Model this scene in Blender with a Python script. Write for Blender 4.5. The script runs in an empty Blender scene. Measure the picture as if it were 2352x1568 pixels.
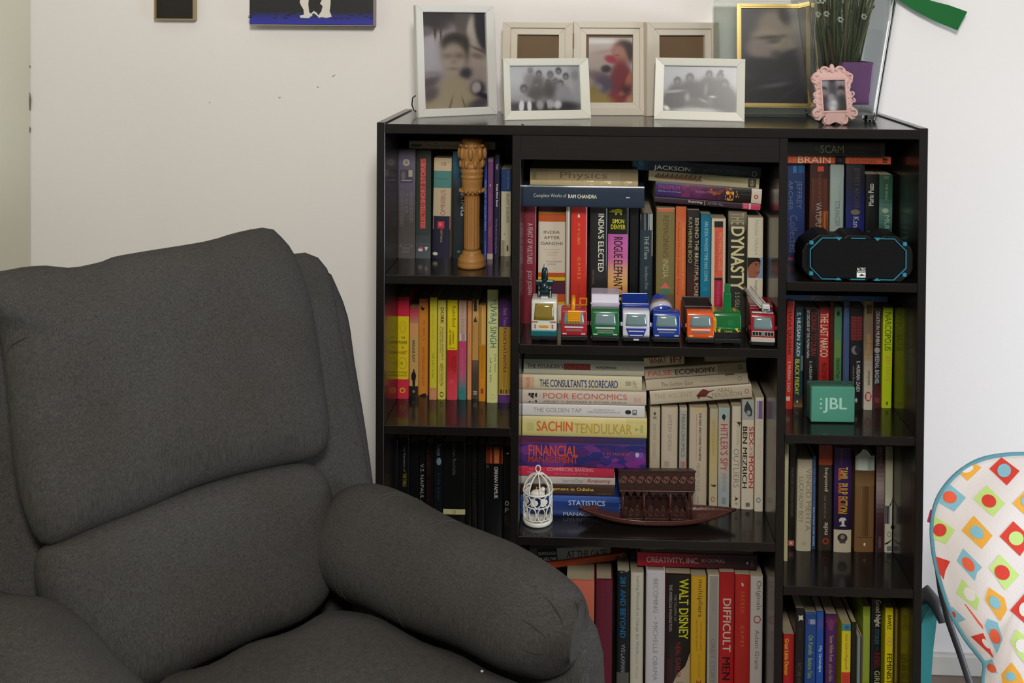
import bpy, bmesh, math, random
import numpy as np
from mathutils import Vector, Matrix, Quaternion
random.seed(7)
PI = math.pi
C = bpy.context.scene.collection
S = bpy.context.scene
# ------------------------------------------------------------------ camera
H = 1.14                                   # height of the bookshelf top
CAM = Vector((0.38746, -1.65153, H + 0.18962))
YAW, PIT, ROL = 0.03501, -0.01578, 0.00703
FPX, PCX, PCY = 2127.36, 1287.25, 78.66
cy_, sy_ = math.cos(YAW), math.sin(YAW)
_F = Vector((-sy_, cy_, 0)); _R = Vector((cy_, sy_, 0)); _U = Vector((0, 0, 1))
F2 = _F*math.cos(PIT) + _U*math.sin(PIT); U2 = _U*math.cos(PIT) - _F*math.sin(PIT)
R3 = _R*math.cos(ROL) + U2*math.sin(ROL); U3 = U2*math.cos(ROL) - _R*math.sin(ROL)
cam = bpy.data.cameras.new('camera'); camo = bpy.data.objects.new('camera', cam); C.objects.link(camo)
M4 = Matrix((R3, U3, -F2)).transposed().to_4x4(); M4.translation = CAM
camo.matrix_world = M4
cam.sensor_width = 36; cam.lens = 36*FPX/2352
cam.shift_x = (1176-PCX)/2352; cam.shift_y = (PCY-784)/2352
cam.clip_start = .05
S.camera = camo
# ------------------------------------------------------------------ world, lights, exposure
S.view_settings.view_transform = 'Standard'; S.view_settings.look = 'None'
S.view_settings.gamma = 1; S.view_settings.use_curve_mapping = False
S.view_settings.exposure = 0.0
w = bpy.data.worlds.new('room_light'); S.world = w; w.use_nodes = True
bg = w.node_tree.nodes['Background']; bg.inputs[0].default_value = (1, .96, .9, 1); bg.inputs[1].default_value = .17
def area(name, loc, target, sx, sy, power, col):
    l = bpy.data.lights.new(name, 'AREA'); l.shape = 'RECTANGLE'; l.size = sx; l.size_y = sy; l.energy = power; l.color = col
    o = bpy.data.objects.new(name, l); C.objects.link(o); o.location = loc
    o.rotation_euler = (Vector(target)-Vector(loc)).to_track_quat('-Z', 'Y').to_euler(); return o
area('ceiling_lamp_light', (.45, -1.85, 2.05), (.3, .1, .95), .34, .34, 33.5, (1, .955, .91))
area('window_daylight', (2.35, -.75, .62), (1.3, .25, .45), .7, .7, 20, (.78, .87, 1))
# ------------------------------------------------------------------ projection helpers
def ray(px, py): return F2 + R3*((px-PCX)/FPX) + U3*((PCY-py)/FPX)
def at(px, py, Y):
    d = ray(px, py); return CAM + d*((Y-CAM.y)/d.y)
def pd(px, py, dep): return at(px, py, CAM.y+dep)
def atz(px, py, z):
    d = ray(px, py); return CAM + d*((z-CAM.z)/d.z)
def hit(px, py, o, n):
    d = ray(px, py); return CAM + d*((o-CAM).dot(n)/d.dot(n))
# ------------------------------------------------------------------ materials
def lin(h):
    h = h.lstrip('#'); v = [int(h[i:i+2], 16)/255 for i in (0, 2, 4)]
    return tuple(x/12.92 if x <= .04045 else ((x+.055)/1.055)**2.4 for x in v)
_mc = {}
def mat(c, rough=.5, metal=0, k=1, coat=0, bump=0, bs=300, var=0, trans=0, ior=1.45, spec=.5, stretch=None, emit=0):
    if isinstance(c, str): c = tuple(min(.88, x*k) for x in lin(c))
    key = (tuple(round(x, 3) for x in c), rough, metal, coat, bump, bs, var, trans, spec, stretch, emit)
    if key in _mc: return _mc[key]
    m = bpy.data.materials.new('material'); m.use_nodes = True; nt = m.node_tree; b = nt.nodes['Principled BSDF']
    b.inputs['Base Color'].default_value = (*c, 1); b.inputs['Roughness'].default_value = rough; b.inputs['Metallic'].default_value = metal
    b.inputs['Coat Weight'].default_value = coat; b.inputs['Coat Roughness'].default_value = .08
    b.inputs['Transmission Weight'].default_value = trans; b.inputs['IOR'].default_value = ior
    b.inputs['Specular IOR Level'].default_value = spec
    if bump or var:
        tc = nt.nodes.new('ShaderNodeTexCoord'); mp = nt.nodes.new('ShaderNodeMapping'); no = nt.nodes.new('ShaderNodeTexNoise')
        nt.links.new(tc.outputs['Object'], mp.inputs[0]); nt.links.new(mp.outputs[0], no.inputs[0]); no.inputs['Scale'].default_value = bs
        if stretch: mp.inputs['Scale'].default_value = stretch
        if bump:
            bu = nt.nodes.new('ShaderNodeBump'); bu.inputs['Strength'].default_value = bump; bu.inputs['Distance'].default_value = .002
            nt.links.new(no.outputs[0], bu.inputs['Height']); nt.links.new(bu.outputs[0], b.inputs['Normal'])
        if var:
            mx = nt.nodes.new('ShaderNodeMix'); mx.data_type = 'RGBA'
            mx.inputs[6].default_value = (*[x*(1-var) for x in c], 1); mx.inputs[7].default_value = (*[min(.9, x*(1+var)) for x in c], 1)
            nt.links.new(no.outputs[0], mx.inputs[0]); nt.links.new(mx.outputs[2], b.inputs['Base Color'])
    _mc[key] = m; return m
def vcol_mat(rough=.35, coat=.3):
    key = ('v', rough, coat)
    if key in _mc: return _mc[key]
    m = bpy.data.materials.new('printed_photo'); m.use_nodes = True; nt = m.node_tree; b = nt.nodes['Principled BSDF']
    a = nt.nodes.new('ShaderNodeVertexColor'); a.layer_name = 'Col'; nt.links.new(a.outputs[0], b.inputs['Base Color'])
    b.inputs['Roughness'].default_value = rough; b.inputs['Coat Weight'].default_value = coat; _mc[key] = m; return m
# ------------------------------------------------------------------ objects
def empty(name, loc=(0, 0, 0), label=None, cat=None, group=None, rot=(0, 0, 0)):
    o = bpy.data.objects.new(name, None); C.objects.link(o); o.location = loc; o.rotation_euler = rot; o.empty_display_size = .02
    tag(o, label, cat, group); return o
def tag(o, label=None, cat=None, group=None, kind=None):
    for k, v in (('label', label), ('category', cat), ('group', group), ('kind', kind)):
        if v: o[k] = v
    return o
class MB:
    def __init__(s): s.v = []; s.f = []; s.m = []; s.sm = []; s.mats = []
    def mi(s, m):
        if m not in s.mats: s.mats.append(m)
        return s.mats.index(m)
    def add(s, vs, fs, m, smooth=False):
        b = len(s.v); s.v += [tuple(v) for v in vs]; i = s.mi(m)
        for f in fs: s.f.append(tuple(b+j for j in f)); s.m.append(i); s.sm.append(smooth)
        return s
    def bm(s, bmo, m, smooth=False, mtx=None):
        bmo.verts.ensure_lookup_table(); bmo.verts.index_update()
        s.add([(mtx @ v.co if mtx else v.co) for v in bmo.verts], [[v.index for v in f.verts] for f in bmo.faces], m, smooth); bmo.free(); return s
    def box(s, c, d, m, bev=0, seg=2, mtx=None, smooth=False):
        b = bmesh.new(); bmesh.ops.create_cube(b, size=1)
        for v in b.verts: v.co = Vector((v.co.x*d[0]+c[0], v.co.y*d[1]+c[1], v.co.z*d[2]+c[2]))
        if bev: bmesh.ops.bevel(b, geom=b.edges[:], offset=bev, segments=seg, affect='EDGES', profile=.5)
        return s.bm(b, m, smooth, mtx)
    def bb(s, x0, x1, y0, y1, z0, z1, m, bev=0, seg=2):
        return s.box(((x0+x1)/2, (y0+y1)/2, (z0+z1)/2), (x1-x0, y1-y0, z1-z0), m, bev, seg)
    def prism(s, poly, x0, x1, m, bev=0, seg=2, mtx=None, axis='x', smooth=False):
        b = bmesh.new(); n = len(poly)
        def P(t, p): return (t, p[0], p[1]) if axis == 'x' else ((p[0], t, p[1]) if axis == 'y' else (p[0], p[1], t))
        A = [b.verts.new(P(x0, p)) for p in poly]; B = [b.verts.new(P(x1, p)) for p in poly]
        b.faces.new(A); b.faces.new(B[::-1])
        for i in range(n): b.faces.new((A[i], B[i], B[(i+1) % n], A[(i+1) % n]))
        bmesh.ops.recalc_face_normals(b, faces=b.faces[:])
        if bev: bmesh.ops.bevel(b, geom=b.edges[:], offset=bev, segments=seg, affect='EDGES', profile=.5)
        return s.bm(b, m, smooth, mtx)
    def cyl(s, p0, p1, r0, r1, m, n=16, cap=True, smooth=True):
        p0 = Vector(p0); p1 = Vector(p1); d = (p1-p0).normalized(); a = d.orthogonal().normalized(); c = d.cross(a)
        vs = []
        for p, r in ((p0, r0), (p1, r1)):
            for i in range(n): t = 2*PI*i/n; vs.append(p+a*(r*math.cos(t))+c*(r*math.sin(t)))
        fs = [(i, (i+1) % n, n+(i+1) % n, n+i) for i in range(n)]
        s.add(vs, fs, m, smooth)
        if cap: s.add(vs, [tuple(range(n))[::-1], tuple(range(n, 2*n))], m)
        return s
    def tube(s, pts, r, m, n=8, closed=False, smooth=True):
        pts = [Vector(p) for p in pts]; N = len(pts); vs = []; a = None
        for i, p in enumerate(pts):
            if closed: d = pts[(i+1) % N]-pts[i-1]
            else: d = pts[min(i+1, N-1)]-pts[max(i-1, 0)]
            d = d.normalized() if d.length > 1e-9 else Vector((0, 0, 1))
            if a is None: a = d.orthogonal().normalized()
            a = (a-d*a.dot(d)).normalized(); c = d.cross(a); rr = r[i] if isinstance(r, (list, tuple)) else r
            for j in range(n): t = 2*PI*j/n; vs.append(p+a*(rr*math.cos(t))+c*(rr*math.sin(t)))
        fs = []
        for i in range(N if closed else N-1):
            for j in range(n):
                k = (i+1) % N; fs.append((i*n+j, i*n+(j+1) % n, k*n+(j+1) % n, k*n+j))
        if not closed: fs += [tuple(range(n))[::-1], tuple((N-1)*n+j for j in range(n))]
        return s.add(vs, fs, m, smooth)
    def lathe(s, prof, m, n=32, c=(0, 0, 0), smooth=True, rmod=None):
        vs = []
        for (r, z) in prof:
            for j in range(n):
                t = 2*PI*j/n; rr = r*(rmod(t, z) if rmod else 1); vs.append((c[0]+rr*math.cos(t), c[1]+rr*math.sin(t), c[2]+z))
        fs = []
        for i in range(len(prof)-1):
            for j in range(n): fs.append((i*n+j, i*n+(j+1) % n, (i+1)*n+(j+1) % n, (i+1)*n+j))
        fs += [tuple(range(n))[::-1], tuple((len(prof)-1)*n+j for j in range(n))]
        return s.add(vs, fs, m, smooth)
    def sph(s, c, r, m, seg=16, mtx=None):
        b = bmesh.new(); bmesh.ops.create_uvsphere(b, u_segments=seg, v_segments=max(6, seg//2), radius=1)
        rr = r if isinstance(r, (tuple, list)) else (r, r, r)
        for v in b.verts: v.co = Vector((v.co.x*rr[0]+c[0], v.co.y*rr[1]+c[1], v.co.z*rr[2]+c[2]))
        return s.bm(b, m, True, mtx)
    def rings(s, R, m, smooth=True, cap=True):
        n = len(R[0]); vs = [p for r in R for p in r]; fs = []
        for i in range(len(R)-1):
            for j in range(n): fs.append((i*n+j, i*n+(j+1) % n, (i+1)*n+(j+1) % n, (i+1)*n+j))
        if cap: fs += [tuple(range(n))[::-1], tuple((len(R)-1)*n+j for j in range(n))]
        return s.add(vs, fs, m, smooth)
    def build(s, name, parent=None, loc=None, rot=None, label=None, cat=None, group=None, kind=None, fix=True):
        me = bpy.data.meshes.new(name); me.from_pydata(s.v, [], s.f)
        for m in s.mats: me.materials.append(m)
        me.polygons.foreach_set('material_index', s.m); me.polygons.foreach_set('use_smooth', s.sm); me.update()
        if fix:
            b = bmesh.new(); b.from_mesh(me); bmesh.ops.recalc_face_normals(b, faces=b.faces[:]); b.to_mesh(me); b.free()
        o = bpy.data.objects.new(name, me); C.objects.link(o)
        if parent: o.parent = parent
        if loc is not None: o.location = loc
        if rot is not None: o.rotation_euler = rot
        return tag(o, label, cat, group, kind)
# ------------------------------------------------------------------ lettering
_tc = {}
def glyphs(txt, bold=0):
    k = (txt, bold)
    if k not in _tc:
        cu = bpy.data.curves.new('t', 'FONT'); cu.body = txt; cu.resolution_u = 3; cu.fill_mode = 'FRONT'
        o = bpy.data.objects.new('t', cu); C.objects.link(o); me = bpy.data.meshes.new_from_object(o)
        vs = np.array([v.co[:2] for v in me.vertices]) if len(me.vertices) else np.zeros((1, 2)); fs = [tuple(p.vertices) for p in me.polygons]
        mn = vs.min(0); mx = vs.max(0)
        if bold:                         # heavier strokes: the outline laid down again a hair further along
            n0 = len(vs); d_ = np.array([[0, 0], [.035*bold, 0], [.018*bold, .016*bold]]); vs = np.concatenate([vs+q for q in d_]); fs = [tuple(i+n0*k for i in f) for k in range(3) for f in fs]; mn = vs.min(0); mx = vs.max(0)
        vs = (vs-mn)/np.maximum(mx-mn, 1e-6)
        bpy.data.objects.remove(o); bpy.data.meshes.remove(me); bpy.data.curves.remove(cu); _tc[k] = (vs, fs)
    return _tc[k]
def clip(poly, i, lo, hi):
    for (v, sg) in ((lo, 1), (hi, -1)):
        out = []
        for k in range(len(poly)):
            p, q = poly[k-1], poly[k]; dp_, dq = (p[i]-v)*sg, (q[i]-v)*sg
            if (dp_ < 0) != (dq < 0):
                t = dp_/(dp_-dq); out.append(tuple(p[j]+(q[j]-p[j])*t for j in (0, 1)))
            if dq >= 0: out.append(q)
        poly = out
        if len(poly) < 3: return []
    return poly
class Flat(MB):
    """print on a surface: fn(s, a, layer) -> point"""
    def __init__(s, fn, k=1, rough=.4, cuts=0): super().__init__(); s.fn = fn; s.L = 1; s.k = k; s.r = rough; s.cuts = cuts
    def M(s, c): return mat(c, s.r, k=s.k)
    def put(s, pts, c):
        """one flat polygon, cut into strips across a curved spine"""
        if not s.cuts: s.add([s.fn(p[0], p[1], s.L) for p in pts], [tuple(range(len(pts)))], s.M(c)); return
        lo = min(p[1] for p in pts); hi = max(p[1] for p in pts); k = int(lo*s.cuts)
        while k/s.cuts < hi:
            q = clip(pts, 1, max(lo, k/s.cuts), min(hi, (k+1)/s.cuts)) if hi-lo > 1/s.cuts else pts
            if len(q) >= 3: s.add([s.fn(p[0], p[1], s.L) for p in q], [tuple(range(len(q)))], s.M(c))
            k += 1
            if hi-lo <= 1/s.cuts: break
    def poly(s, pts, c, layer=None): s.L += .15; s.put([tuple(p) for p in pts], c)
    def rect(s, s0, s1, a0, a1, c, n=8):
        s.L += .15; v = []
        for i in range(n+1):
            a = a0+(a1-a0)*i/n; v += [s.fn(s0, a, s.L), s.fn(s1, a, s.L)]
        s.add(v, [(2*i, 2*i+1, 2*i+3, 2*i+2) for i in range(n)], s.M(c))
    def ell(s, s0, s1, a0, a1, c, n=18): s.poly([((s0+s1)/2+(s1-s0)/2*math.cos(2*PI*i/n), (a0+a1)/2+(a1-a0)/2*math.sin(2*PI*i/n)) for i in range(n)], c)
    def ring(s, s0, s1, a0, a1, c, t=.22, n=20):
        s.L += .15; v = []
        for i in range(n):
            for q in (1, 1-t): v.append(s.fn((s0+s1)/2+(s1-s0)/2*q*math.cos(2*PI*i/n), (a0+a1)/2+(a1-a0)/2*q*math.sin(2*PI*i/n), s.L))
        s.add(v, [(2*i, 2*i+1, (2*i+3) % (2*n), (2*i+2) % (2*n)) for i in range(n)], s.M(c))
    def text(s, t, s0, s1, a0, a1, c, o='d', bold=0):
        vs, fs = glyphs(t, bold); s.L += .3; out = []; n0 = len(vs)//3 if bold else len(vs)
        for x, y in vs:
            if o == 'd': p = (s0+(s1-s0)*x, a0+(a1-a0)*y)
            elif o == 'u': p = (s1-(s1-s0)*x, a1-(a1-a0)*y)
            else: p = (s1-(s1-s0)*y, a0+(a1-a0)*x)
            out.append(p)
        for k in range(3 if bold else 1):
            F = [f for f in fs if k*n0 <= f[0] < (k+1)*n0]
            if s.cuts:
                for f in F: s.put([out[j] for j in f], c)
            else: s.add([s.fn(p[0], p[1], s.L) for p in out[k*n0:(k+1)*n0]], [tuple(j-k*n0 for j in f) for f in F], s.M(c))
            s.L += .4 if bold else 0
    def grad(s, s0, s1, a0, a1, cs, n=14):
        import itertools
        L = [lin(c) for c in cs]
        for i in range(n):
            t = (i+.5)/n*(len(L)-1); j = min(int(t), len(L)-2); f = t-j
            c = tuple(min(.88, (L[j][q]*(1-f)+L[j+1][q]*f)*s.k) for q in range(3))
            s.L -= .14; s.rect(s0+(s1-s0)*i/n, s0+(s1-s0)*(i+1)/n, a0, a1, c, 8)
        s.L += .3
    def spots(s, s0, s1, a0, a1, cs, n, rs, ra, seed=1):
        r = random.Random(seed)
        for i in range(n):
            cs_ = s0+(s1-s0)*r.random(); ca = a0+(a1-a0)*r.random(); q = .5+r.random()*.8; m = 9; ph = r.random()*6
            pts = []
            for j in range(m):
                t = 2*PI*j/m; w = .65+.5*r.random()
                pts.append((min(max(cs_+rs*q*w*math.cos(t), s0), s1), min(max(ca+ra*q*w*math.sin(t), a0), a1)))
            s.poly(pts, cs[i % len(cs)]); s.L -= .1
        s.L += .3
def do_print(fl, pr):
    for e in pr:
        t = e[0]
        if t == 'r': fl.rect(*e[1:])
        elif t == 'g': fl.grad(*e[1:])
        elif t == 'e': fl.ell(*e[1:])
        elif t == 'o': fl.ring(*e[1:])
        elif t == 'p': fl.poly(*e[1:])
        elif t == 's': fl.spots(*e[1:])
        elif t in 'duh': fl.text(e[1], e[2], e[3], e[4], e[5], e[6], t, e[7] if len(e) > 7 else 0)
# ------------------------------------------------------------------ books
def book(name, w, h, dp, col, label, group, pr, loc, ry, k=1.8, hard=False, bulge=.06, pages='8d836c', rough=.38):
    root = empty(name, loc, label, 'book', group, (0, ry, 0))
    ct = .0022 if hard else .0006; ov = .003 if hard else 0
    b = min(w*bulge, .003)
    def yb(u): q = 2*u/w; return -b*(1-min(1, q*q)**1.5)
    cm = mat(col, rough, k=k, coat=.15); n = 16
    outer = [(-w/2, dp)]+[(-w/2, .0025)]+[(-w/2+w*i/n, yb(-w/2+w*i/n)+(.0006 if i in (0, n) else 0)) for i in range(n+1)]+[(w/2, .0025), (w/2, dp)]
    inner = [(-w/2+ct, dp), (-w/2+ct, ct+.001), (w/2-ct, ct+.001), (w/2-ct, dp)]
    mb = MB(); vs = []; loop = outer+inner[::-1]
    for z in (0, h): vs += [(x, y, z) for x, y in loop]
    N = len(loop); fs = [(i, (i+1) % N, N+(i+1) % N, N+i) for i in range(N)]
    mb.add(vs, fs, cm, False)
    no = len(outer)
    for z0, fl in ((0, True), (N, False)):       # rims top and bottom as strips
        o_ = list(range(no)); i_ = list(range(no, N))[::-1]      # inner order left..right
        L = [(o_[0], o_[1], i_[1], i_[0]), tuple(o_[1:-1])+(i_[2], i_[1]), (o_[-2], o_[-1], i_[3], i_[2])]
        for f in L:
            f = tuple(z0+j for j in f); mb.add([], [], cm)
            mb.f.append(f if fl else f[::-1]); mb.m.append(mb.mi(cm)); mb.sm.append(False)
    mb.build('cover', root)
    pm = mat(pages, .8, k=1.5, bump=.35, bs=60, stretch=(40, 1, 1))
    MB().bb(-w/2+ct, w/2-ct, ct+.0012, dp-.001-ov, ov, h-ov, pm).build('page_block', root)
    if pr:
        fl = Flat(lambda s, a, L: ((a-.5)*w, yb((a-.5)*w)-.00012*L+(.0006 if a < .02 or a > .98 else 0)*0, h*(1-s)), k, cuts=8 if b > .0004 else 0)
        do_print(fl, pr); fl.build('spine_print', root, fix=False)
    return root
BKG = .74
class Row:
    def __init__(s, ox, oy, sc, z, Y, group, k=1.8): s.o = (ox, oy, sc); s.z = z; s.Y = Y; s.g = group; s.k = k*BKG
    def px(s, x, y): return s.o[0]+x/s.o[2], s.o[1]+y/s.o[2]
    def v(s, x0, x1, yt, yb, col, label, pr=(), lean=0, Y=None, dp=.128, **kw):
        """standing book; crop coordinates of its spine"""
        if yb: Y = atz(*s.px((x0+x1)/2, yb), s.z).y
        elif Y is None: Y = s.Y
        ym = (yt+(yb or yt+900))/2
        A = at(*s.px(x0, ym), Y).x; B = at(*s.px(x1, ym), Y).x; zt = at(*s.px((x0+x1)/2, yt), Y).z; h = zt-s.z
        # print positions given as crop y -> fraction from the top
        zb = (yb or 0)
        def fr(y): return (zt-at(*s.px((x0+x1)/2, y), Y).z)/h
        q = []
        for e in pr:
            e = list(e); i = 1 if e[0] in 'rgeosp' else 2
            if e[0] == 'p': e[1] = [(fr(a), b) for a, b in e[1]]
            else: e[i] = max(0, min(1, fr(e[i]))); e[i+1] = max(0, min(1, fr(e[i+1])))
            q.append(tuple(e))
        dp = min(dp, BACK-.002-Y)
        return book('book', B-A-.0004, h, dp, col, label, s.g, q, ((A+B)/2, Y, s.z), math.atan(lean), k=kw.pop('k', s.k), **kw)
    def lay(s, x0, x1, yt, yb, col, label, pr=(), Y=None, tilt=0, zb=None, dp=.128, **kw):
        """lying book; yt, yb at its left end; zb = resting height at left end; returns its top z there"""
        if Y is None: Y = s.Y
        A = at(*s.px(x0, yt), Y); B = at(*s.px(x1, yt), Y); Q = at(*s.px(x0, yb), Y)
        th = (A.z-Q.z)*math.cos(tilt); L = (B.x-A.x)/math.cos(tilt)
        if zb is None: zb = Q.z
        c = Vector((A.x, Y, zb)); e = Vector((math.cos(tilt), 0, math.sin(tilt))); n = Vector((-math.sin(tilt), 0, math.cos(tilt)))
        loc = c+n*(th/2)+e*L
        book('book', th-.0004, L, min(dp, BACK-.002-Y), col, label, s.g, list(pr), loc, -PI/2-tilt, k=kw.pop('k', s.k), **kw)
        return zb+th/math.cos(tilt)
BACK = .244
# ------------------------------------------------------------------ room shell
W, BT, CW = 0.97965, .015, .22962
SD = .25
WX = atz(70, 500, 0)  # unused height, wall corner solved below
cornX = at(70, 500, SD).x
wallm = mat('cac7c4', .75, k=1.3, bump=.12, bs=90)
wallm2 = mat('bdbcab', .75, k=1.25, bump=.12, bs=90)  # copy of the wall paint with the side wall's shade put into the colour
MB().bb(cornX-.1, 3.0, SD+.001, SD+.1, 0, 2.75, wallm).build('wall_back', kind='structure')
MB().bb(cornX-.1, cornX, -3.2, SD, 0, 2.75, wallm2).build('wall_left', kind='structure')
MB().bb(3.0, 3.1, -3.2, SD+.1, 0, 2.75, wallm).build('wall_right', kind='structure')
MB().bb(cornX-.1, 3.1, -3.2, SD+.1, 2.75, 2.85, mat('e8e4da', .8)).build('ceiling', kind='structure')
fl = empty('floor'); fl['kind'] = 'structure'
MB().bb(cornX-.1, 3.1, -3.2, SD+.1, -.1, -.003, mat('6e6a60', .7)).build('floor_bed', fl)
tm = mat('7a6c60', .25, bump=.03, bs=20, var=.06); t0 = None
for i in range(4):
    for j in range(3):
        x0 = .75+i*.45; y0 = -1.1+j*.45
        if t0 is None:
            t0 = MB().box((.2235, .2235, -.002), (.447, .447, .004), tm, .001, 1).build('tile', fl, (x0, y0, 0))
        else:
            c = t0.copy(); C.objects.link(c); c.parent = fl; c.location = (x0, y0, 0)
MB().bb(W+.02, 3.0, SD-.011, SD, 0, .042, mat('c9c6bc', .5), .003).build('baseboard_back', kind='structure')
# wall scuffs
sm = mat('6f665c', .8)
mk = MB()
for (x, y, a, l) in ((763, 176, .6, 9), (640, 224, 0, 5), (480, 236, .2, 3), (728, 200, .1, 4)):
    p = at(x, y, SD); q = at(x+l*math.cos(a), y-l*math.sin(a), SD); d = Vector((0, 0, .0008)); e = Vector((0, -.0004, 0))
    mk.add([p-d+e, q-d*.4+e, q+d*.4+e, p+d+e], [(0, 1, 2, 3)], sm)
mk.build('scuff_mark', bpy.data.objects['wall_back'], fix=False)
mk = MB()
for (y0, y1, r) in ((212, 254, .0022), (290, 305, .0014), (150, 156, .001)):
    p = at(68, y0, SD-.002); q = at(69, y1, SD-.002); mk.tube([p, (p*.6+q*.4)+Vector((.0008, 0, 0)), q], [r*.3, r, r*.3], sm, 6)
mk.build('chipped_paint', bpy.data.objects['wall_left'])
# ------------------------------------------------------------------ bookshelf
darkm = mat((.0095, .0078, .007), .28, coat=.25, bump=.05, bs=40, stretch=(.15, 1, 6), var=.25)
inm = mat((.009, .0073, .0065), .2, coat=.3, bump=.02, bs=30, stretch=(.15, 1, 6), var=.2)
s1, s2, s3, s4 = .27296, .54617, .81921, 1.0925
c1, c2, c3, th = .39442, .7423, 1.072, .01615
shelf = empty('bookshelf', (W/2, SD/2, 0), 'dark espresso wooden open bookshelf against the cream wall, packed with books', 'bookshelf')
def sp(name, *a, m=darkm, bev=.0008, lab=None):
    o = MB().bb(*a, m, bev, 1).build(name, shelf); o.location = (-W/2, -SD/2, 0)
    if lab: o['label'] = lab
    return o
for x0 in (0, W-BT): sp('side_panel', x0, x0+BT, 0, SD, 0, H+.0025)
for x0 in (BT+CW, W-2*BT-CW): sp('divider', x0, x0+BT, .002, SD-.004, .03, H-.0175)
sp('top_panel', BT, W-BT, 0, SD, H-.0175, H-.0002, m=inm)
sp('header_panel', 2*BT+CW, W-2*BT-CW, .002, .018, H-.06154, H-.0175)
sp('header_underside', 2*BT+CW, W-2*BT-CW, .018, .06, H-.06154, H-.046)
sp('back_panel', BT, W-BT, SD-.004, SD, 0, H-.0175, m=mat((.03, .026, .022), .5))
sp('plinth', BT, W-BT, .01, .024, 0, H-s4-th)
for s in (s1, s2, s3, s4):
    sp('shelf_board', BT, BT+CW, .001, SD-.004, H-s-th, H-s, m=inm)
    sp('shelf_board', W-BT-CW, W-BT, .001, SD-.004, H-s-th, H-s, m=inm)
for s in (c1, c2, c3): sp('shelf_board', 2*BT+CW, W-2*BT-CW, .001, SD-.004, H-s-th, H-s, m=inm)
# small fixing nail at the upper right compartment and screw hole cap on top
tag(MB().cyl((0, 0, -.0002), (0, 0, .0008), .0028, .0022, mat((.01, .01, .01), .4), 12).build('screw_cap', shelf, (.262-W/2, .012-SD/2, H-.0002)))
# ------------------------------------------------------------------ books: left column
g = 'books in the upper left compartment'
R = Row(860, 270, 4.0205, H-s1, .11, g, 2.0)
R.v(215, 378, 292, 1297, '47434d', 'grey violet paperback with round emblem, first upright in upper left compartment', [
    ('g', 292, 1297, 0, 1, ['504c58', '4d4753', '3e3936', '43403f']), ('e', 380, 445, .3, .68, '8b8578'), ('e', 395, 430, .38, .6, '6b6660'),
    ('r', 480, 600, .15, .85, '38353c'), ('e', 490, 570, .2, .45, '56525a'), ('r', 482, 545, .62, .84, '8a8470'), ('r', 572, 584, .2, .8, '77737a'),
    ('d', 'VILLAGE ROGUES', 680, 965, .7, .88, '5f5a5c'), ('d', 'TALES', 690, 880, .42, .6, '5b5658'), ('d', 'COMPLETE STORIES', 680, 1000, .12, .34, '5f5a58'),
    ('h', 'VINTAGE', 1195, 1215, .3, .7, '6d6462'), ('h', 'BOOKS', 1225, 1245, .3, .7, '6d6462'), ('o', 1165, 1200, .1, .9, '5c5250')])
R.v(383, 522, 300, 1298, '2a322b', 'dark green book with red outlined capitals, beside the grey violet paperback', [
    ('g', 300, 1298, 0, 1, ['2b2c27', '2a2f29', '273328', '2b3230', '44484c']), ('r', 375, 1022, .3, .66, '7d3530'),
    ('u', 'STORIES', 380, 610, .32, .64, 'c05650', 1), ('u', 'SHORT', 625, 790, .32, .64, 'c05650', 1), ('u', 'SELECTED', 800, 1018, .32, .64, 'c05650', 1),
    ('e', 1205, 1232, .15, .5, '9a9a98'), ('r', 1190, 1206, .25, .5, '8b3a36'), ('p', [(1195, .6), (1230, .7), (1195, .85), (1188, .7)], 'a0a0a0')])
R.v(536, 699, 372, 1300, 'a39172', 'omnibus paperback with cream, teal and navy bands in upper left compartment', [
    ('r', 372, 490, 0, 1, 'a39173'), ('d', 'Forsyth', 408, 440, .25, .85, '40382f', 0), ('r', 490, 648, 0, 1, '3f6a66'), ('r', 560, 575, .1, .9, '34605c'), ('r', 575, 577, 0, 1, '5a8c86'),
    ('r', 648, 907, 0, 1, '9b8c73'), ('u', 'OMNIBUS', 665, 900, .42, .7, '7a4a3c'), ('r', 907, 1300, 0, 1, '1c1b2c'),
    ('r', 907, 1030, 0, .06, '7c4a50'), ('r', 907, 1030, .94, 1, '7c4a50'), ('r', 955, 1020, .27, .66, 'a02a36'), ('e', 965, 1000, .33, .55, 'c04a54'),
    ('u', 'THRILLERS', 1030, 1150, .45, .56, '8d8158'), ('e', 1240, 1270, .02, .32, 'a7a38c')], lean=.014)
R.v(722, 850, 312, 1300, '1b2024', 'teal topped black paperback lettered KING, half hidden by the carved wooden pillar', [
    ('g', 312, 660, 0, 1, ['1d4c62', '1a4a5e', '1f3a48', '1b2226']), ('d', 'KING', 700, 905, .6, .92, '8f9794', 1), ('e', 1225, 1245, .35, .6, '4c5a50')])
R.v(1010, 1040, 310, 1307, '25346c', 'thin bright blue book, first to the right of the wooden pillar', [('u', 'DARK HISTORY OF A NATION', 580, 1040, .25, .8, '6d7fae'), ('u', 'Memoirs', 1140, 1290, .3, .75, '5d70a0')])
R.v(1044, 1096, 380, 1305, '5c3556', 'thin mauve purple book right of the wooden pillar', [
    ('r', 380, 410, 0, 1, '7a566c'), ('e', 615, 635, .35, .6, 'a58a9c'), ('d', 'short stories', 700, 960, .35, .7, '77506f'), ('d', 'Fiction', 1010, 1100, .3, .7, '9a5a50'), ('r', 1255, 1305, 0, 1, '94877e')])
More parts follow.
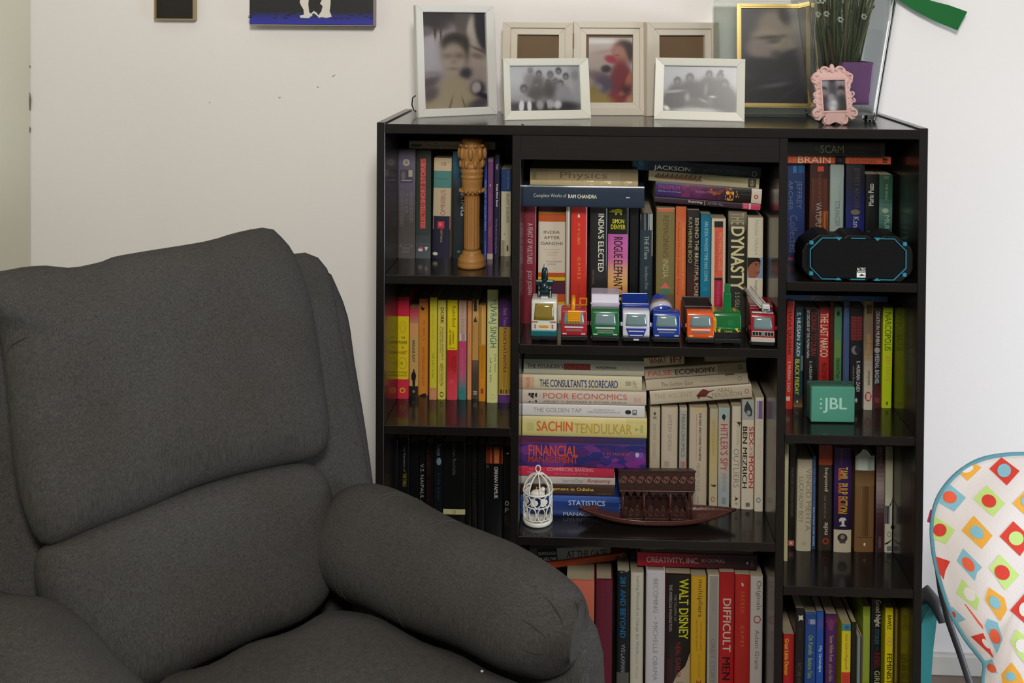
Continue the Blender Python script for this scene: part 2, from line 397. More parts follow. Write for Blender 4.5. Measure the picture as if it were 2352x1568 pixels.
R.v(1100, 1150, 345, 1302, '1a1830', 'thin midnight navy book with small white title, right of the mauve one', [
    ('d', 'Penguin', 430, 480, .3, .75, 'a0a0a0'), ('d', 'Deep River Road', 615, 820, .35, .75, 'c2c0bc', 1), ('d', 'The Maya Road: Chi ki ga Stories', 930, 1255, .3, .65, '77748c')], lean=.006)
R.v(1168, 1260, 475, 1278, 'a19a80', 'worn cream paperback with blue top against the left divider of upper compartment', [
    ('r', 475, 680, 0, 1, '1d3157'), ('u', 'FREDERICK', 485, 655, .62, .85, '51688c'), ('d', 'SILENT SCREAMS', 700, 970, .55, .85, '66604e', 1), ('s', 1130, 1278, 0, .5, ['7a7258', '8c846c'], 9, 14, .12, 3), ('r', 1178, 1230, .6, .78, '3b3a34'), ('e', 1070, 1080, .3, .4, '44403a')])
yl = at(*R.px(378, 1297), .11)
R.lay(320, 1115, 195, 272, '6d6248', 'faded tan paperback lying flat across the upright books, behind the wooden pillar', [
    ('e', .015, .16, .25, .62, '2e2a22'), ('d', 'Grisham', .28, .57, .2, .75, '4d4230', 0), ('r', .2, .26, .4, .6, '5d5240'), ('h', 'H', .9, .95, .3, .7, '443c2c'), ('r', .7, .8, .3, .36, '554c3a')], Y=.122, zb=at(*R.px(300, 292), .12).z+.0005)
g = 'yellow and orange books in the middle left compartment'
R = Row(860, 630, 4.0205, H-s2, .115, g, 1.9)
R.v(209, 317, 205, 1145, 'a01e30', 'crimson and yellow paperback on habit, leftmost of the yellow books', [
    ('r', 205, 385, 0, 1, 'a01e33'), ('r', 385, 965, 0, 1, 'b3a015'), ('r', 965, 1145, 0, 1, 'a52434'), ('o', 430, 540, .2, .8, '8a7c14', .1), ('o', 460, 520, .3, .7, '8a7c14', .12),
    ('h', 'THE', 570, 592, .35, .7, '3a3010', 1), ('h', 'POWER', 612, 640, .15, .88, '3a3010', 1), ('h', 'OF', 662, 682, .4, .6, '3a3010', 1), ('h', 'HABIT', 702, 732, .15, .88, '8c4a14', 1),
    ('o', 760, 870, .15, .85, '8a7c14', .1), ('e', 800, 830, .3, .55, '8a7c14'), ('h', 'CHARLES', 890, 908, .15, .88, '54481a'), ('h', 'DUHIGG', 918, 936, .15, .88, '54481a'), ('e', 1040, 1092, .24, .76, 'c07a28'), ('e', 1052, 1080, .36, .64, '7e3a1c')])
R.v(325, 406, 300, 1128, 'a08450', 'tan paperback with a black standing figure silhouette on its spine', [
    ('g', 300, 450, 0, 1, ['94303a', '98404a', '9a6a50']), ('r', 450, 1030, 0, 1, 'a08450'), ('d', 'ARNAB RAY', 600, 810, .3, .62, '2e2820', 1), ('s', 460, 560, .2, .8, ['b07a50'], 8, 10, .1),
    ('e', 872, 900, .4, .6, '17130f'), ('p', [(897, .35), (897, .65), (930, .78), (965, .72), (975, .66), (1030, .64), (1030, .36), (975, .34), (965, .22), (930, .2)], '17130f'), ('r', 1030, 1128, 0, 1, '1d1814'), ('e', 1065, 1090, .35, .65, '6b6250')])
R.v(410, 495, 225, 1118, 'ac6c26', 'orange paperback with small black emblem near its top', [
    ('e', 285, 330, .22, .62, '1c1410'), ('e', 280, 305, .32, .66, 'ac6c26'), ('d', 'THE  SIRENS  IV', 420, 610, .45, .7, '8a4e18'), ('d', 'HAPPY STORIES ALWAYS IN BLOOM', 670, 1020, .35, .65, '84481a'), ('p', [(1118, .05), (1118, .9), (1095, .8), (1098, .5), (1110, .2)], '1c1410')])
R.v(508, 577, 213, 1155, 'b0a52c', 'thin lemon paperback with salmon foot in middle left compartment', [
    ('r', 1045, 1155, 0, 1, 'a8724e'), ('o', 1080, 1120, .3, .7, 'b88f74'), ('d', 'an unforgettable journey', 240, 600, .35, .6, '8f851f'), ('d', 'THE LAST SONG', 720, 960, .35, .65, '6d6a1e')])
R.v(583, 660, 235, 1153, 'b5a84c', 'cream yellow paperback with bold black heading and oval stamps', [
    ('d', 'DORK', 305, 455, .35, .75, '26241a', 1), ('d', 'THE INCREDIBLE ADVENTURES OF', 480, 790, .5, .72, '4b4620'), ('d', 'ROBIN EINSTEIN', 480, 720, .25, .42, '5b5630'), ('o', 815, 1030, .2, .8, '8a6c28', .12), ('d', 'SIDIN VADUKUT', 840, 1005, .38, .65, '4b4620'), ('o', 1080, 1130, .3, .75, '3b3718', .3)])
R.v(670, 767, 235, 1155, 'bfae12', 'paperback split bright yellow above and red below', [
    ('d', 'Ruskin Bond', 290, 480, .5, .82, '4b3c10'), ('d', 'COMPANY', 520, 640, .5, .68, '4b3010', 1), ('d', 'OF WOMEN', 510, 650, .22, .4, '4b3010', 1), ('g', 695, 1155, 0, 1, ['a01c26', 'a02028', 'b23440', 'b43844']),
    ('d', 'SHORTER', 755, 910, .66, .84, '5a1018'), ('d', 'WORLD', 755, 880, .45, .6, '5a1018'), ('e', 970, 1000, .3, .6, 'c0404a'), ('r', 675, 680, .2, .8, '5a4a10')])
R.v(776, 850, 238, 1155, 'a68a78', 'pale pink paperback with magenta lower half and teal foot', [
    ('d', 'LIVING DOLLS', 255, 540, .35, .72, '7c706c'), ('g', 615, 1155, 0, 1, ['a63a5c', 'a53a60', 'a33c62', 'a04464', '7c5668', '2a6a6c', '2a6a6c']), ('s', 545, 610, .1, .9, ['c0b0a8', '8a7a74'], 8, 10, .12), ('d', 'and other stories', 680, 1000, .42, .62, 'b8607c')])
R.v(857, 898, 240, 1155, 'b87c4c', 'thin peach orange paperback in middle left compartment', [('o', 285, 320, .25, .75, '8f5a34', .2), ('d', 'AUGUST', 540, 650, .35, .65, '945c36'), ('d', 'the untold', 730, 860, .4, .6, '945c36')])
R.v(903, 962, 230, 1148, '9c7a44', 'thin brown picture paperback with charcoal lower half', [
    ('s', 230, 440, 0, 1, ['6b4a24', 'b89a64', '3a2a1c', 'a08850'], 16, 22, .25, 5), ('p', [(340, .1), (340, .9), (430, .7), (380, .5), (430, .2)], 'b08a54'), ('r', 440, 800, 0, 1, 'a17c42'), ('d', 'winter roads', 470, 620, .2, .4, '7a5a30'), ('g', 790, 1148, 0, 1, ['5c4c3c', '403830', '3a332c', '3a342e']), ('r', 1075, 1088, .2, .8, '9a9488'), ('r', 1095, 1108, .2, .8, '8a8478')])
R.v(965, 1028, 285, 1170, 'a8701c', 'mustard paperback with pale patterned upper half, left of the tall mint spine', [
    ('r', 285, 655, 0, 1, 'a57c34'), ('s', 300, 640, .1, .9, ['b8904a', '93692c'], 22, 14, .2, 9), ('g', 655, 1170, 0, 1, ['9c6410', 'b07414', 'ac7018']), ('d', 'MIDNIGHT', 730, 960, .35, .68, '845410'), ('r', 1050, 1100, .3, .7, '8c2c20')])
R.v(1040, 1141, 140, 1182, 'b4b578', 'tall pale mint spine with big teal outlined capitals', [
    ('d', 'YUVRAJ SINGH', 222, 672, .1, .88, '1f5c60', 0), ('d', 'The test', 725, 900, .7, .86, '4a5a4a'), ('d', 'of my life', 770, 995, .2, .45, '4a5a4a'), ('o', 1105, 1150, .3, .75, '8c8c58', .15), ('r', 195, 198, 0, 1, '9ca07a')])
R.v(1147, 1257, 222, 1182, '8f7226', 'purple and mustard paperback beside the left divider, rightmost of the yellow books', [
    ('r', 222, 482, 0, 1, '3c2050'), ('d', 'Best Tales', 310, 475, .4, .7, '7c5c78'), ('d', 'PANCHATANTRA', 490, 910, .38, .66, '5c2c30', 1), ('d', 'Stories', 920, 1040, .42, .58, '5c4a20'), ('r', 1062, 1098, .15, 1, '3a2c18'), ('s', 1064, 1096, .2, .95, ['8c6c28'], 8, 8, .07), ('r', 1100, 1106, 0, 1, 'b09a5c'), ('r', 1106, 1182, 0, 1, '4c2860')])
g = 'black spined books in the lower left compartment'
R = Row(860, 990, 6.2706, H-s3, .105, g, 1.5)
R.v(200, 335, 120, None, '0a0c0b', 'plain black book, leftmost in the lower left compartment')
R.v(340, 500, 95, None, '0b0c0d', 'black book with thin white and gold title in lower left compartment', [('d', 'The Remains of', 200, 580, .5, .68, '6a6a60'), ('d', 'THE TABLE', 600, 790, .45, .78, '77682c', 1)])
R.v(505, 640, 160, None, '0b0a0b', 'plain black book left of the grey lettered author spine')
R.v(645, 730, 130, None, '0c0b0b', 'narrow black spine with spaced pale capitals running down', [('d', 'V.S. NAIPAUL', 468, 968, .2, .8, '8a8680')])
R.v(735, 850, 170, None, '120a0a', 'black book with dim rust brown lettering in lower left compartment', [('d', 'THE SCORPION', 200, 620, .15, .6, '3c1c18'), ('d', 'WAITS', 700, 1000, .2, .6, '2a1614')])
R.v(856, 985, 100, None, '0a0f14', 'black book with light blue heading and dark blue subtitle', [('d', 'Shantaram', 180, 350, .35, .8, '5e7884', 1), ('e', 375, 485, .3, .85, '647a84'), ('d', 'in the winter', 600, 995, .4, .75, '1c3648')])
R.v(992, 1312, 150, None, '0a0d0d', 'broad black book with a cream band low on its spine', [('d', 'Salman Rushdie', 150, 630, .42, .58, '4c4c48'), ('r', 1120, 1195, 0, 1, 'b0ac84'), ('o', 1132, 1185, .42, .58, '7c7420', .3)], bulge=.02)
R.v(1318, 1400, 200, None, '0b0a0a', 'narrow plain black book right of the cream banded one')
R.v(1404, 1484, 110, None, '0d0c0b', 'narrow black book with faint brown capitals', [('d', 'WORLD HISTORY', 230, 900, .3, .7, '2c1e16'), ('d', 'ABRIDGED', 910, 1300, .3, .7, '2c2416')])
R.v(1490, 1592, 190, None, '0b0b0c', 'plain black book beside the orange picture spine')
R.v(1600, 1852, 205, None, '0b0c0d', 'black book with orange picture at its top and white capitals', [
    ('r', 215, 465, 0, .98, '6a2a18'), ('s', 220, 460, .25, .97, ['8c3c20', '9a4828', '4a1a10', 'a86038'], 16, 40, .12, 4), ('r', 205, 225, .2, 1, '4c3020'), ('d', 'ORHAN PAMUK', 508, 968, .5, .72, 'b4b2a8', 1), ('e', 480, 530, .02, .2, '3c2c30')], bulge=.02)
R.v(1858, 1990, 215, None, '0c0c0d', 'black book with stacked white letters beside the left divider', [('e', 305, 328, .3, .6, '9a9a98'), ('h', 'O', 1000, 1068, .2, .62, '9a988c', 1), ('h', 'P', 1098, 1165, .2, .6, '7a786c', 1), ('h', 'E', 1210, 1270, .2, .6, '2c2c28'), ('h', 'N', 1280, 1350, .2, .6, '2c2c28'), ('r', 385, 388, 0, 1, '202020')])
# ------------------------------------------------------------------ centre upper compartment
g = 'books behind the toy vehicles in the centre upper compartment'
R = Row(1180, 360, 4.6125, H-c1, .118, g, 1.9)
R.v(106, 236, 488, None, '66202a', 'maroon red hardback about vultures, leftmost behind the toys', [
    ('d', 'A FEAST OF VULTURES', 700, 1132, .3, .72, '9a8484', 1), ('d', 'JOSY JOSEPH', 1203, 1458, .25, .68, '94807e', 1), ('r', 488, 1600, .93, .97, '8a4448')])
R.v(260, 546, 515, None, 'b0a694', 'thick white history book with plum, yellow and orange bands', [
    ('r', 515, 578, 0, 1, '431e30'), ('r', 578, 602, 0, 1, 'a8761c'), ('r', 602, 685, 0, 1, '9a4420'), ('h', 'INDIA', 780, 812, .2, .8, '38322c'), ('h', 'AFTER', 838, 870, .2, .8, '38322c'), ('h', 'GANDHI', 897, 932, .1, .9, '38322c'),
    ('h', 'The History of the', 975, 988, .2, .8, '8c6c5c'), ('h', 'Worlds Largest', 1004, 1016, .25, .75, '8c6c5c'), ('h', 'Democracy', 1030, 1042, .32, .68, '8c6c5c'), ('h', 'RAMACHANDRA', 1098, 1114, .3, .88, '6c6258'), ('h', 'GUHA', 1125, 1142, .35, .65, '6c6258'),
    ('r', 1225, 1272, 0, 1, '9a4420'), ('r', 1272, 1308, 0, 1, 'b09c18'), ('r', 1308, 1450, 0, 1, '431e30'), ('r', 1450, 1532, 0, 1, '9c4622'), ('r', 1532, 1560, 0, 1, 'b08820')], bulge=.03, Y=.121)
R.v(549, 596, 497, None, 'a39c90', 'thin sheaf of worn white papers between the history book and a red spine', [('s', 500, 1600, .05, .95, ['b0aaa0', '8f877c', '7a7468'], 40, 40, .3, 8)], Y=.106, bulge=.1)
R.v(603, 776, 530, None, 'a82a20', 'red paperback with widely spaced gold capitals, left of two black spines', [
    ('p', [(598, .47), (612, .43), (640, .42), (640, .56), (612, .54)], 'b8a894'), ('h', 'S', 702, 728, .43, .58, 'c07a38'), ('h', 'A', 750, 782, .43, .58, 'c07a38'), ('h', 'C', 800, 830, .43, .58, 'c07a38'), ('h', 'R', 846, 872, .43, .58, 'c07a38'), ('h', 'E', 872, 898, .43, .58, 'c07a38'), ('h', 'D', 902, 928, .43, .58, 'c07a38'),
    ('d', 'G A M E S', 1060, 1290, .43, .62, 'c07a38'), ('d', 'VIKRAM', 1330, 1480, .43, .58, '7c3020')])
R.v(806, 990, 523, None, '1d1c1c', 'black paperback with large white serif title, left of the pink elephant book', [
    ('r', 523, 545, 0, 1, '2f2f2e'), ('d', "INDIA'S ELECTED", 600, 1215, .48, .82, 'b4b4a4', 1), ('d', 'SHASHI THAROOR', 1195, 1345, .15, .26, '5c5c58')])
R.v(997, 1216, 518, None, '14130f', 'black and pink paperback with a yellow elephant emblem', [
    ('e', 548, 592, .28, .7, '96941c'), ('e', 555, 590, .14, .36, '96941c'), ('r', 585, 612, .34, .42, '96941c'), ('r', 585, 612, .58, .66, '96941c'), ('r', 575, 585, .02, .18, '96941c'),
    ('h', 'SIMON', 656, 702, .2, .78, 'b0b01c', 1), ('h', 'DENYER', 714, 762, .14, .84, 'b0b01c', 1), ('g', 815, 1455, 0, .97, ['984c88', 'a45288', 'a45280', 'b08064', 'b48c54', 'a86c48'], 22),
    ('d', 'ROGUE ELEPHANT', 845, 1408, .28, .72, '1c100c', 1), ('r', 1480, 1512, .3, .95, 'a89c20')], bulge=.08)
R.v(1226, 1320, 512, None, '0b0c0c', 'plain black book between the pink elephant spine and the slate one', [('r', 512, 1600, .55, .58, '1c1c1a')])
R.v(1334, 1470, 598, None, '222e36', 'slate blue paperback with marbled top in centre upper compartment', [
    ('r', 598, 780, 0, 1, '2c3436'), ('s', 600, 775, 0, 1, ['7a8080', '1c2224', '52585a', '8c9490'], 26, 26, .16, 12), ('d', 'THE IITians', 838, 1082, .35, .68, '8a928c'), ('d', 'Sandipan Deb', 1158, 1402, .35, .68, '6c746c'), ('r', 780, 1050, .93, 1, '8c8c84')])
R = Row(1480, 360, 4.6125, H-c1, .118, g, 1.9)
R.v(124, 322, 540, None, '685e3a', 'olive cloth spine with rose triangle near its foot', [
    ('r', 540, 546, 0, 1, 'a08c74'), ('r', 546, 578, .06, .94, 'a85640'), ('d', 'REIMAGINING', 620, 1060, .36, .66, '4a4020'), ('d', 'INDIA', 1085, 1278, .36, .66, '96906c'), ('p', [(1322, .5), (1355, .62), (1385, .75), (1385, .25), (1355, .38)], 'b05858'), ('r', 1385, 1390, 0, 1, '8c7c40'), ('r', 1395, 1450, .3, .75, '3a6656'), ('r', 1450, 1600, 0, 1, '545038')])
R.v(330, 442, 528, None, 'b25a30', 'orange paperback with two lines of small lettering, right of the olive spine', [
    ('g', 528, 700, 0, 1, ['a85428', 'a85030', 'b05a3c']), ('d', 'Collected Essays on the Nature of Culture', 700, 1400, .58, .86, 'bf8862'), ('d', 'Collected History of Indian Thinking', 690, 1460, .14, .38, '7c3420')])
R.v(450, 584, 565, None, '211c1a', 'black brown paperback with cream and gold capitals in two columns', [
    ('r', 565, 640, 0, 1, '242424'), ('g', 1150, 1600, 0, 1, ['2a1f1c', '3a221c', '40241c']), ('d', 'BEHIND THE BEAUTIFUL FOREVERS', 648, 1610, .62, .92, 'a89e84'), ('d', 'KATHERINE BOO', 640, 1122, .12, .4, '948c5c')])
R.v(594, 702, 605, None, '15627e', 'cobalt teal paperback with small white capitals', [('d', 'AN IDEA WHOSE TIME HAS COME', 682, 1315, .38, .72, '84a8ac'), ('r', 1380, 1420, .3, .7, '1c6c84'), ('g', 605, 680, 0, 1, ['1a5468', '186078'])])
R.v(709, 861, 652, None, 'b0a68e', 'white bordered paperback with black, salmon and crimson panels', [
    ('r', 680, 745, .18, .8, '1f1f1c'), ('r', 745, 1278, .2, .8, 'b4503c'), ('d', 'NOTHING TO LOSE', 800, 1200, .52, .76, 'bb8468'), ('d', 'an untold history', 790, 1230, .26, .42, '7c3428'), ('r', 1278, 1305, .2, .8, '261c1c'), ('g', 1305, 1600, .2, .82, ['8c2038', '98203c', '9c1c3c']), ('d', 'PENGUIN INDIA', 1320, 1560, .4, .6, 'a44c60')])
R.v(886, 1082, 585, None, '282822', 'dark hardback with DYNASTY in tall cream letters', [
    ('g', 585, 790, 0, 1, ['6c665a', '66604f', '4c483c', '2b2b24']), ('d', 'THE', 590, 715, .12, .85, '8a8268', 1), ('d', 'DYNASTY', 735, 1408, .14, .88, 'b0a980', 1.5), ('d', 'S S GILL', 1432, 1600, .4, .64, '8a8878')])
R.v(1092, 1256, 642, None, 'b0a995', 'white spine with a small portrait photo of a dark haired face', [
    ('d', 'Nandan Nilekani', 668, 1036, .45, .7, '8a867c'), ('r', 1066, 1280, 0, 1, '6c8094'), ('p', [(1066, 0), (1066, .75), (1100, .85), (1140, .84), (1190, .8), (1215, .82), (1235, .74), (1262, .66), (1280, .5), (1280, .1), (1200, 0)], '7c4c38'),
    ('p', [(1066, 0), (1066, .6), (1075, .78), (1105, .86), (1118, .8), (1105, .6), (1110, .4), (1140, .16), (1170, .06), (1190, 0)], '1c1412'), ('r', 1128, 1136, .45, .62, '241814'), ('r', 1126, 1134, .72, .84, '241814'), ('r', 1140, 1150, .5, .62, '30201a'), ('e', 1175, 1200, .66, .84, '8c5c44'), ('r', 1222, 1230, .55, .78, '4c2c22'), ('r', 1280, 1600, 0, 1, 'b0a995'), ('d', 'Imagining India', 1308, 1560, .42, .68, '5a564c')])
g = 'books lying flat at the top of the centre upper compartment'
zt = at(*Row(1180, 360, 4.6125, 0, 0, g).px(236, 488), .118).z
RL = Row(1180, 360, 4.6125, H-c1, .08, g, 2.0)
zz = zt+.0006
z1_ = RL.lay(97, 1385, 258, 484, '1b2634', 'thick navy volume with white title, lying under the physics textbook', [
    ('d', 'Complete Works of', .09, .36, .4, .62, '949a8c'), ('d', 'RAM CHANDRA', .375, .61, .42, .6, 'b8b8a0', 1), ('r', .85, .88, .46, .5, 'b0b0b0'), ('r', .6, .602, .1, .9, '16202c')], zb=zz, dp=.16, hard=True, bulge=.02)
RL.lay(175, 1318, 64, 240, '8a7c5a', 'worn tan physics textbook wrapped in clear film, topmost of the left pile', [
    ('g', 0, 1, .3, 1, ['665a3e', '6e6144', '70644a', '62573c'], 6), ('g', 0, 1, 0, .3, ['8d8060', '94865f', '9c8d6a', '8a7b58'], 6), ('d', 'Physics', .28, .715, .32, .82, '4a3a26', 0), ('s', .5, .95, .02, .3, ['b4a788', 'a0926c', 'c4bba0'], 14, .03, .07, 2), ('r', .02, .06, .35, .8, '564a30')], zb=z1_+.0006, dp=.15, rough=.25)  # upper band carries the header's shade, pale spots the film's highlights, as print colour
RL = Row(1480, 360, 4.6125, H-c1, .108, g, 2.0)
zt = at(*RL.px(222, 540), .118).z
T = -.064
zb = RL.lay(110, 1228, 415, 480, '2a1d26', 'thin dark plum paperback with pink tip, lowest of the right pile', [
    ('d', 'Running', .32, .45, .3, .75, 'a8a49c', 1), ('r', .47, .475, .1, .9, '8c8880'), ('d', 'AFTER ALL', .5, .65, .3, .7, '6c6668'), ('r', .83, 1, 0, 1, 'a03850'), ('r', .89, .91, 0, 1, 'b88c90'), ('o', .845, .875, .2, .8, 'b87484', .3)], tilt=T, zb=None)
zb = RL.lay(112, 1236, 258, 415, '2a2040', 'purple and black paperback with white tip in the right flat pile', [
    ('g', 0, 1, 0, 1, ['2a2048', '30204c', '48204a', '4a1c3c', '3a1a2c', '1c1416', '14110f', '14110f'], 26), ('d', 'MAXIMUM', .03, .23, .52, .78, '7c2c64', 1), ('d', 'Bombay Lost & Found', .03, .24, .3, .42, '8484a8'), ('s', .25, .45, .05, .95, ['50244c', '5c2844'], 10, .04, .3, 3), ('d', 'Suketu Mehta', .38, .58, .45, .62, '8c5c70'), ('s', .5, .72, .05, .95, ['5c2c2c', '7c4420', '4a1c30'], 14, .02, .15, 6),
    ('s', .66, .74, .05, .7, ['b07828', 'c08c40', 'a86020'], 14, .012, .14, 7), ('s', .75, .79, .3, .8, ['94703c'], 5, .008, .1, 7), ('r', .8, .9, .55, .57, '4c4c44'), ('r', .905, 1, 0, 1, 'aca494'), ('e', .93, .97, .3, .62, '8c3c24'), ('e', .942, .958, .36, .56, 'aca494')], tilt=T, zb=zb+.0006)
zb = RL.lay(45, 1214, 127, 240, '8e8768', 'cream spine with a dark leafy vine printed along it', [
    ('g', 0, 1, 0, .4, ['9c9474', 'a39b7c', 'a49c7c'], 6)]+[('p', [(.05+i*.021, .3+(i % 3)*.05), (.062+i*.021, .62+(i % 2)*.2), (.075+i*.021, .66+(i % 2)*.12), (.068+i*.021, .4)], '63402c') for i in range(20)]+[('p', [(.055+i*.021, .5), (.075+i*.021, .42), (.085+i*.021, .25), (.07+i*.021, .3)], '63402c') for i in range(20)]+[
    ('d', 'Reading Lolita in Tehran & more', .5, .84, .5, .66, '6c6440'), ('r', .9, .97, .1, .92, '38342a'), ('o', .915, .955, .2, .8, '9c9474', .2), ('r', .93, .94, .3, .7, '9c9474')], tilt=T, zb=zb+.0006)
RL.lay(-125, 1232, -10, 118, '0f1e28', 'dark teal paperback with white capitals, topmost of the right pile under the header', [
    ('r', 0, .1, 0, 1, '1c4050'), ('s', 0, .12, 0, 1, ['24505c', '16303c'], 8, .03, .3, 2), ('d', 'JACKSON', .165, .455, .05, .52, 'bcbcb0', 1), ('e', .545, .575, .3, .65, '8c8468'), ('d', 'RICK RIORDAN', .62, .9, .25, .6, '3a4a50'), ('o', .93, .97, .15, .6, '7c8078', .3), ('s', .45, .62, 0, .9, ['14242c', '20303a'], 10, .03, .3, 4)], tilt=T, zb=zb+.0006, bulge=.03)
# ------------------------------------------------------------------ centre middle compartment
g = 'books lying flat in the left pile of the centre middle compartment'
R = Row(0, 0, 1, H-c2, .1, g, 1.75)
Yc = atz(1300, 1185, H-c2).y
zb = R.lay(1197, 1434, 1137.5, 1184, '1b3066', 'royal blue statistics textbook at the bottom of the left pile', [
    ('g', 0, 1, .75, 1, ['24407c', '2c4a88', '24407c'], 6), ('r', .28, .285, .3, .95, '16285a'), ('d', 'STATISTICS', .46, .815, .58, .82, '9aa4b8', 1), ('d', 'FOR', .58, .71, .3, .54, '98a2b4', 1), ('d', 'MANAGEMENT', .41, .86, .04, .24, '98a2b4', 1), ('h', 'VIII', .95, .985, .3, .7, '5c78a8')], Y=Yc, zb=H-c2, dp=.15, hard=True)
zb = R.lay(1197, 1412, 1114, 1136.5, '38231c', 'dark brown book with yellow title about Odisha, second from the pile bottom', [
    ('g', 0, 1, 0, 1, ['2c1414', '38221a', '3c2c22'], 8), ('d', 'Development in Odisha', .16, .775, .35, .75, 'b4a050', 1), ('d', 'a perspective', .8, .97, .1, .22, '8c7c50')], Y=Yc+.004, zb=zb+.0006)
zb = R.lay(1198, 1413, 1096, 1113, 'a49c96', 'slim white drawing manual with red and grey lettering', [('d', 'Learn to Draw', .44, .66, .3, .8, '6c7070'), ('d', 'Anatomy', .7, .95, .2, .85, '8c3c34', 1), ('g', 0, .3, 0, 1, ['8c8c80', 'a09890'], 4)], Y=Yc+.004, zb=zb+.0006)
zb = R.lay(1197, 1411, 1071.5, 1095.5, 'a82a42', 'crimson pink banking textbook above the slim white manual', [('h', 'V', .0, .001, .4, .5, 'a82a42'), ('d', 'DIXIT', .09, .14, .62, .76, 'a87c84'), ('d', 'KELKAR', .07, .16, .35, .48, 'b08c90'), ('d', 'COMMERCIAL BANKING', .28, .775, .56, .9, 'bc8088', 1), ('d', 'THE MANAGEMENT OF RISK', .35, .72, .2, .4, 'b45c6c')], Y=Yc+.003, zb=zb+.0006)
zb = R.lay(1197, 1484, 1003.5, 1071, '2c2458', 'thick indigo finance textbook with big orange block title', [
    ('s', 0, 1, 0, 1, ['302864', '3a2460', '4c2860', '22285c', '5a2c68', '402458'], 60, .09, .2, 3), ('g', 0, 1, .8, 1, ['4c2030', '442038', '302448', '262850'], 8), ('r', 0, 1, .795, .815, '4c3c70'), ('s', .6, 1, 0, .4, ['6c2c74', '582c70'], 16, .05, .1, 8),
    ('d', 'FINANCIAL', .06, .455, .36, .74, 'b04430', 1), ('d', 'MANAGEMENT', .06, .455, .14, .36, '9c3828', 1), ('d', 'V. M. MAHESH', .65, .87, .44, .54, '8c4c40'), ('r', .91, .98, .36, .56, '5c4488'), ('e', .915, .945, .4, .56, '9c94a8')], Y=Yc, zb=zb+.0006, dp=.17, bulge=.02)
zb = R.lay(1200, 1486, 955.5, 1001.5, 'b0a468', 'fat pale yellow cricket memoir in the left pile', [
    ('g', 0, 1, .75, 1, ['a8a070', 'b4a470', 'b8a874', 'a49860'], 6), ('r', .04, .09, .3, .7, 'a09864'), ('d', 'SACHIN', .115, .405, .3, .8, 'b0502c', 1), ('d', 'TENDULKAR', .42, .88, .22, .72, '9c8030', 0), ('d', 'H', .91, .96, .4, .55, '747c44'), ('r', .95, .97, .3, .7, '8c9458')], Y=Yc+.001, zb=zb+.0006, hard=True, bulge=.09)
zb = R.lay(1200, 1481, 922.5, 950, 'b2aeaa', 'white paperback with golden serif title in the left pile', [
    ('d', 'THE GOLDEN TAP', .09, .485, .36, .72, '847864'), ('d', 'THE INSIDE STORY OF', .58, .75, .56, .68, '6c6864'), ('d', 'HYPER-FUNDED INDIAN START-UPS', .53, .8, .36, .5, '6c6864'), ('e', .84, .89, .3, .68, '26241f'), ('r', .9, .935, .25, .7, '5c5a54'), ('r', .906, .929, .45, .62, 'a09c98')], Y=Yc+.001, zb=zb+.0006)
zb = R.lay(1200, 1484.5, 886, 918, 'a89c8c', 'white paperback with thin red capitals and a black photo blot', [
    ('s', .05, .12, .1, .8, ['1c1a1c', '38383c', '26242a'], 16, .012, .14, 2), ('d', 'POOR ECONOMICS', .17, .845, .42, .82, 'a04a44', 0), ('d', 'ABHIJIT V. BANERJEE & ESTHER DUFLO', .17, .845, .08, .28, '6c6258'), ('d', 'RHI', .905, .955, .28, .62, 'bc7c70', 1)], Y=Yc+.001, zb=zb+.0006, rough=.22, bulge=.1)
zb = R.lay(1200, 1474.5, 850.5, 884.5, 'ada487', 'glossy cream paperback with condensed blue title, second from the pile top', [
    ('d', 'PHILLIPS', .035, .06, .2, .8, '9c4438', 0), ('r', 0, .1, 0, .96, 'a88c70'), ('h', 'PHILLIPS', .035, .062, .15, .85, '9c4438'), ('d', "THE CONSULTANT'S SCORECARD", .145, .8, .22, .74, '1c2c60', 1), ('r', .865, .91, .4, .7, '84846c'), ('d', 'Mc', .925, .96, .25, .75, '7c7c64')], Y=Yc+.001, zb=zb+.0006, rough=.2, bulge=.1)
zb = R.lay(1203, 1479.5, 814, 848.5, '8f8d7a', 'grey white business book with black title, topmost of the left pile', [
    ('g', 0, 1, .35, 1, ['68665a', '6c6a5c', '6a685a'], 4), ('d', "THE FOUNDER'S", .03, .33, .44, .72, '28261c', 1), ('r', .335, .555, .36, .76, '481814'), ('d', 'DILEMMAS', .345, .545, .42, .72, '6c241c', 1), ('d', 'WASSERMAN', .6, .77, .46, .64, '2c2a20', 1), ('e', .88, .9, .48, .62, '7c6c50')], Y=Yc+.001, zb=zb+.0006, hard=True)
g = 'white spined books standing in the centre middle compartment'
R = Row(1470, 800, 3.9212, H-c2, .118, g, 1.85)
R.v(85, 179, 530, None, 'a0957f', 'beige paperback behind the wooden boat canopy, first of the white spines', [('e', 568, 600, .35, .6, '4c483c'), ('d', 'AMITAV GHOSH', 672, 980, .3, .6, '80786a'), ('r', 610, 632, .3, .65, '746c5c')])
R.v(190, 337, 527, None, 'a79c88', 'wide cream paperback with centred grey capitals behind the boat canopy', [('d', 'AMITAV GHOSH', 590, 915, .4, .64, '7a7264'), ('r', 1010, 1060, .2, .5, '928874')])
R.v(353, 420, 530, None, '9a9284', 'narrow grey paperback with slate blue capitals', [('d', 'FREAKONOMICS', 590, 975, .25, .75, '4c6c74', 1), ('r', 530, 560, 0, 1, 'a09c90'), ('s', 1015, 1075, .1, .9, ['a05a54', '7c8088', 'a87c70'], 16, 12, .16, 4)])
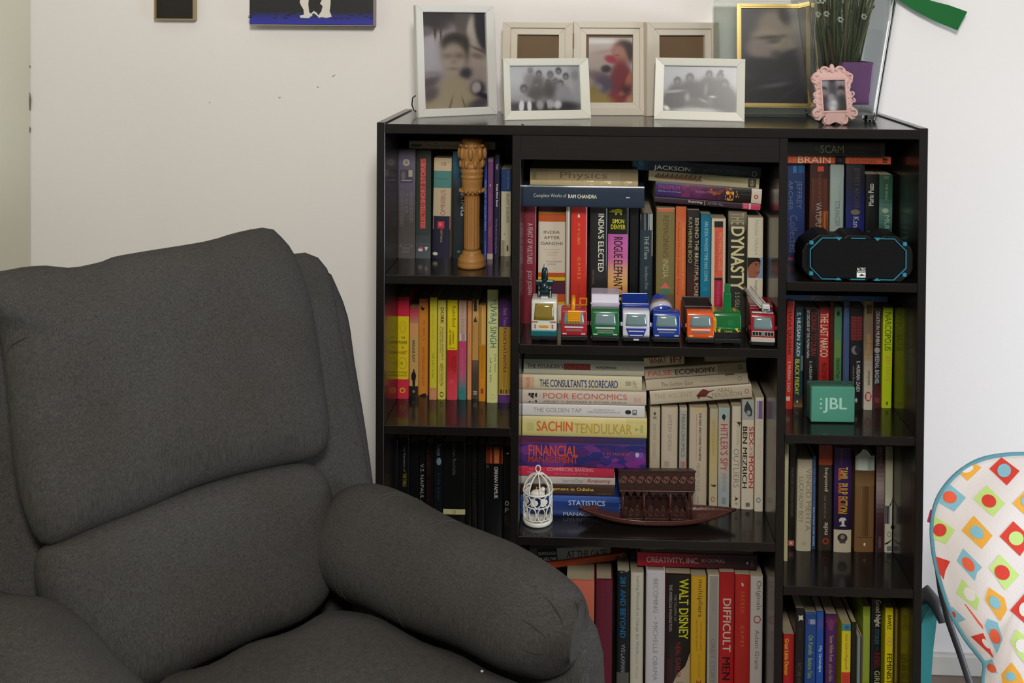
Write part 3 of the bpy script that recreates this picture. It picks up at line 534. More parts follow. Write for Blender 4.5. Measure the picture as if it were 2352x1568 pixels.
R.v(442, 602, 530, 1428, 'a79c88', 'wide white paperback with an envelope flap drawn at its top', [
    ('p', [(533, .1), (533, .9), (568, .52)], 'b0945c'), ('p', [(537, .2), (537, .8), (560, .52)], 'b49c68'), ('d', 'THE MAN WHO OWNS THE NEWS', 573, 1008, .53, .67, '26221c', 1), ('d', 'Inside the secret world of Rupert', 590, 1000, .35, .43, '9c5c40'), ('d', 'MICHAEL WOLFF', 1030, 1280, .42, .62, '8a8272'), ('d', 'vintage', 1325, 1395, .45, .55, '6c6658')])
R.v(625, 699, 540, 1422, 'a59770', 'narrow tan paperback with orange ring near its foot', [('g', 540, 1422, 0, 1, ['9c9480', 'a0905c', 'a59870', 'a89e84']), ('d', 'AMITAV GHOSH', 640, 955, .3, .62, '847850'), ('p', [(1225, .1), (1225, .9), (1245, .7), (1240, .4)], '38301c'), ('o', 1332, 1378, .22, .7, '94422c', .3)])
R.v(704, 806, 532, 1430, 'a0988a', 'white and grey blue paperback with tall red capitals running down', [
    ('r', 532, 625, 0, 1, '8a9894'), ('e', 590, 640, .3, .62, '1c2024'), ('p', [(625, .42), (658, .5), (628, .56)], '1c2024'), ('d', "HITLER'S SPY", 680, 1100, .18, .85, '983034', 0), ('g', 1090, 1430, 0, 1, ['a0988a', '8c9494', '8a9494']), ('d', 'JAMES HAYWARD', 1120, 1285, .25, .75, '74706c'), ('r', 1340, 1400, .35, .7, '747c7c')], bulge=.04)
R.v(826, 908, 520, 1440, 'b0a794', 'white paperback with thin grey capitals and a small black bird', [
    ('p', [(655, .8), (668, .98), (700, .8), (680, .7), (665, .5)], '2c2a26'), ('d', 'MALCOLM GLADWELL', 680, 870, .5, .8, '868072'), ('r', 655, 660, .1, .9, '8c8474'), ('d', 'OUTLIERS', 900, 1250, .18, .78, '7a7468'), ('p', [(1318, .35), (1340, .5), (1345, .75), (1360, .6), (1368, .3), (1350, .45)], '26241f'), ('e', 1380, 1405, .4, .7, '8c8474')])
R.v(916, 1025, 465, 1447, 'b2a996', 'white paperback with bold red and black capitals and a photo head', [
    ('r', 465, 640, 0, 1, '8c908c'), ('p', [(470, .4), (520, .2), (560, .15), (600, .4), (612, .6), (600, .8), (560, .85), (520, .7)], '2c3034'), ('e', 555, 600, .35, .7, '7c8484'), ('d', 'SEX', 700, 872, .58, .98, 'a82c24', 1), ('d', 'ON THE', 880, 962, .62, .9, '9c5c50'), ('d', 'MOON', 968, 1255, .58, .98, 'a82c24', 1), ('d', 'BEN MEZRICH', 700, 1255, .06, .44, '1c1a18', 1), ('r', 1385, 1420, .35, .7, '5c5850')], bulge=.04)
R.v(1034, 1112, 440, 1465, 'b0a896', 'white spine with violet picture at top and blue ring at foot', [
    ('r', 470, 632, .15, 1, '7c6c84'), ('s', 470, 630, .2, 1, ['64588c', 'a07c70', '5c5078', '8c8c9c'], 16, 20, .2, 5), ('d', 'THE ACT OF CREATION', 640, 1000, .2, .7, 'a39b8a'), ('o', 1340, 1385, .2, .72, '3c5c74', .3)])
g = 'books lying flat in the right pile of the centre middle compartment'
RL = Row(1470, 800, 3.9212, H-c2, .112, g, 1.85)
T = .093
zb = RL.lay(97, 1012, 385, 508, 'a39985', 'white paperback with red kangaroo shape, lowest of the right tilted pile', [
    ('d', 'THE ASCENT', .04, .42, .42, .78, '8c826e'), ('p', [(.45, .42), (.5, .8), (.53, .92), (.58, .75), (.65, .8), (.58, .62), (.54, .3), (.5, .35), (.47, .2), (.46, .5)], '582824'), ('p', [(.54, .45), (.6, .3), (.62, .12), (.56, .3)], '484440'), ('d', 'NIALL', .67, .82, .6, .88, '746a58'), ('d', 'FERGUSON', .61, .9, .25, .55, '746a58'), ('o', .93, .97, .35, .7, '903c34', .3)], tilt=T, zb=None)
zb = RL.lay(58, 976, 282, 381, 'a0957f', 'thin cream paperback with small grey title in the tilted pile', [('d', 'The Golden Gate', .15, .46, .3, .68, '5c564a'), ('d', 'VIKRAM SETH', .53, .8, .4, .58, '8a8068'), ('o', .9, .94, .35, .75, '6c6452', .25), ('r', .78, .87, .9, 1, '3a2420')], tilt=T, zb=zb+.0006)
zb = RL.lay(45, 961, 178, 271, 'a0937c', 'cream economics paperback with red and black sans title', [('d', 'FALSE', .035, .27, .28, .78, 'b05448', 1), ('d', 'ECONOMY', .3, .7, .26, .78, '3c3a32', 1), ('d', 'ALAN BEATTIE', .73, .88, .4, .56, '7c7460'), ('o', .92, .96, .35, .8, '3c382c', .35), ('r', .72, 1, 0, 1, '7f7660', 4), ('o', .92, .96, .35, .8, '2c281c', .35)], tilt=T, zb=zb+.0006)
RL.lay(8, 402, 92, 176, '8c8264', 'small white paperback with dark red question title, top left of tilted pile', [('d', 'WHAT', .2, .6, .3, .95, '5c1c18', 1), ('d', 'IF?', .68, .95, .3, .95, '5c1c18', 1)], tilt=T, zb=zb+.0006, Y=.118)
RL.lay(585, 956, 72, 122, '6c6450', 'small thin grey booklet squeezed under the shelf at top right of tilted pile', [('r', .05, .95, .3, .4, '7c745c')], tilt=.03, Y=.118, zb=None)
# ------------------------------------------------------------------ centre bottom compartment
g = 'books standing in the centre bottom compartment'
R = Row(1180, 1230, 4.6391, H-c3, .09, g, 1.8)
R.v(560, 858, 470, None, 'a85238', 'salmon orange book beside the armchair, leftmost in the bottom compartment', [('g', 470, 1400, 0, 1, ['ac5a48', 'a4523a', '9c4a30'])], bulge=.02, dp=.15)
R.v(868, 1052, 466, None, '501222', 'plain maroon cloth hardback in bottom compartment', [], hard=True, bulge=.1, dp=.15, rough=.7, k=1.5)
R.v(1100, 1232, 378, None, '15181a', 'black cricket memoir with blue capitals running down', [('d', '281 AND BEYOND', 430, 1082, .25, .7, '1c5a80', 1), ('d', 'VVS LAXMAN', 1150, 1445, .35, .68, '808484'), ('r', 1450, 1600, 0, 1, '4a4a44'), ('p', [(378, .2), (378, .85), (365, .8), (390, .3)], '7c7c78')], Y=.085, dp=.15)
R.v(1243, 1382, 390, None, 'aca896', 'white spine with thin slate serif title in bottom compartment', [('d', 'Leaving Microsoft to Change the World', 425, 1255, .38, .68, '6c7074'), ('d', 'John Wood', 1265, 1510, .36, .64, 'a08478')])
R = Row(1450, 1230, 4.6391, H-c3, .09, g, 1.8)
R.v(156, 358, 370, None, 'b0acae', 'broad white memoir with spaced grey capitals', [('d', 'BECOMING', 450, 812, .38, .62, '74787c', 0), ('d', '~', 850, 880, .46, .54, '8c8c8c'), ('d', 'MICHELLE OBAMA', 915, 1535, .38, .62, '7c8084', 0), ('r', 370, 380, 0, 1, 'bcb8ba')], Y=.085, dp=.15, hard=True)
R.v(362, 630, 406, None, '1d1817', 'thick black biography with bright yellow capitals and cream lower shape', [
    ('r', 406, 1600, 0, .05, '3c1216'), ('d', 'WALT DISNEY', 450, 1090, .54, .92, 'b0b01c', 1), ('d', 'THE TRIUMPH OF', 615, 900, .34, .44, '74706c'), ('d', 'THE AMERICAN IMAGINATION', 512, 1010, .14, .26, '94908c'), ('p', [(1235, 1), (1300, .92), (1380, .8), (1430, .6), (1480, .45), (1560, .32), (1610, .3), (1610, 1)], '9c8c74'), ('o', 1540, 1600, .45, .75, '4c4038', .15), ('d', 'NEAL GABLER', 1125, 1500, .42, .62, '7c2c2c'), ('s', 1300, 1560, .05, .3, ['3a2220', '2c1a1a'], 8, 50, .1, 3)], Y=.088, dp=.15)
R.v(634, 796, 430, None, 'b48c1e', 'golden yellow paperback with grey brown title, right of the thick black biography', [('d', 'multipliers', 460, 860, .38, .78, '4c3c18'), ('d', 'HOW THE BEST LEADERS', 905, 1220, .62, .72, '7c5c14'), ('d', 'MAKE EVERYONE SMARTER', 885, 1220, .34, .44, '7c5c14'), ('d', 'LIZ WISEMAN', 1255, 1500, .48, .66, '9c7818'), ('d', '2', 1530, 1570, .4, .7, '8c2c18', 1)], Y=.092)
R.v(812, 934, 414, None, 'a8a294', 'white spine with grey inner panel in bottom compartment', [('r', 424, 1600, .14, .88, '86807a'), ('d', 'MAN OF WAR', 470, 800, .35, .65, '7c7672'), ('d', 'ORBIT STORY', 1095, 1560, .3, .68, '6c665f')])
R.v(936, 1096, 390, None, '9c1a1e', 'red book with large cream capitals then black ones', [('g', 390, 600, 0, 1, ['8c1a1c', '9a1a1e']), ('d', 'DIFFICULT', 662, 1232, .24, .78, 'b4a494', 1), ('d', 'MEN', 1285, 1530, .22, .76, '2c0c0e', 1)], Y=.088)
R.v(1101, 1263, 416, None, '9c221e', 'deep red paperback with tiny emblem and spaced gold letters, beside the red and cream one', [('p', [(490, .45), (505, .4), (535, .46), (530, .58), (505, .55)], 'b8a08c'), ('d', 'S A C R E D', 590, 815, .38, .62, 'a8642c'), ('d', 'G A M E S', 950, 1175, .38, .62, 'a8642c'), ('d', 'VIKRAM CHANDRA', 1220, 1540, .42, .58, '7c3c20')])
R.v(1267, 1400, 431, None, 'a69f98', 'white spine with a small red ring, rightmost in bottom compartment', [('d', 'Originals', 475, 785, .4, .85, '4c4846'), ('o', 845, 928, .25, .85, '7c3c38', .25), ('d', 'Adam Grant', 998, 1420, .38, .74, '6a6462')])
g = 'books lying flat in the centre bottom compartment'
zt = at(1330, 1331, .09).z
RL = Row(0, 0, 1, H-c3, .135, g, 1.7)
b1 = RL.lay(1247, 1437, 1292.5, 1308, '9e3d1c', 'thin orange book lying tilted across the uprights near the armchair', [('d', 'THE STORY OF ASIA AND THE WEST', .3, .78, .35, .65, '9c4a34'), ('e', .93, .96, .5, .8, 'c0a898')], tilt=.155, zb=None)
RL.lay(1218, 1404, 1260, 1292, '6c6c64', 'grey flat book with a black block at left, above the thin orange one', [('r', 0, .09, 0, 1, '3a3a34'), ('r', .09, .34, 0, 1, '141312'), ('d', 'BURROUGH', .11, .33, .55, .78, '8c8c88', 1), ('d', '& HELYAR', .13, .33, .14, .4, 'b0b0ac', 1), ('d', 'AT THE GATE', .46, .95, .3, .8, '2c2c26', 1), ('g', .34, 1, 0, .2, ['6c7074', '6c7074'], 3)], tilt=.062, zb=None, Y=.14)
RL = Row(1450, 1230, 4.6391, H-c3, .098, g, 1.7)
zt = at(*RL.px(257, 370), .085).z
zb = RL.lay(66, 1342, 207, 350, '98182a', 'red to plum paperback with white capitals lying on the uprights', [('g', 0, 1, 0, 1, ['a01a2c', '98182a', '801828', '4a1824', '301822', '26161e'], 22), ('d', 'CREATIVITY, INC.', .075, .515, .26, .74, 'b8a4a0', 1), ('d', 'ED CATMULL', .535, .73, .46, .7, 'b09c98', 1), ('d', 'with Amy Wallace', .55, .72, .2, .32, '70343c'), ('p', [(.905, .45), (.92, .62), (.925, .4)], 'c0b8b8'), ('r', .945, .965, .25, .7, '4c3c48')], zb=zt+.0006, tilt=-.004)
RL.lay(98, 1300, 150, 205, '15100e', 'thin black book under the shelf, on top of the red to plum paperback', [('d', 'Marco Polo', .03, .14, .4, .8, '5c4c2c')], zb=zb+.0006)
# ------------------------------------------------------------------ right column
g = 'books in the upper right compartment'
R = Row(1790, 290, 4.0205, H-s1, .115, g, 1.8)
R.v(72, 234, 337, 1268, '1c2a50', 'navy blue paperback with two author lines, leftmost in upper right compartment', [
    ('g', 337, 1268, 0, 1, ['1c3050', '1c2a4c', '20305e', '1c284c', '141a2c']), ('r', 365, 430, .3, .5, '2c5c80'), ('r', 360, 430, .62, .95, '1f4468'), ('d', 'JEFFREY', 500, 760, .42, .82, '4c5c74'), ('d', 'ARCHER', 500, 775, .06, .3, '4c5c74'), ('d', 'Collected', 820, 1160, .15, .58, '48506c'), ('h', 'PAN', 1205, 1240, .1, .4, '8c3040', 1)], bulge=.03)
R.v(278, 458, 345, None, '38201a', 'brown fantasy paperback with small red square at top', [
    ('g', 345, 1200, 0, 1, ['2c1a16', '381e18', '3c2418', '40261a']), ('r', 368, 415, .38, .7, 'a03828'), ('s', 780, 1000, .5, .95, ['7c4420', '8c5428', '603018'], 12, 34, .14, 3), ('s', 480, 780, .1, .9, ['42241c', '4c2a1e'], 16, 40, .16, 6), ('d', 'THE OATH OF THE', 430, 690, .42, .55, '6c3828'), ('d', 'VAYUPUTRAS', 700, 1060, .3, .6, '8c8480')])
R.v(466, 593, 350, None, '82908a', 'pale grey green paperback in upper right compartment', [('d', 'THE LITTLE WHISPER', 410, 700, .6, .78, '6c7c74'), ('d', 'STRANGER', 690, 920, .35, .72, '56645e'), ('g', 350, 470, 0, 1, ['74827c', '7e8c86'])])
R.v(613, 786, 347, None, '161a40', 'dark to violet blue paperback with faint gold letters', [('g', 347, 1100, 0, 1, ['1c1c20', '1a1a28', '181c44', '1a2058', '181c50']), ('d', 'JEFFREY ARCHER', 378, 755, .36, .72, '3c3828'), ('e', 765, 815, .25, .75, '5c5844'), ('d', 'Kane &', 833, 1020, .38, .7, '8c8c9c', 0)])
R.v(790, 912, 442, None, '101112', 'black crime novel with small white cursive name', [('u', 'Mario Puzo', 528, 732, .22, .62, 'a4a49c', 1), ('r', 970, 1005, .2, .45, '6c6a44')], Y=.12)
R.v(920, 1042, 448, None, '274438', 'mottled green paperback, last upright in upper right compartment', [('g', 448, 1200, 0, 1, ['1c342c', '20402f', '234438', '44645a', '38584c', '14302a', '305044', '44604c'], 20), ('e', 755, 800, .2, .7, '7c8c70'), ('r', 455, 485, .3, .7, '3c4c34'), ('d', 'THE SPOILS', 530, 680, .45, .6, '6c8478'), ('d', 'MULLAH', 820, 1100, .4, .78, '7c9484')], Y=.12)
zt = at(*R.px(400, 345), .115).z
RL = Row(1790, 290, 4.0205, H-s1, .11, g, 2.0)
zb = RL.lay(78, 1030, 251, 325, 'a44a2c', 'orange flat book with a black gap in its spine and pale capitals', [
    ('d', 'THE', .05, .075, .2, .75, 'b8704c'), ('d', 'BRAIN', .1, .415, .08, .9, 'c8a488', 0), ('r', .46, .56, 0, 1, '14110f'), ('e', .5, .52, .4, .6, '3c3c30'), ('d', 'DAVID', .63, .88, .65, .9, '7c3820'), ('d', 'EAGLEMAN', .6, .86, .1, .55, '6c301c'), ('r', .92, .965, .25, .38, '2c1814'), ('r', .92, .965, .5, .8, '2c1814')], zb=zt+.0006)
RL.lay(80, 975, 120, 250, '24231c', 'thick dark olive book with pale capitals lying under the top panel', [('g', 0, 1, 0, 1, ['26241c', '24231e', '1f1e1a'], 6), ('d', 'THE', .27, .33, .4, .58, '54543c'), ('d', 'SCAM', .335, .575, .24, .78, '80805c', 0), ('d', 'from Harshad Mehta', .62, .8, .6, .72, '48442c'), ('d', 'to Ketan Parekh', .62, .8, .25, .38, '48442c'), ('r', .94, .955, .1, .9, '3c1c18'), ('r', .955, 1, 0, 1, '2c2c28')], zb=zb+.0006, Y=.1)
g = 'books in the right compartment with the green speaker'
R = Row(1790, 660, 4.3543, H-s2, .115, g, 1.9)
R.v(66, 140, 135, 1213, '9c2a22', 'red crime paperback with distressed black letters, leftmost beside the divider', [('d', 'MAFIA QUEENS', 210, 670, .1, .62, '2c1412', 1), ('d', 'S. HUSSAIN ZAIDI', 738, 1042, .2, .62, 'b89c8c'), ('r', 1088, 1130, .05, .6, 'b0a08c'), ('g', 135, 220, 0, 1, ['6a2018', '8c2820'])], lean=.006)
R.v(145, 236, 195, 1195, '1a3238', 'dark teal spine with white name and yellow capitals', [('d', 'S. HUSSAIN ZAIDI', 248, 685, .22, .62, 'a8aca4', 1), ('r', 680, 830, .7, 1, '4c5c58'), ('d', 'BLACK FRIDAY', 715, 1070, .1, .58, 'a8a424', 1), ('g', 1080, 1195, 0, 1, ['1c2c2c', '3c3424', '6c5438']), ('e', 1125, 1150, .3, .5, 'a8a08c')], lean=.008)
R.v(250, 390, 215, None, '171514', 'black mafia history with red capitals beside small white ones', [('d', 'DONGRI TO DUBAI', 248, 678, .45, .85, '6c2224', 1), ('d', 'SIX DECADES OF THE MUMBAI MAFIA', 220, 705, .15, .34, '94948c', 1), ('d', 'S. HUSSAIN ZAIDI', 732, 1020, .35, .55, '8c8c84', 1), ('r', 120, 1100, .96, 1, '4c4844')])
R.v(396, 500, 200, None, '90201e', 'bright red paperback with cream capitals above the green speaker', [('g', 200, 260, 0, 1, ['4a1a18', '8c201e']), ('d', 'THE LAST NARCO', 255, 692, .1, .86, 'b8a08c', 1), ('d', 'MALCOLM BEITH', 748, 940, .25, .75, '4c1412', 1)])
R.v(503, 543, 150, None, '40100f', 'narrow oxblood spine beside the red paperback')
R.v(546, 622, 195, None, '3c6442', 'medium green paperback with black horse head mark', [('g', 195, 1000, 0, 1, ['34583c', '406a48', '446a3c', '3c6040']), ('e', 232, 285, .3, .7, '101810'), ('r', 525, 700, .1, .9, '54703a'), ('d', 'MANHATTAN', 708, 905, .3, .75, '16301c', 1)])
R.v(640, 700, 135, None, '38486a', 'slim dusty blue spine reaching up under the flat blue book', [('g', 135, 1100, 0, 1, ['28344a', '3a4a6c', '3c4c6c', '2c3858']), ('s', 200, 900, .1, .9, ['46587a', '303e5c'], 20, 26, .2, 5)])
R.v(704, 838, 200, None, '161518', 'black paperback with a red grid and a grey moon', [
    ('r', 285, 528, .05, .92, '45181a')]+[('r', 288+i*30, 310+i*30, .08, .46, '5c2224') for i in range(8)]+[('r', 288+i*30, 310+i*30, .52, .9, '5c2224') for i in range(8)]+[('e', 578, 668, .1, .72, '5c5c60'), ('e', 575, 660, .35, .85, '1c1c22'), ('d', 'S. HUSSAIN ZAIDI', 730, 1035, .5, .78, 'a4a4a0', 1), ('d', 'with Jane Borges', 780, 970, .18, .36, '7c7c7c'), ('e', 1100, 1145, .4, .6, '8c8c8c')])
R.v(848, 936, 135, 1220, '9c9484', 'taupe Devanagari lettered spine with a red circle at its foot', [('g', 135, 1220, 0, 1, ['6a5a34', '5c4c3c', '6a5848', '8c8070', 'a09888', 'aaa292'], 20), ('s', 170, 260, .2, .8, ['2c2418', '3c3020'], 8, 16, .15), ('d', 'कोसला', 455, 720, .2, .8, '8c6a28', 1), ('d', 'उपन्यास', 825, 975, .3, .65, '4c4840', 1), ('e', 1040, 1135, .1, .9, '8c3434'), ('s', 1055, 1120, .25, .75, ['b0948c'], 8, 12, .1)])
R.v(940, 1020, 200, 1205, '2a1a1c', 'dark spine with grey white block capitals and maroon foot', [('r', 200, 235, 0, 1, '3c342c'), ('d', 'DEATH IN MUMBAI', 240, 580, .25, .75, '94948c', 1), ('e', 595, 655, .1, .8, '7c7c74'), ('d', 'MEENAL BAGHEL', 665, 965, .2, .75, '84949c', 1), ('g', 975, 1205, 0, 1, ['3c1a1e', '481c22', '401a1e']), ('s', 1100, 1150, .2, .8, ['5c3030'], 6, 12, .15)])
R.v(1028, 1128, 200, 1203, '94a414', 'neon lime paperback, brightest spine in the right column', [('d', 'NARCOPOLIS', 248, 630, .18, .82, '2c3a10', 0), ('d', 'JEET THAYIL', 680, 940, .25, .78, 'a87820', 0), ('r', 1140, 1172, .42, .62, '4c5414'), ('g', 200, 235, 0, 1, ['848f1c', '94a414'])], lean=.005)
RL = Row(1790, 660, 4.3543, H-s2, .12, g, 2.0)
zt = at(*R.px(103, 135), .115).z
RL.lay(66, 1082, 62, 118, '1a3450', 'flat slim blue book lying across the row under the shelf', [('g', 0, 1, 0, 1, ['1a3448', '20384c', '34404c', '3a4048', '1a3c6c', '1c3c6c', '1c3450'], 16), ('s', .25, .6, 0, 1, ['3c4450', '4c4c4c'], 14, .03, .3), ('d', 'Pan', .82, .9, .2, .6, '2c507c')], zb=zt+.0006, Y=.117)
g = 'books in the third right compartment'
R = Row(1790, 1000, 4.3543, H-s3, .115, g, 2.1)
R.v(50, 90, 85, 1253, '96916c', 'tall thin cream spine standing forward against the right divider', [('g', 85, 200, 0, 1, ['5c583c', '8c8868'])])
R.v(94, 160, 110, 1130, '15130f', 'narrow black paperback with a small pink square at its foot', [('d', 'THE HISTORY OF INDIAN FILM MUSIC', 315, 810, .25, .62, '4c4842'), ('r', 1045, 1098, 0, .85, 'a05450'), ('e', 1058, 1084, .2, .6, 'b48c84')], lean=.006)
R.v(172, 322, 237, 1150, '9c947e', 'cream memoir with grey capitals in two columns', [('d', 'VINOD MEHTA', 325, 950, .58, .94, '746c5c', 0), ('d', 'LUCKNOW BOY', 410, 868, .12, .42, '6c6a5c', 0), ('r', 1060, 1090, .35, .65, '8c8468')], lean=.007)
R.v(325, 366, 205, 1135, '24385c', 'slim steel blue spine with tiny white lettering', [('d', 'NEW YORK TIMES HOW PICTURES', 240, 705, .3, .7, '5c7c9c'), ('d', 'BOLLYWOOD STORY BOOKS', 715, 1100, .3, .7, '9ca8b4', 1)])
R.v(390, 528, 90, 1143, '2c261f', 'dark brown film book with orange cap and white lowercase title', [('g', 90, 290, 0, 1, ['5c2414', '7c3018', '90381c']), ('d', 'beyond', 318, 552, .36, .7, 'a09888', 1), ('d', 'the world of', 592, 825, .4, .58, '6c6458'), ('d', 'apu', 862, 985, .36, .7, 'a09888', 1), ('o', 1015, 1082, .3, .8, '7c3020', .5), ('r', 180, 182, 0, 1, '4c1c10')])
R.v(546, 722, 115, 1160, '281540', 'purple pulp fiction book with flaming yellow letters and white foot', [
    ('g', 115, 935, 0, 1, ['201030', '2c1648', '2c1848', '221434', '1c1028']), ('d', 'ANTHOLOGY', 130, 290, .35, .45, '5c4c6c'), ('d', 'TAMIL', 310, 440, .22, .76, 'b08c28', 1), ('d', 'PULP', 472, 582, .22, .76, 'b08c28', 1), ('d', 'FICTION', 602, 772, .22, .76, 'b08c28', 1), ('r', 318, 438, .24, .36, '9c4424'), ('r', 478, 572, .24, .36, '9c4424'), ('r', 610, 765, .24, .36, '9c4424'),
    ('p', [(812, .4), (812, .62), (840, .72), (838, .6), (880, .58), (900, .7), (900, .3), (880, .44), (845, .42), (860, .3), (830, .28)], 'a8a8a4'), ('r', 935, 1160, 0, 1, 'a09880'), ('e', 970, 1060, .2, .78, '2c2a28'), ('e', 985, 1030, .36, .62, '6c6a64'), ('r', 1040, 1070, .32, .66, '3c3a34')])
R.v(755, 948, 195, 1160, '64482c', 'brown book with white torn cloud shape at its top', [
    ('p', [(345, 0), (345, 1), (190, 1), (205, .85), (150, .62), (135, .5), (130, .38), (165, .25), (190, .1), (210, 0)], '8a948c'), ('s', 210, 340, .05, .95, ['7a8880', '96a098', 'a0a8a0'], 10, 26, .16), ('g', 345, 500, 0, 1, ['44301c', '5c4428', '6a5034']), ('s', 500, 1000, .3, .7, ['54401f', '4c3420', '70583a'], 16, 40, .1, 3), ('r', 1010, 1016, .1, .9, '4a341c'), ('e', 1065, 1098, .46, .56, 'b8b0a0')], bulge=.05)
R.v(966, 1050, 105, 1167, '2c181c', 'maroon spine with a silvery gradient along its middle', [('g', 105, 1167, 0, 1, ['241417', '2a1a1c', '544444', '7c706c', '6a5c5c', '40282c', '301a20', '321c20', '2c181c'], 24), ('d', 'PEOPLE', 120, 300, .35, .65, '5c4c48'), ('d', 'HARPER', 1010, 1120, .35, .65, '6c5c5c')])
R.v(1058, 1133, 108, 1167, '9c9a86', 'pale ivory spine splattered with black ink, last in the third right compartment', [('g', 108, 620, 0, 1, ['5c5a44', '84826c', '8a8872', '94927f']), ('p', [(620, 1), (640, .9), (690, .6), (720, .5), (690, .8)], '1c1a1a'), ('s', 700, 880, 0, .6, ['1c1a1c', '54505c', '3c383c'], 14, 22, .16, 6), ('p', [(890, 1), (930, 1), (925, .8), (905, .8)], '161414'), ('o', 960, 1010, .3, .85, '4c4854', .2), ('p', [(1030, 1), (1045, .9), (1080, .4), (1090, 0), (1078, 0), (1060, .4), (1040, .85)], '161414'), ('s', 1100, 1150, .2, .9, ['5c5860'], 8, 12, .1)])
g = 'picture books in the bottom right compartment'
R = Row(1790, 1340, 6.72, H-s4, .06, g, 2.2)
R.v(60, 228, 785, None, '8c1c1c', 'low red book with yellow title, leftmost in bottom right compartment', [('d', 'Great Little Dances', 842, 1402, .1, .48, 'b08c20', 1)], Y=.085)
R.v(243, 378, 385, None, '181412', 'black book with a small white star mark', [('p', [(480, .3), (490, .5), (480, .85), (520, .8), (560, .9), (550, .55), (570, .3), (530, .35)], 'a49c8c'), ('d', 'DISCOVERY', 680, 860, .4, .6, '3c342c'), ('d', 'PICTURE ATLAS', 1215, 1600, .3, .65, '4c443c')], Y=.078, lean=.004)
R.v(390, 566, 450, None, '1e3868', 'wide blue book with olive yellow lettering in bottom right compartment', [('r', 450, 460, 0, 1, '30507c'), ('s', 540, 620, .2, .9, ['5c3c6c', '6c7c8c'], 8, 20, .14), ('d', 'On Kamala', 790, 1090, .3, .72, '6c7c54', 1), ('d', 'Bedtime Tales', 1140, 1450, .26, .66, '6c7c4c', 1)], Y=.078, lean=.004)
R.v(570, 680, 430, None, '1c4080', 'bright cobalt book with white handwriting', [('e', 540, 700, .1, .95, '3c3c78'), ('d', 'My Grandpa', 955, 1360, .25, .8, 'a0acb8', 0)], Y=.076, lean=.002)
R.v(712, 884, 470, None, '3c1c4c', 'deep purple book with gold lettering in bottom right compartment', [('g', 470, 600, 0, 1, ['2c1438', '5c2048']), ('e', 540, 720, .2, .7, '5c2a50'), ('d', 'Snow White Rose', 795, 1195, .35, .7, '8c7048', 1), ('d', 'and other fables', 1230, 1500, .3, .66, '7c6444', 1)], Y=.074)
R.v(960, 1100, 610, None, 'a8961c', 'book striped teal, yellow and red with brown lettering', [('r', 610, 725, 0, 1, '34706c'), ('e', 640, 700, .3, .8, '3c4468'), ('r', 725, 1360, 0, 1, 'b0a01e'), ('d', 'Quick Guide to Playgrounds', 770, 1320, .3, .7, '5c4414'), ('r', 1360, 1700, 0, 1, 'a03420'), ('d', 'LILY', 1420, 1600, .3, .7, '8c241c')], Y=.066)
R.v(1112, 1190, 600, None, '1e1b12', 'narrow dark olive spine beside the striped yellow one', [], Y=.075)
R.v(1200, 1250, 815, None, '6c7874', 'slim pale grey green spine in bottom right compartment', [], Y=.07)
R.v(1253, 1284, 820, None, '4c3a44', 'slim mauve grey spine left of the lime green one', [], Y=.07)
R.v(1288, 1400, 345, None, '78861e', 'olive lime picture book in bottom right compartment', [('g', 345, 1600, 0, 1, ['6c7a26', '74841c', '707c18', '78882c', '74841c']), ('s', 500, 1500, .1, .9, ['7c8a30'], 20, 40, .2)], Y=.08)
R.v(1412, 1580, 235, None, '101214', 'tall black book with cream hand lettering for girls', [('d', 'Good Night', 245, 660, .25, .9, 'a8a090', 1), ('d', 'STORIES', 690, 930, .35, .75, '2c4c54', 1), ('d', 'FOR', 965, 1020, .45, .68, '2c3c3c', 1), ('d', 'REBEL', 1050, 1310, .35, .85, '5c1c1c', 1), ('d', 'GIRLS', 1330, 1600, .35, .85, '8c8c68', 1)], Y=.085)
R.v(1632, 1757, 370, None, 'b8ac10', 'lemon yellow book with black capitals, brightest in bottom right compartment', [('d', 'BAWEZ', 480, 705, .25, .72, '1c1a10', 1), ('o', 825, 890, .25, .8, 'b07c5c', .3), ('o', 880, 955, .25, .8, 'b07c5c', .3), ('d', 'FEMINIST', 1075, 1540, .22, .88, '3c3410', 1)], Y=.085)
R.v(1783, 1893, 388, None, '5c4c1c', 'muddy ochre book beside the orange brown one', [('s', 450, 1500, .1, .9, ['4c4018', '6c5c24'], 24, 50, .2, 3), ('d', 'TALES', 480, 700, .35, .7, '3c3414')], Y=.085)
R.v(1898, 1972, 235, None, '7c4a20', 'tall orange brown spine, rightmost in bottom right compartment', [('g', 235, 1600, 0, 1, ['6c4018', '6a3c1c', '5c3014', '7c501c', '74481c'])], Y=.09)
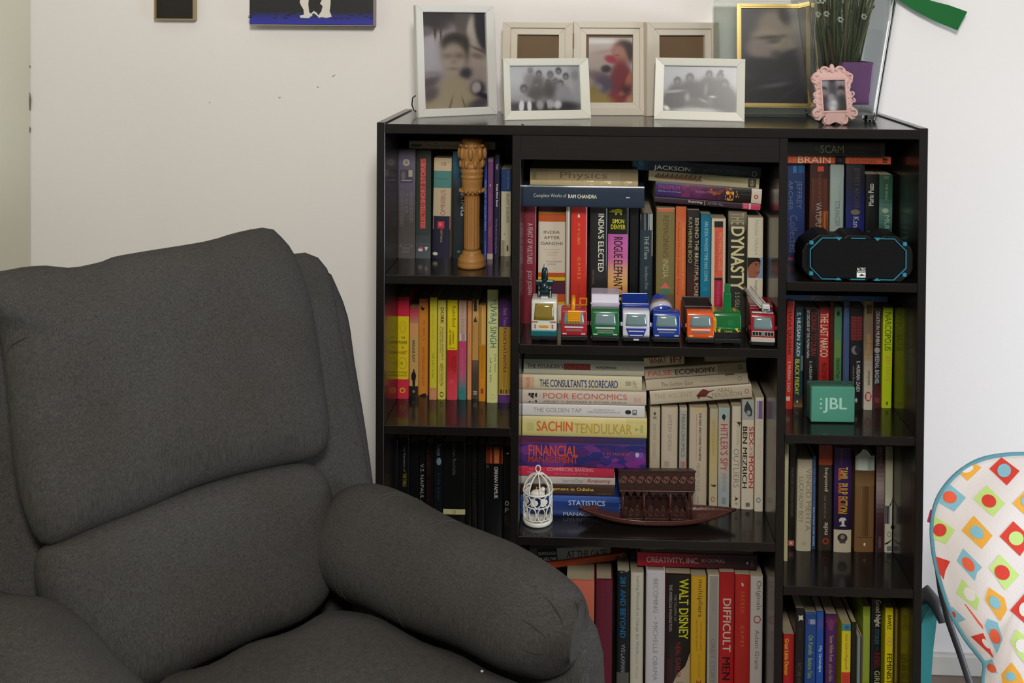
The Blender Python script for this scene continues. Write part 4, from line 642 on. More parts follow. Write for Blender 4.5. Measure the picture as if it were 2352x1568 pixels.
# ------------------------------------------------------------------ photographs and frames
def painted(parent, name, x0, x1, z0, z1, y, nx, ny, bg, blobs, k=.8, rough=.35, coat=.15):
    X, Z = np.meshgrid((np.arange(nx)+.5)/nx, (np.arange(ny)+.5)/ny)
    b0 = np.array([lin(c) for c in (bg if isinstance(bg, list) else [bg, bg])]); t = Z[..., None]*(len(b0)-1)
    i = np.minimum(t.astype(int), len(b0)-2)[..., 0]; f = t-i[..., None]; img = b0[i]*(1-f)+b0[i+1]*f
    asp = (z1-z0)/(x1-x0)
    for e in blobs:
        cx, cy, rx, ry, rot, c, soft = e
        dx = X-cx; dy = (Z-cy)*asp; ca, sa = math.cos(rot), math.sin(rot)
        u = (dx*ca+dy*sa)/rx; v = (-dx*sa+dy*ca)/(ry*asp); d = np.sqrt(u*u+v*v)
        a = (1/(1+np.exp(np.clip((d-1)/max(soft, .01), -40, 40))))[..., None]; img = img*(1-a)+np.array(lin(c))*a
    img = np.clip((np.clip(img, 0, 1)**1.28)*k*1.12, 0, .9)
    vs = [(x0+(x1-x0)*i/nx, y, z1-(z1-z0)*j/ny) for j in range(ny+1) for i in range(nx+1)]
    fs = [(j*(nx+1)+i, (j+1)*(nx+1)+i, (j+1)*(nx+1)+i+1, j*(nx+1)+i+1) for j in range(ny) for i in range(nx)]
    me = bpy.data.meshes.new(name); me.from_pydata(vs, [], fs); me.materials.append(vcol_mat(rough, coat))
    ca = me.color_attributes.new('Col', 'FLOAT_COLOR', 'CORNER')
    arr = np.ones((ny*nx, 4, 4), dtype=np.float32); arr[:, :, :3] = img.reshape(-1, 1, 3); ca.data.foreach_set('color', arr.ravel())
    o = bpy.data.objects.new(name, me); C.objects.link(o); o.parent = parent; return o
def stand_matrix(bl, br, tilt, z=None):
    ex = (br-bl); wd = ex.length; ex.normalize(); nb = Vector((-ex.y, ex.x, 0)); ey = Vector((0, 0, 1))*math.cos(tilt)+nb*math.sin(tilt); ny = ex.cross(ey)*-1
    ny = ey.cross(ex)            # points to the back
    m = Matrix((ex, ny, ey)).transposed().to_4x4(); m.translation = bl; return m, wd, ex, ny, ey
def rails(mb, w, h, L, R, T, B, m, d=.016, y0=0, bev=.001, lip=.0):
    """mitred moulding around an opening"""
    o = [(0, 0), (w, 0), (w, h), (0, h)]; i = [(L, B), (w-R, B), (w-R, h-T), (L, h-T)]
    for a in range(4):
        b = (a+1) % 4; bm_ = bmesh.new(); P = []
        for y, ins in ((y0, i), (y0+d, i)):
            P += [bm_.verts.new((o[a][0], y, o[a][1])), bm_.verts.new((o[b][0], y, o[b][1])), bm_.verts.new((ins[b][0], y+(lip if y == y0 else 0), ins[b][1])), bm_.verts.new((ins[a][0], y+(lip if y == y0 else 0), ins[a][1]))]
        for f in ((0, 1, 2, 3), (7, 6, 5, 4), (0, 4, 5, 1), (1, 5, 6, 2), (2, 6, 7, 3), (3, 7, 4, 0)): bm_.faces.new([P[j] for j in f])
        bmesh.ops.recalc_face_normals(bm_, faces=bm_.faces[:])
        bmesh.ops.bevel(bm_, geom=[e for e in bm_.edges if abs(e.verts[0].co.y-y0) < lip+1e-5 and abs(e.verts[1].co.y-y0) < lip+1e-5], offset=bev, segments=2, affect='EDGES')
        mb.bm(bm_, m)
    return mb
def std_frame(label, group, blp, brp, topy, tilt, ip, c, photo, mw=None, name='photo_frame', d=.014, cat='photo frame', yaw=0, lip=0.0):
    """blp, brp bottom corner pixels on the shelf top; topy pixel of the top edge at left; ip = inner opening pixels (l, r, t, b)"""
    bl = atz(*blp, H+.0003); br = atz(*brp, H+.0003)
    m, wd, ex, ny, ey = stand_matrix(bl, br, tilt)
    def loc(px, py): p = hit(px, py, bl, ny)-bl; return p.dot(ex), p.dot(ey)
    h = loc(*topy)[1]
    l = loc(ip[0], (ip[2]+ip[3])/2)[0]; r = loc(ip[1], (ip[2]+ip[3])/2)[0]; t = loc((ip[0]+ip[1])/2, ip[2])[1]; b = loc((ip[0]+ip[1])/2, ip[3])[1]
    root = empty(name, label=label, cat=cat, group=group); root.matrix_world = m
    fm = mat(c, .4, k=1.15, bump=.04, bs=60, stretch=(1, 1, .3))
    rails(MB(), wd, h, l, wd-r, h-t, b, fm, d, lip=lip).build('frame_moulding', root)
    MB().bb(.001, wd-.001, d, d+.003, .001, h-.001, mat('4a3c30', .8)).build('back_board', root)
    # rear easel leg reaches the shelf
    k = math.tan(tilt)
    L = h*.55; n = 8
    mb = MB(); a0 = Vector((wd*.5-.012, d+.003, h*.6)); foot_y = d+.03
    zf = -foot_y*math.sin(tilt)/math.cos(tilt)
    mb.add([(wd*.5-.012, d+.003, h*.6), (wd*.5+.012, d+.003, h*.6), (wd*.5+.018, foot_y+.012, zf+.004), (wd*.5-.018, foot_y+.012, zf+.004),
            (wd*.5-.012, d+.006, h*.6), (wd*.5+.012, d+.006, h*.6), (wd*.5+.018, foot_y+.015, zf+.004), (wd*.5-.018, foot_y+.015, zf+.004)],
           [(0, 1, 2, 3), (4, 7, 6, 5), (0, 4, 5, 1), (1, 5, 6, 2), (2, 6, 7, 3), (3, 7, 4, 0)], mat('3a342e', .8))
    mb.build('easel_leg', root)
    if photo: painted(root, 'photo', l-.001, r+.001, b-.001, t+.001, d*.55, *photo[:2], *photo[2:])
    return root, wd, h, l, r, t, b
# tall silver white frame, greyish portrait of a child
std_frame('tall silver white frame with a toned portrait of a child, leftmost on shelf', None, (962, 270), (1143, 262), (948, 11), .10, (975, 1120, 28, 248), 'bdbdb8',
  (80, 124, ['504b4a', '5c5654', 'a49a96', 'a89f98', '9c9284', 'a49a86'], [
   (.2, .3, .16, .14, 0, 'b4aeb2', .08), (.12, .5, .2, .25, 0, 'aca8ac', .15), (.33, .19, .22, .1, 0, 'b0a6a8', .1), (.2, .12, .3, .09, 0, '4c4848', .2), (.06, .2, .1, .05, 0, '7c7474', .2), (.2, .2, .02, .08, 0, '544e4c', .2), (.29, .2, .015, .1, 0, '5c5452', .2),
   (.75, .3, .2, .5, -.2, '6a6260', .1), (.82, .45, .3, .24, .2, 'a89e98', .12), (.78, .2, .08, .16, .1, 'b0a8a0', .12), (.97, .2, .14, .25, -.2, '3c3a40', .1), (.86, .46, .1, .03, .2, '7c7270', .3), (.9, .4, .16, .015, .4, '6c6462', .3),
   (.9, .75, .25, .2, 0, 'a09692', .15), (.5, .42, .23, .2, 0, '9a8f86', .1), (.5, .32, .22, .11, 0, '3e3b36', .12), (.66, .38, .06, .13, 0, '46423c', .25), (.48, .48, .18, .15, 0, 'aaa096', .12), (.38, .455, .06, .025, 0, '857a72', .5), (.57, .455, .07, .03, 0, '7a6f68', .5), (.48, .52, .04, .02, 0, '948a80', .5), (.47, .59, .07, .015, 0, '8c8078', .5),
   (.66, .64, .1, .06, -.5, '4a4650', .2), (.48, .87, .3, .2, 0, 'a39a86', .06), (.48, .93, .36, .14, 0, 'a69c88', .08), (.1, .72, .18, .06, -.5, '6a6064', .2), (.1, .84, .14, .07, -.5, '6c6466', .2), (.12, .64, .12, .03, 0, '948a90', .3),
   (.85, .8, .12, .08, 0, '4a4650', .15), (.82, .79, .07, .06, .3, 'a8a4a4', .1), (.9, .95, .26, .06, -.3, '5c5860', .2), (.95, .88, .12, .03, .3, '3a3840', .2), (.4, .98, .015, .1, .3, '7c7264', .2), (.62, .96, .012, .08, -.3, '7c7264', .2)]))
# small black wire stand beside it
p = atz(960, 262, H+.002)
wire = [at(959, 217, p.y), at(948, 224, p.y), at(946, 240, p.y), at(950, 252, p.y), at(958, 258, p.y), atz(966, 262, H+.002)]
tag(MB().tube(wire, .0013, mat('151414', .4), 8).build('wire_stand'), 'bent black wire hook poking out beside the tall silver white frame', 'wire stand')
# three hinged cream frames
def triple():
    root = empty('hinged_photo_frame', label='cream triple hinged frame with brown empty sides and a child in red in the middle', cat='photo frame')
    pts = [(1152, 264), (1314, 266), (1485, 266), (1650, 270)]
    W3 = []
    def panel(blp, brp, top, ip, photo, tag_):
        bl = atz(*blp, H+.0003); br = atz(*brp, H+.0003); m, wd, ex, ny, ey = stand_matrix(bl, br, .03)
        def loc(px, py): q = hit(px, py, bl, ny)-bl; return q.dot(ex), q.dot(ey)
        h = loc(*top)[1]; l = loc(ip[0], ip[2])[0]; r = loc(ip[1], ip[2])[0]; t = loc(ip[0], ip[2])[1]; b = loc(ip[0], ip[3])[1]
        e = MB(); fm = mat('bab2a3', .42, k=1.1, bump=.05, bs=50, stretch=(1, 1, .2))
        def addm(mb): 
            mb.v = [tuple(m @ Vector(v)) for v in mb.v]; return mb
        gl = .020; tx = (r-l)
        fr = addm(rails(MB(), wd, h, l-.013, wd-r-.013, h-t-.013, b-.013, fm, .02)).build('frame_moulding', root)
        addm(rails(MB(), r-l+.026, t-b+.026, .013, .013, .013, .013, mat('beb7a8', .45, k=1.1), .010, y0=.004)).build('inner_mount', fr).location = m.to_3x3() @ Vector((l-.013, 0, b-.013))
        bb_ = addm(MB().bb(.002, wd-.002, .020, .023, .002, h-.002, mat('6a5640', .85, k=1.1))).build('back_board', root)
        bb_ = addm(MB().bb(l-.004, r+.004, .012, .0135, b-.004, t+.004, mat('5f4c36', .7, k=1.2, bump=.05, bs=200))).build('backing_card', root)
        if photo:
            o = painted(root, 'photo', l+.006, r-.0005, b-.001, t-.006, .0115, *photo); o.matrix_world = m
        return bl, br, m, wd, h
    A = panel((1152, 262), (1313, 266), (1165, 51), (1187, 1283, 79, 236), None, 0)
    P = (66, 96, ['c8c0bc', 'b8b0ae', 'a89890', '9c8c70'], [(.3, .06, .5, .03, 0, 'dcdad8', .3), (.2, .45, .3, .25, 0, 'b0a49c', .2), (.25, .6, .3, .08, .3, '7c6c70', .2), (.35, .22, .25, .03, -.2, 'b09c90', .3), (.72, .25, .2, .2, 0, 'a4786a', .12), (.85, .14, .2, .1, .4, '4a3c3c', .15), (.96, .24, .08, .14, 0, '4c3a3a', .2), (.7, .24, .14, .12, 0, 'b0887a', .15), (.7, .33, .12, .05, 0, 'aa7c6c', .2), (.64, .27, .06, .012, 0, '8c6458', .3),
      (.5, .33, .14, .06, .3, 'a43c50', .15), (.74, .68, .26, .33, 0, '84303a', .08), (.6, .95, .2, .12, .2, '8c3840', .1), (.92, .66, .07, .14, .3, 'a8705c', .15), (.82, .84, .12, .04, -.3, 'b07c68', .15), (.4, .48, .12, .06, 0, '3a3038', .15), (.35, .72, .22, .14, .3, '5c5064', .2), (.2, .76, .12, .06, 0, '8c8488', .2), (.2, .94, .35, .1, .2, '9c8a50', .15), (.1, .8, .1, .05, 0, '94863c', .3), (.95, .93, .08, .05, 0, 'b4846c', .2), (.86, .8, .1, .08, 0, '4c2026', .3)])
    B = panel((1317, 265), (1483, 265), (1320, 49), (1347, 1455, 79, 236), P, 1)
    D = panel((1487, 267), (1652, 262), (1490, 51), (1517, 1622, 81, 236), None, 2)
    for (u, v_) in ((A, B), (B, D)):
        q = (u[1]+v_[0])/2
        for z in (.035, .135): MB().bb(q.x-.0018, q.x+.0018, q.y+.002, q.y+.006, H+z, H+z+.028, mat('7a5a3a', .35, metal=.8)).build('hinge', root)
triple()
# two small landscape frames in front
G2 = 'small white landscape frames at the front of the shelf top'
folk = []
for (x, y, s, c) in ((.3, .11, 1, '8c8c8e'), (.42, .18, 1, '5c5858'), (.7, .12, 1, '383638'), (.58, .2, 1.1, '6a6668'), (.8, .24, 1, '4c4a4c'), (.2, .5, 1.2, '4a484a'), (.38, .42, 1.1, '6c6a6c'), (.55, .38, 1.1, '6a686a'), (.72, .4, 1.1, '504e50'), (.65, .35, 1, '706e70')):
    folk += [(x, y+.24*s, .1*s, .2*s, 0, random.choice(['a8a8ac', '6c6a6c', '8c8a8c', 'b4b4b8']), .15), (x, y, .042*s, .075*s, 0, c, .15), (x, y+.02, .026*s, .045*s, 0, '8a8684', .2)]
folk = [(.93, .5, .12, .6, 0, '9a9ca0', .2)]+folk[:15]+[(.93, .22, .05, .1, 0, '8c8c8c', .15)]+folk[15:]+[(.35, .62, .12, .16, 0, '5c5a5a', .2), (.56, .56, .13, .2, 0, '545252', .2), (.76, .66, .12, .2, 0, '94949a', .15), (.3, .9, .4, .12, 0, '2c2a2e', .2), (.75, .92, .25, .12, 0, '2a282c', .2), (.16, .88, .035, .13, .1, 'd0d0d4', .1), (.27, .88, .03, .13, 0, 'd0d0d4', .1), (.42, .86, .05, .1, 0, '9c9ca0', .15), (.56, .85, .07, .09, 0, 'a8a8ac', .15), (.67, .86, .05, .09, .5, 'c0c0c4', .15), (.2, .72, .12, .05, .2, 'a0a0a4', .2), (.5, .9, .02, .1, 0, '2a282c', .2)]
std_frame('small white frame with black and white photo of many people, left front', G2, (1160, 276), (1358, 272), (1153, 134), .2, (1173, 1334, 150, 253), 'bcbcb2', (110, 74, ['b4b6ba', 'b8babe', 'a8a8ac', '6c6a6c'], folk), lip=.002)
folk = [(.2, .2, .5, .3, 0, 'b0b2b8', .3)]
for (x, y, s) in ((.19, .33, 1.05), (.36, .25, 1.1), (.62, .17, .95), (.77, .2, .95), (.83, .37, 1.1)):
    folk += [(x, y+.3*s, .13*s, .26*s, 0, '4a4a4a', .12), (x, y, .048*s, .082*s, 0, '3a3838', .12), (x, y+.025, .03*s, .05*s, 0, '7c7a78', .2)]
folk += [(.5, .55, .2, .22, 0, '404040', .15), (.15, .75, .16, .22, 0, '484848', .1), (.14, .56, .14, .03, -.1, '9a9a9a', .2), (.58, .5, .025, .12, .1, '7c7c7c', .25), (.5, .8, .2, .1, .2, '5c5c5c', .15), (.84, .78, .17, .3, 0, '4a4a48', .08), (.45, .97, .3, .06, 0, 'b8b8b8', .2), (.67, .66, .04, .02, 0, 'c0c0c0', .3), (.05, .92, .04, .04, .6, 'dcdcdc', .2), (.78, .11, .03, .03, 0, '3a3838', .2), (.33, .68, .03, .08, 0, '9c9c9c', .3), (.55, .75, .05, .02, .4, 'a0a0a0', .3)]
std_frame('small white frame with black and white photo of five seated people, right front', G2, (1502, 273), (1710, 279), (1507, 132), .2, (1524, 1692, 151, 256), 'bcbcb2', (110, 72, ['b0b4b8', 'b8bcc0', 'a4a4a6', '7c7c7c'], folk), lip=.002)
# gold frame mounted on a glass plate
def glassframe():
    bl = atz(1652, 267, H+.0003); br = atz(1867, 269.5, H+.0003); m, wd, ex, ny, ey = stand_matrix(bl, br, .09)
    root = empty('glass_photo_frame', label='gold rimmed dark portrait photo mounted on a large clear glass plate', cat='photo frame'); root.matrix_world = m
    def loc(px, py): q = hit(px, py, bl, ny)-bl; return q.dot(ex), q.dot(ey)
    h = loc(1638, 1)[1]; l0 = loc(1640, 130)[0]
    MB().bb(l0, wd, .0, .005, 0.0, h, mat((.86, .93, .90), .03, trans=1, ior=1.48), .001).build('glass_plate', root)
    L, T = loc(1690, 8); L2, B = loc(1712, 243); Rr = loc(1862, 130)[0]; L = loc(1691, 130)[0]; T = loc(1775, 10)[1]; B = loc(1790, 247)[1]
    fr = rails(MB(), Rr-L, T-B, .0085, .0085, .0085, .0085, mat((.72, .56, .22), .25, metal=1), .012, bev=.0025).build('gold_rim', root, (L, -.013, B))
    painted(root, 'photo', L+.008, Rr-.008, B+.008, T-.008, -.006, 80, 106, ['8c8c84', '8a8a80', '6c6a68', '2a2a2e', '1e1e22', '1c1c20'], [
        (.12, .3, .22, .4, 0, '5a585c', .1), (.08, .5, .14, .2, 0, '48464a', .2), (.5, .05, .3, .07, .1, '4a4648', .2), (.3, .12, .16, .12, .3, '5c585a', .2), (.52, .2, .26, .18, .1, '8e8678', .12), (.66, .08, .08, .1, -.4, '463f40', .2), (.42, .34, .26, .12, .2, '9a9080', .12), (.3, .44, .22, .1, .3, '8c827c', .15), (.45, .31, .2, .022, -.05, '4a4442', .3), (.5, .35, .1, .025, -.1, '5a524e', .3), (.62, .3, .06, .015, -.3, '68605a', .3),
        (.7, .42, .12, .1, .3, '8a8474', .15), (.55, .5, .1, .05, .5, '5c5450', .25), (.85, .45, .16, .03, -.3, '4c4440', .2), (.94, .55, .1, .12, 0, '8a7c74', .2), (.8, .58, .25, .14, .2, '201f22', .12), (.3, .62, .4, .1, 0, '242428', .12), (.5, .78, .24, .06, -.3, '44424a', .3), (.5, .9, .5, .16, 0, '1b1b20', .15), (.75, .88, .2, .015, -.6, '33333a', .3), (.5, .81, .2, .02, -.15, '5c5a60', .35)])
glassframe()
# ------------------------------------------------------------------ glass vase with stems
bl = atz(1884, 279, H+.0004); br = atz(2006, 277, H+.0004); vc = (bl+br)/2; bw = (br-bl).length; vh = .30
tw = bw*1.62
vase = empty('glass_vase', (vc.x, vc.y+bw/2-.004, H+.0003), 'tall square flared clear glass vase holding a bundle of green stems', 'vase', rot=(0, 0, .02))
def sqring(w, z, r=.006, n=5):
    P = []
    for (sx, sy, a0) in ((1, 1, 0), (-1, 1, 90), (-1, -1, 180), (1, -1, 270)):
        for i in range(n):
            a = math.radians(a0+90*i/(n-1)); P.append(Vector((sx*(w/2-r)+r*math.cos(a), sy*(w/2-r)+r*math.sin(a), z)))
    return P
gm = mat((.93, .96, .95), .0, trans=1, ior=1.46)
bt_ = .012; t_ = .004
RR = [sqring(bw-.004, 0), sqring(bw, .003), sqring(tw, vh), sqring(tw-2*t_, vh), sqring(bw-2*t_+.003, bt_)]
MB().rings(RR, gm, smooth=False).build('glass_body', vase)
def shx(R): return [Vector((.008+p.x*.56+.013, p.y*.8, p.z)) for p in R]
MB().rings([shx(sqring(bw*.80, .030)), shx(sqring(bw*.84, .034)), shx(sqring(bw*1.0, .112)), shx(sqring(bw*.97, .112)), shx(sqring(bw*.8, .034))], mat('6c4470', .3, k=1.3, bump=.4, bs=40, var=.2), smooth=False).build('purple_wrap', vase)
# stems
rs = random.Random(3); stems = []
sg = empty('flower_stems', (vc.x, vc.y+bw/2-.004, H+.015), 'bundle of cut green and brown flower stems standing inside the glass vase', 'flowers')
SM = [mat('4e5a34', .6, k=1.1), mat('5c6440', .6, k=1.1), mat('5a4c34', .7, k=1.1), mat('3c4c2c', .6), mat('6c7448', .6)]
for i in range(84):
    a = rs.random()*2*PI; r0 = .004+.028*rs.random()**.5; r1 = .008+.060*rs.random()**.6; a2 = a+rs.uniform(-.5, .5)
    hh = rs.uniform(.27, .36); b0 = Vector((r0*math.cos(a), r0*math.sin(a), .06+rs.random()*.03)); b1 = Vector((min(.070, max(-.066, r1*math.cos(a2)*1.35+.004)), min(.06, max(-.06, r1*math.sin(a2))), hh))
    mid = (b0+b1)/2+Vector((rs.uniform(-.006, .006), rs.uniform(-.006, .006), 0))
    mb = MB().tube([b0, mid, b1], [.0018, .0016, .0012], SM[i % 5], 6)
    if i % 3 == 0:
        for q in range(3):
            z = .35+.5*rs.random(); c = b0*(1-z)+b1*z; d = Vector((rs.uniform(-1, 1), rs.uniform(-1, 1), .8)).normalized()*.022; s_ = Vector((-d.y, d.x, 0)).normalized()*.003
            mb.add([c, c+d*.5+s_, c+d, c+d*.5-s_], [(0, 1, 2, 3)], SM[(i+1) % 5])
    mb.build('stem', sg)
fb = mat('b8bcae', .7)
for (px, py) in ((1878, 2), (1888, 2), (1878, 33), (1898, 32), (1984, 38), (1930, 45)):
    c = at(px, py, vc.y+.01)-Vector(sg.location); mb = MB()
    for i in range(6): mb.sph((c.x+.004*math.cos(i), c.y+.003*math.sin(i*1.1), c.z+.004*math.sin(i)), .0022, fb, 8)
    mb.build('blossom', sg)
# ------------------------------------------------------------------ pink ornate frame
bl = atz(1893, 287, H+.0003); br = atz(1947, 287, H+.0003); m, wd, ex, ny, ey = stand_matrix(bl, br, .16)
m.translation = (bl+br)/2+Vector((0, .0, 0))
pf = empty('ornate_photo_frame', label='little pink scrolled ornate frame with a blurred photo, in front of the glass vase', cat='photo frame'); pf.matrix_world = m @ Matrix.Rotation(-.03, 4, 'Y')
sc = 1/4.523/1250
half = [(0, 665), (14, 690), (30, 712), (60, 700), (95, 702), (120, 722), (138, 700), (155, 735), (180, 742), (210, 775), (222, 800), (215, 840), (196, 862), (186, 905), (178, 940), (205, 955), (198, 985), (212, 1000), (190, 1020), (214, 1045), (195, 1075), (186, 1105), (215, 1120), (236, 1150), (232, 1200), (205, 1232), (170, 1240), (128, 1205), (88, 1190), (95, 1230), (128, 1245), (134, 1265), (115, 1288), (70, 1295), (25, 1268), (0, 1262)]
outl = [(x*sc*1.0, (1292-y)*sc) for x, y in half]+[(-x*sc, (1292-y)*sc) for x, y in half[::-1][1:-1]]
iw, i0, i1 = 128*sc, (1292-1150)*sc, (1292-820)*sc
pk = mat('c4a09a', .5, k=1.05)
def inner_pt(p):
    cxz = (0, (i0+i1)/2); dx = p[0]; dz = p[1]-cxz[1]; s_ = min(iw/max(abs(dx), 1e-6), ((i1-i0)/2)/max(abs(dz), 1e-6)); return (dx*s_, cxz[1]+dz*s_)
mb = MB(); n = len(outl); vs = []
for p in outl:
    q = inner_pt(p); vs += [(p[0], .001, p[1]), (q[0], -.002, q[1]), (p[0], .007, p[1]), (q[0], .007, q[1])]
fs = []
for i in range(n):
    a, b = 4*i, 4*((i+1) % n); fs += [(a, b, b+1, a+1), (a+2, a+3, b+3, b+2), (a, a+2, b+2, b), (a+1, b+1, b+3, a+3)]
mb.add(vs, fs, pk)
def spiral(cx, cz, r, a0, a1, sgn, r1=.25, n=14, t=.0022, y=-.0015):
    return [Vector((sgn*(cx+(r*(1-(1-r1)*i/n))*math.cos(a0+(a1-a0)*i/n)), y, cz+(r*(1-(1-r1)*i/n))*math.sin(a0+(a1-a0)*i/n))) for i in range(n+1)]
for sgn in (1, -1):
    for (cx, cy2, r, a0, a1, t) in ((95, 735, 62, 3.0, -.6, .0028), (185, 800, 38, 2.6, -2.6, .0026), (190, 900, 50, 1.4, 4.2, .0022), (195, 980, 26, 1.6, -2.2, .002), (200, 1050, 26, 1.6, -2.2, .002), (195, 1180, 48, 2.2, -3.4, .003), (75, 1250, 50, .8, -3.2, .003), (40, 740, 42, 2.8, .2, .0022)):
        mb.tube(spiral(cx*sc, (1292-cy2)*sc, r*sc, a0, a1, sgn), [t*(.4+.6*(1-i/14)) for i in range(15)], pk, 7)
    for j in range(6): mb.sph((sgn*(iw+.004), -.0015, i0+(i1-i0)*(j+.5)/6), .0022, pk, 8)
mb.sph((0, -.001, (1292-705)*sc), (.005, .004, .009), pk, 10)
rails(mb, 2*iw+.005, i1-i0+.005, .0035, .0035, .0035, .0035, pk, .004, y0=-.004)
bverts = [(x-iw-.0025 if abs(x) < 10 else x, y, z) for x, y, z in mb.v[-0:]] if False else None
k0 = len(mb.v)
mb.build('scrolled_moulding', pf)
me = bpy.data.objects[pf.children[0].name].data
# shift the square sight rail (last 4 pieces) to the opening
nv = len(me.vertices); cnt = 0
tmp = rails(MB(), 2*iw+.005, i1-i0+.005, .0035, .0035, .0035, .0035, pk, .004, y0=-.004); cnt = len(tmp.v)
for v in list(me.vertices)[nv-cnt:]: v.co.x -= iw+.0025; v.co.z += i0-.0025
MB().bb(-iw-.004, iw+.004, .0075, .0095, i0-.004, i1+.004, mat('2c2426', .8)).build('back_board', pf)
mb = MB(); mb.add([(-.01, .0095, i1*.8), (.01, .0095, i1*.8), (.012, .04, -.0055), (-.012, .04, -.0055), (-.01, .0115, i1*.8), (.01, .0115, i1*.8), (.012, .042, -.0055), (-.012, .042, -.0055)], [(0, 1, 2, 3), (4, 7, 6, 5), (0, 4, 5, 1), (1, 5, 6, 2), (2, 6, 7, 3), (3, 7, 4, 0)], mat('201c1e', .7)).build('easel_leg', pf)
painted(pf, 'photo', -iw-.001, iw+.001, i0-.001, i1+.001, .003, 44, 58, ['a8a4a8', '9c98a0', '6c6a70', '4c4a52'], [(.5, .05, .12, .1, 0, '3c3c44', .2), (.5, .3, .18, .28, 0, '5c5a60', .2), (.14, .3, .13, .08, 0, '2c2a30', .2), (.14, .4, .11, .1, 0, '9a8c88', .2), (.84, .3, .15, .1, 0, '2c2a30', .2), (.82, .42, .12, .1, 0, '9a8e8a', .2), (.16, .75, .2, .26, 0, '544a52', .15), (.84, .76, .2, .3, 0, '4c5450', .15), (.42, .55, .12, .1, 0, 'a09a98', .2), (.45, .8, .2, .2, 0, 'a8a8ac', .2), (.5, .72, .1, .07, 0, 'c8c8cc', .3), (.45, .9, .1, .08, 0, 'd0d0d4', .3)])
# ------------------------------------------------------------------ wall pictures and the green strap
p0, p1 = at(573, 56, SD-.03), at(857, 63, SD-.03)
cv = empty('wall_canvas', (p0.x, SD-.03, p0.z-.002), 'blue and black canvas with white legs of two figures, hanging above the armchair', 'painting')
cw, ch = p1.x-p0.x, .34
MB().bb(0, cw, .001, .0295, 0, ch, mat('a49c92', .8, bump=.2, bs=600), .0015).build('canvas', cv)
f = Flat(lambda s, a, L: (a*cw, .001-.00012*L, ch*(1-s)), 1.1, .6)
def cfr(py): return 1-(p0.z+.002-at(700, 0, SD-.03).z+0)*0 if False else 1-(at(715, py, SD-.03).z-(p0.z-.002))/ch
def ca(px): return (at(px, 30, SD-.03).x-p0.x)/cw
E_ = cfr
f.rect(0, E_(57), 0, 1, '201f20'); f.grad(E_(28), E_(56), 0, 1, ['22222e', '24266c', '2a2c8c', '2c2e90'], 8)
rr = random.Random(5)
for i in range(30):
    x = rr.random(); y = E_(25+rr.random()*16); f.poly([(y, x), (y+.004, x+.02), (y+.009, x+.01), (y+.006, x-.02)], '1c1c28')
def cp(L): f.poly([(E_(y), ca(x)) for x, y in L], 'c8c4ba')
cp([(692, -60), (708, -60), (710, -10), (708, 10), (710, 28), (716, 33), (718, 36), (706, 42), (690, 41), (688, 36), (698, 34), (697, 22), (691, 12), (688, 5), (691, -6)])
cp([(744, -60), (760, -60), (759, 10), (757, 25), (762, 38), (750, 41), (738, 39), (731, 36), (738, 26), (741, 14), (735, 8), (742, -6)])
cp([(706, 41), (714, 32), (720, 25), (726, 28), (733, 37), (738, 39), (733, 41), (726, 34), (720, 30), (714, 36), (710, 42)])
f.build('painted_scene', cv, fix=False)
p1 = at(446, 47, SD-.015)
sp_ = empty('small_wall_picture', (p1.x-.085, SD-.015, p1.z), 'small dark wall picture with thin gold rim at the upper left, beside the blue canvas', 'picture')
rails(MB(), .085, .11, .0035, .0035, .0035, .0035, mat((.38, .3, .17), .45, metal=.5), .014).build('frame_moulding', sp_)
MB().bb(.003, .082, .006, .009, .003, .107, mat('17140f', .5)).build('picture_panel', sp_)
# green felt strap hanging on the wall
def wallp(px, py, off): return at(px, py, SD-off)
top = [(2040, -42), (2090, -22), (2140, 2), (2180, 12), (2222, 27)]; bot = [(1990, -60), (2050, -10), (2100, 24), (2150, 50), (2185, 64), (2199, 70)]
N = 16; rt = []; 
def interp(L, t):
    q = t*(len(L)-1); i = min(int(q), len(L)-2); f_ = q-i; return (L[i][0]*(1-f_)+L[i+1][0]*f_, L[i][1]*(1-f_)+L[i+1][1]*f_)
gmn = mat('0f5a26', .85, k=1.15, bump=.3, bs=400); mb = MB(); vs = []
for i in range(N+1):
    t = i/N; a = interp(top, t); b = interp(bot, t); off = .028-.006*math.sin(t*3)
    for q, o2 in ((0, 0), (1, 0), (1, .0025), (0, .0025)):
        u = a if q == 0 else b; vs.append(wallp(u[0], u[1], off-o2))
mb.rings([[vs[4*i+j] for j in range(4)] for i in range(N+1)], gmn, smooth=False)
a = wallp(2010, -60, .0)
o = mb.build('green_strap'); tag(o, 'flat green felt strap hanging slanted on the wall at upper right, above the vase', 'strap')
MB().cyl(wallp(2020, -52, .0), wallp(2020, -52, .03), .003, .003, mat('8a8a88', .4, metal=.8), 10).build('hanging_pin', o)
# ------------------------------------------------------------------ ornaments in the shelf
# carved wooden pillar
b = atz(1079, 620, H-s1); c0 = Vector((b.x, b.y+.026, H-s1+.0002)); u_ = 1/4.0205/1290
prof = [(0, 1405), (130, 1405), (137, 1395), (137, 1370), (130, 1355), (134, 1340), (132, 1325), (120, 1315), (116, 1300), (100, 1290), (92, 1270), (92, 1258), (80, 1252), (78, 1240), (75, 900), (76, 700), (92, 694), (94, 684), (88, 676), (100, 668), (100, 655), (96, 640), (98, 590), (103, 555), (100, 545), (108, 538), (108, 522), (100, 515), (104, 500), (110, 478), (108, 462), (100, 450), (108, 440), (112, 425), (104, 412), (108, 390), (117, 350), (120, 310), (116, 270), (108, 245), (112, 232), (112, 222), (100, 214), (98, 195), (104, 182), (96, 168), (70, 158), (0, 155)]
wm = mat('8c6230', .5, k=1.15, bump=.25, bs=120, var=.15, stretch=(1, 1, .3))
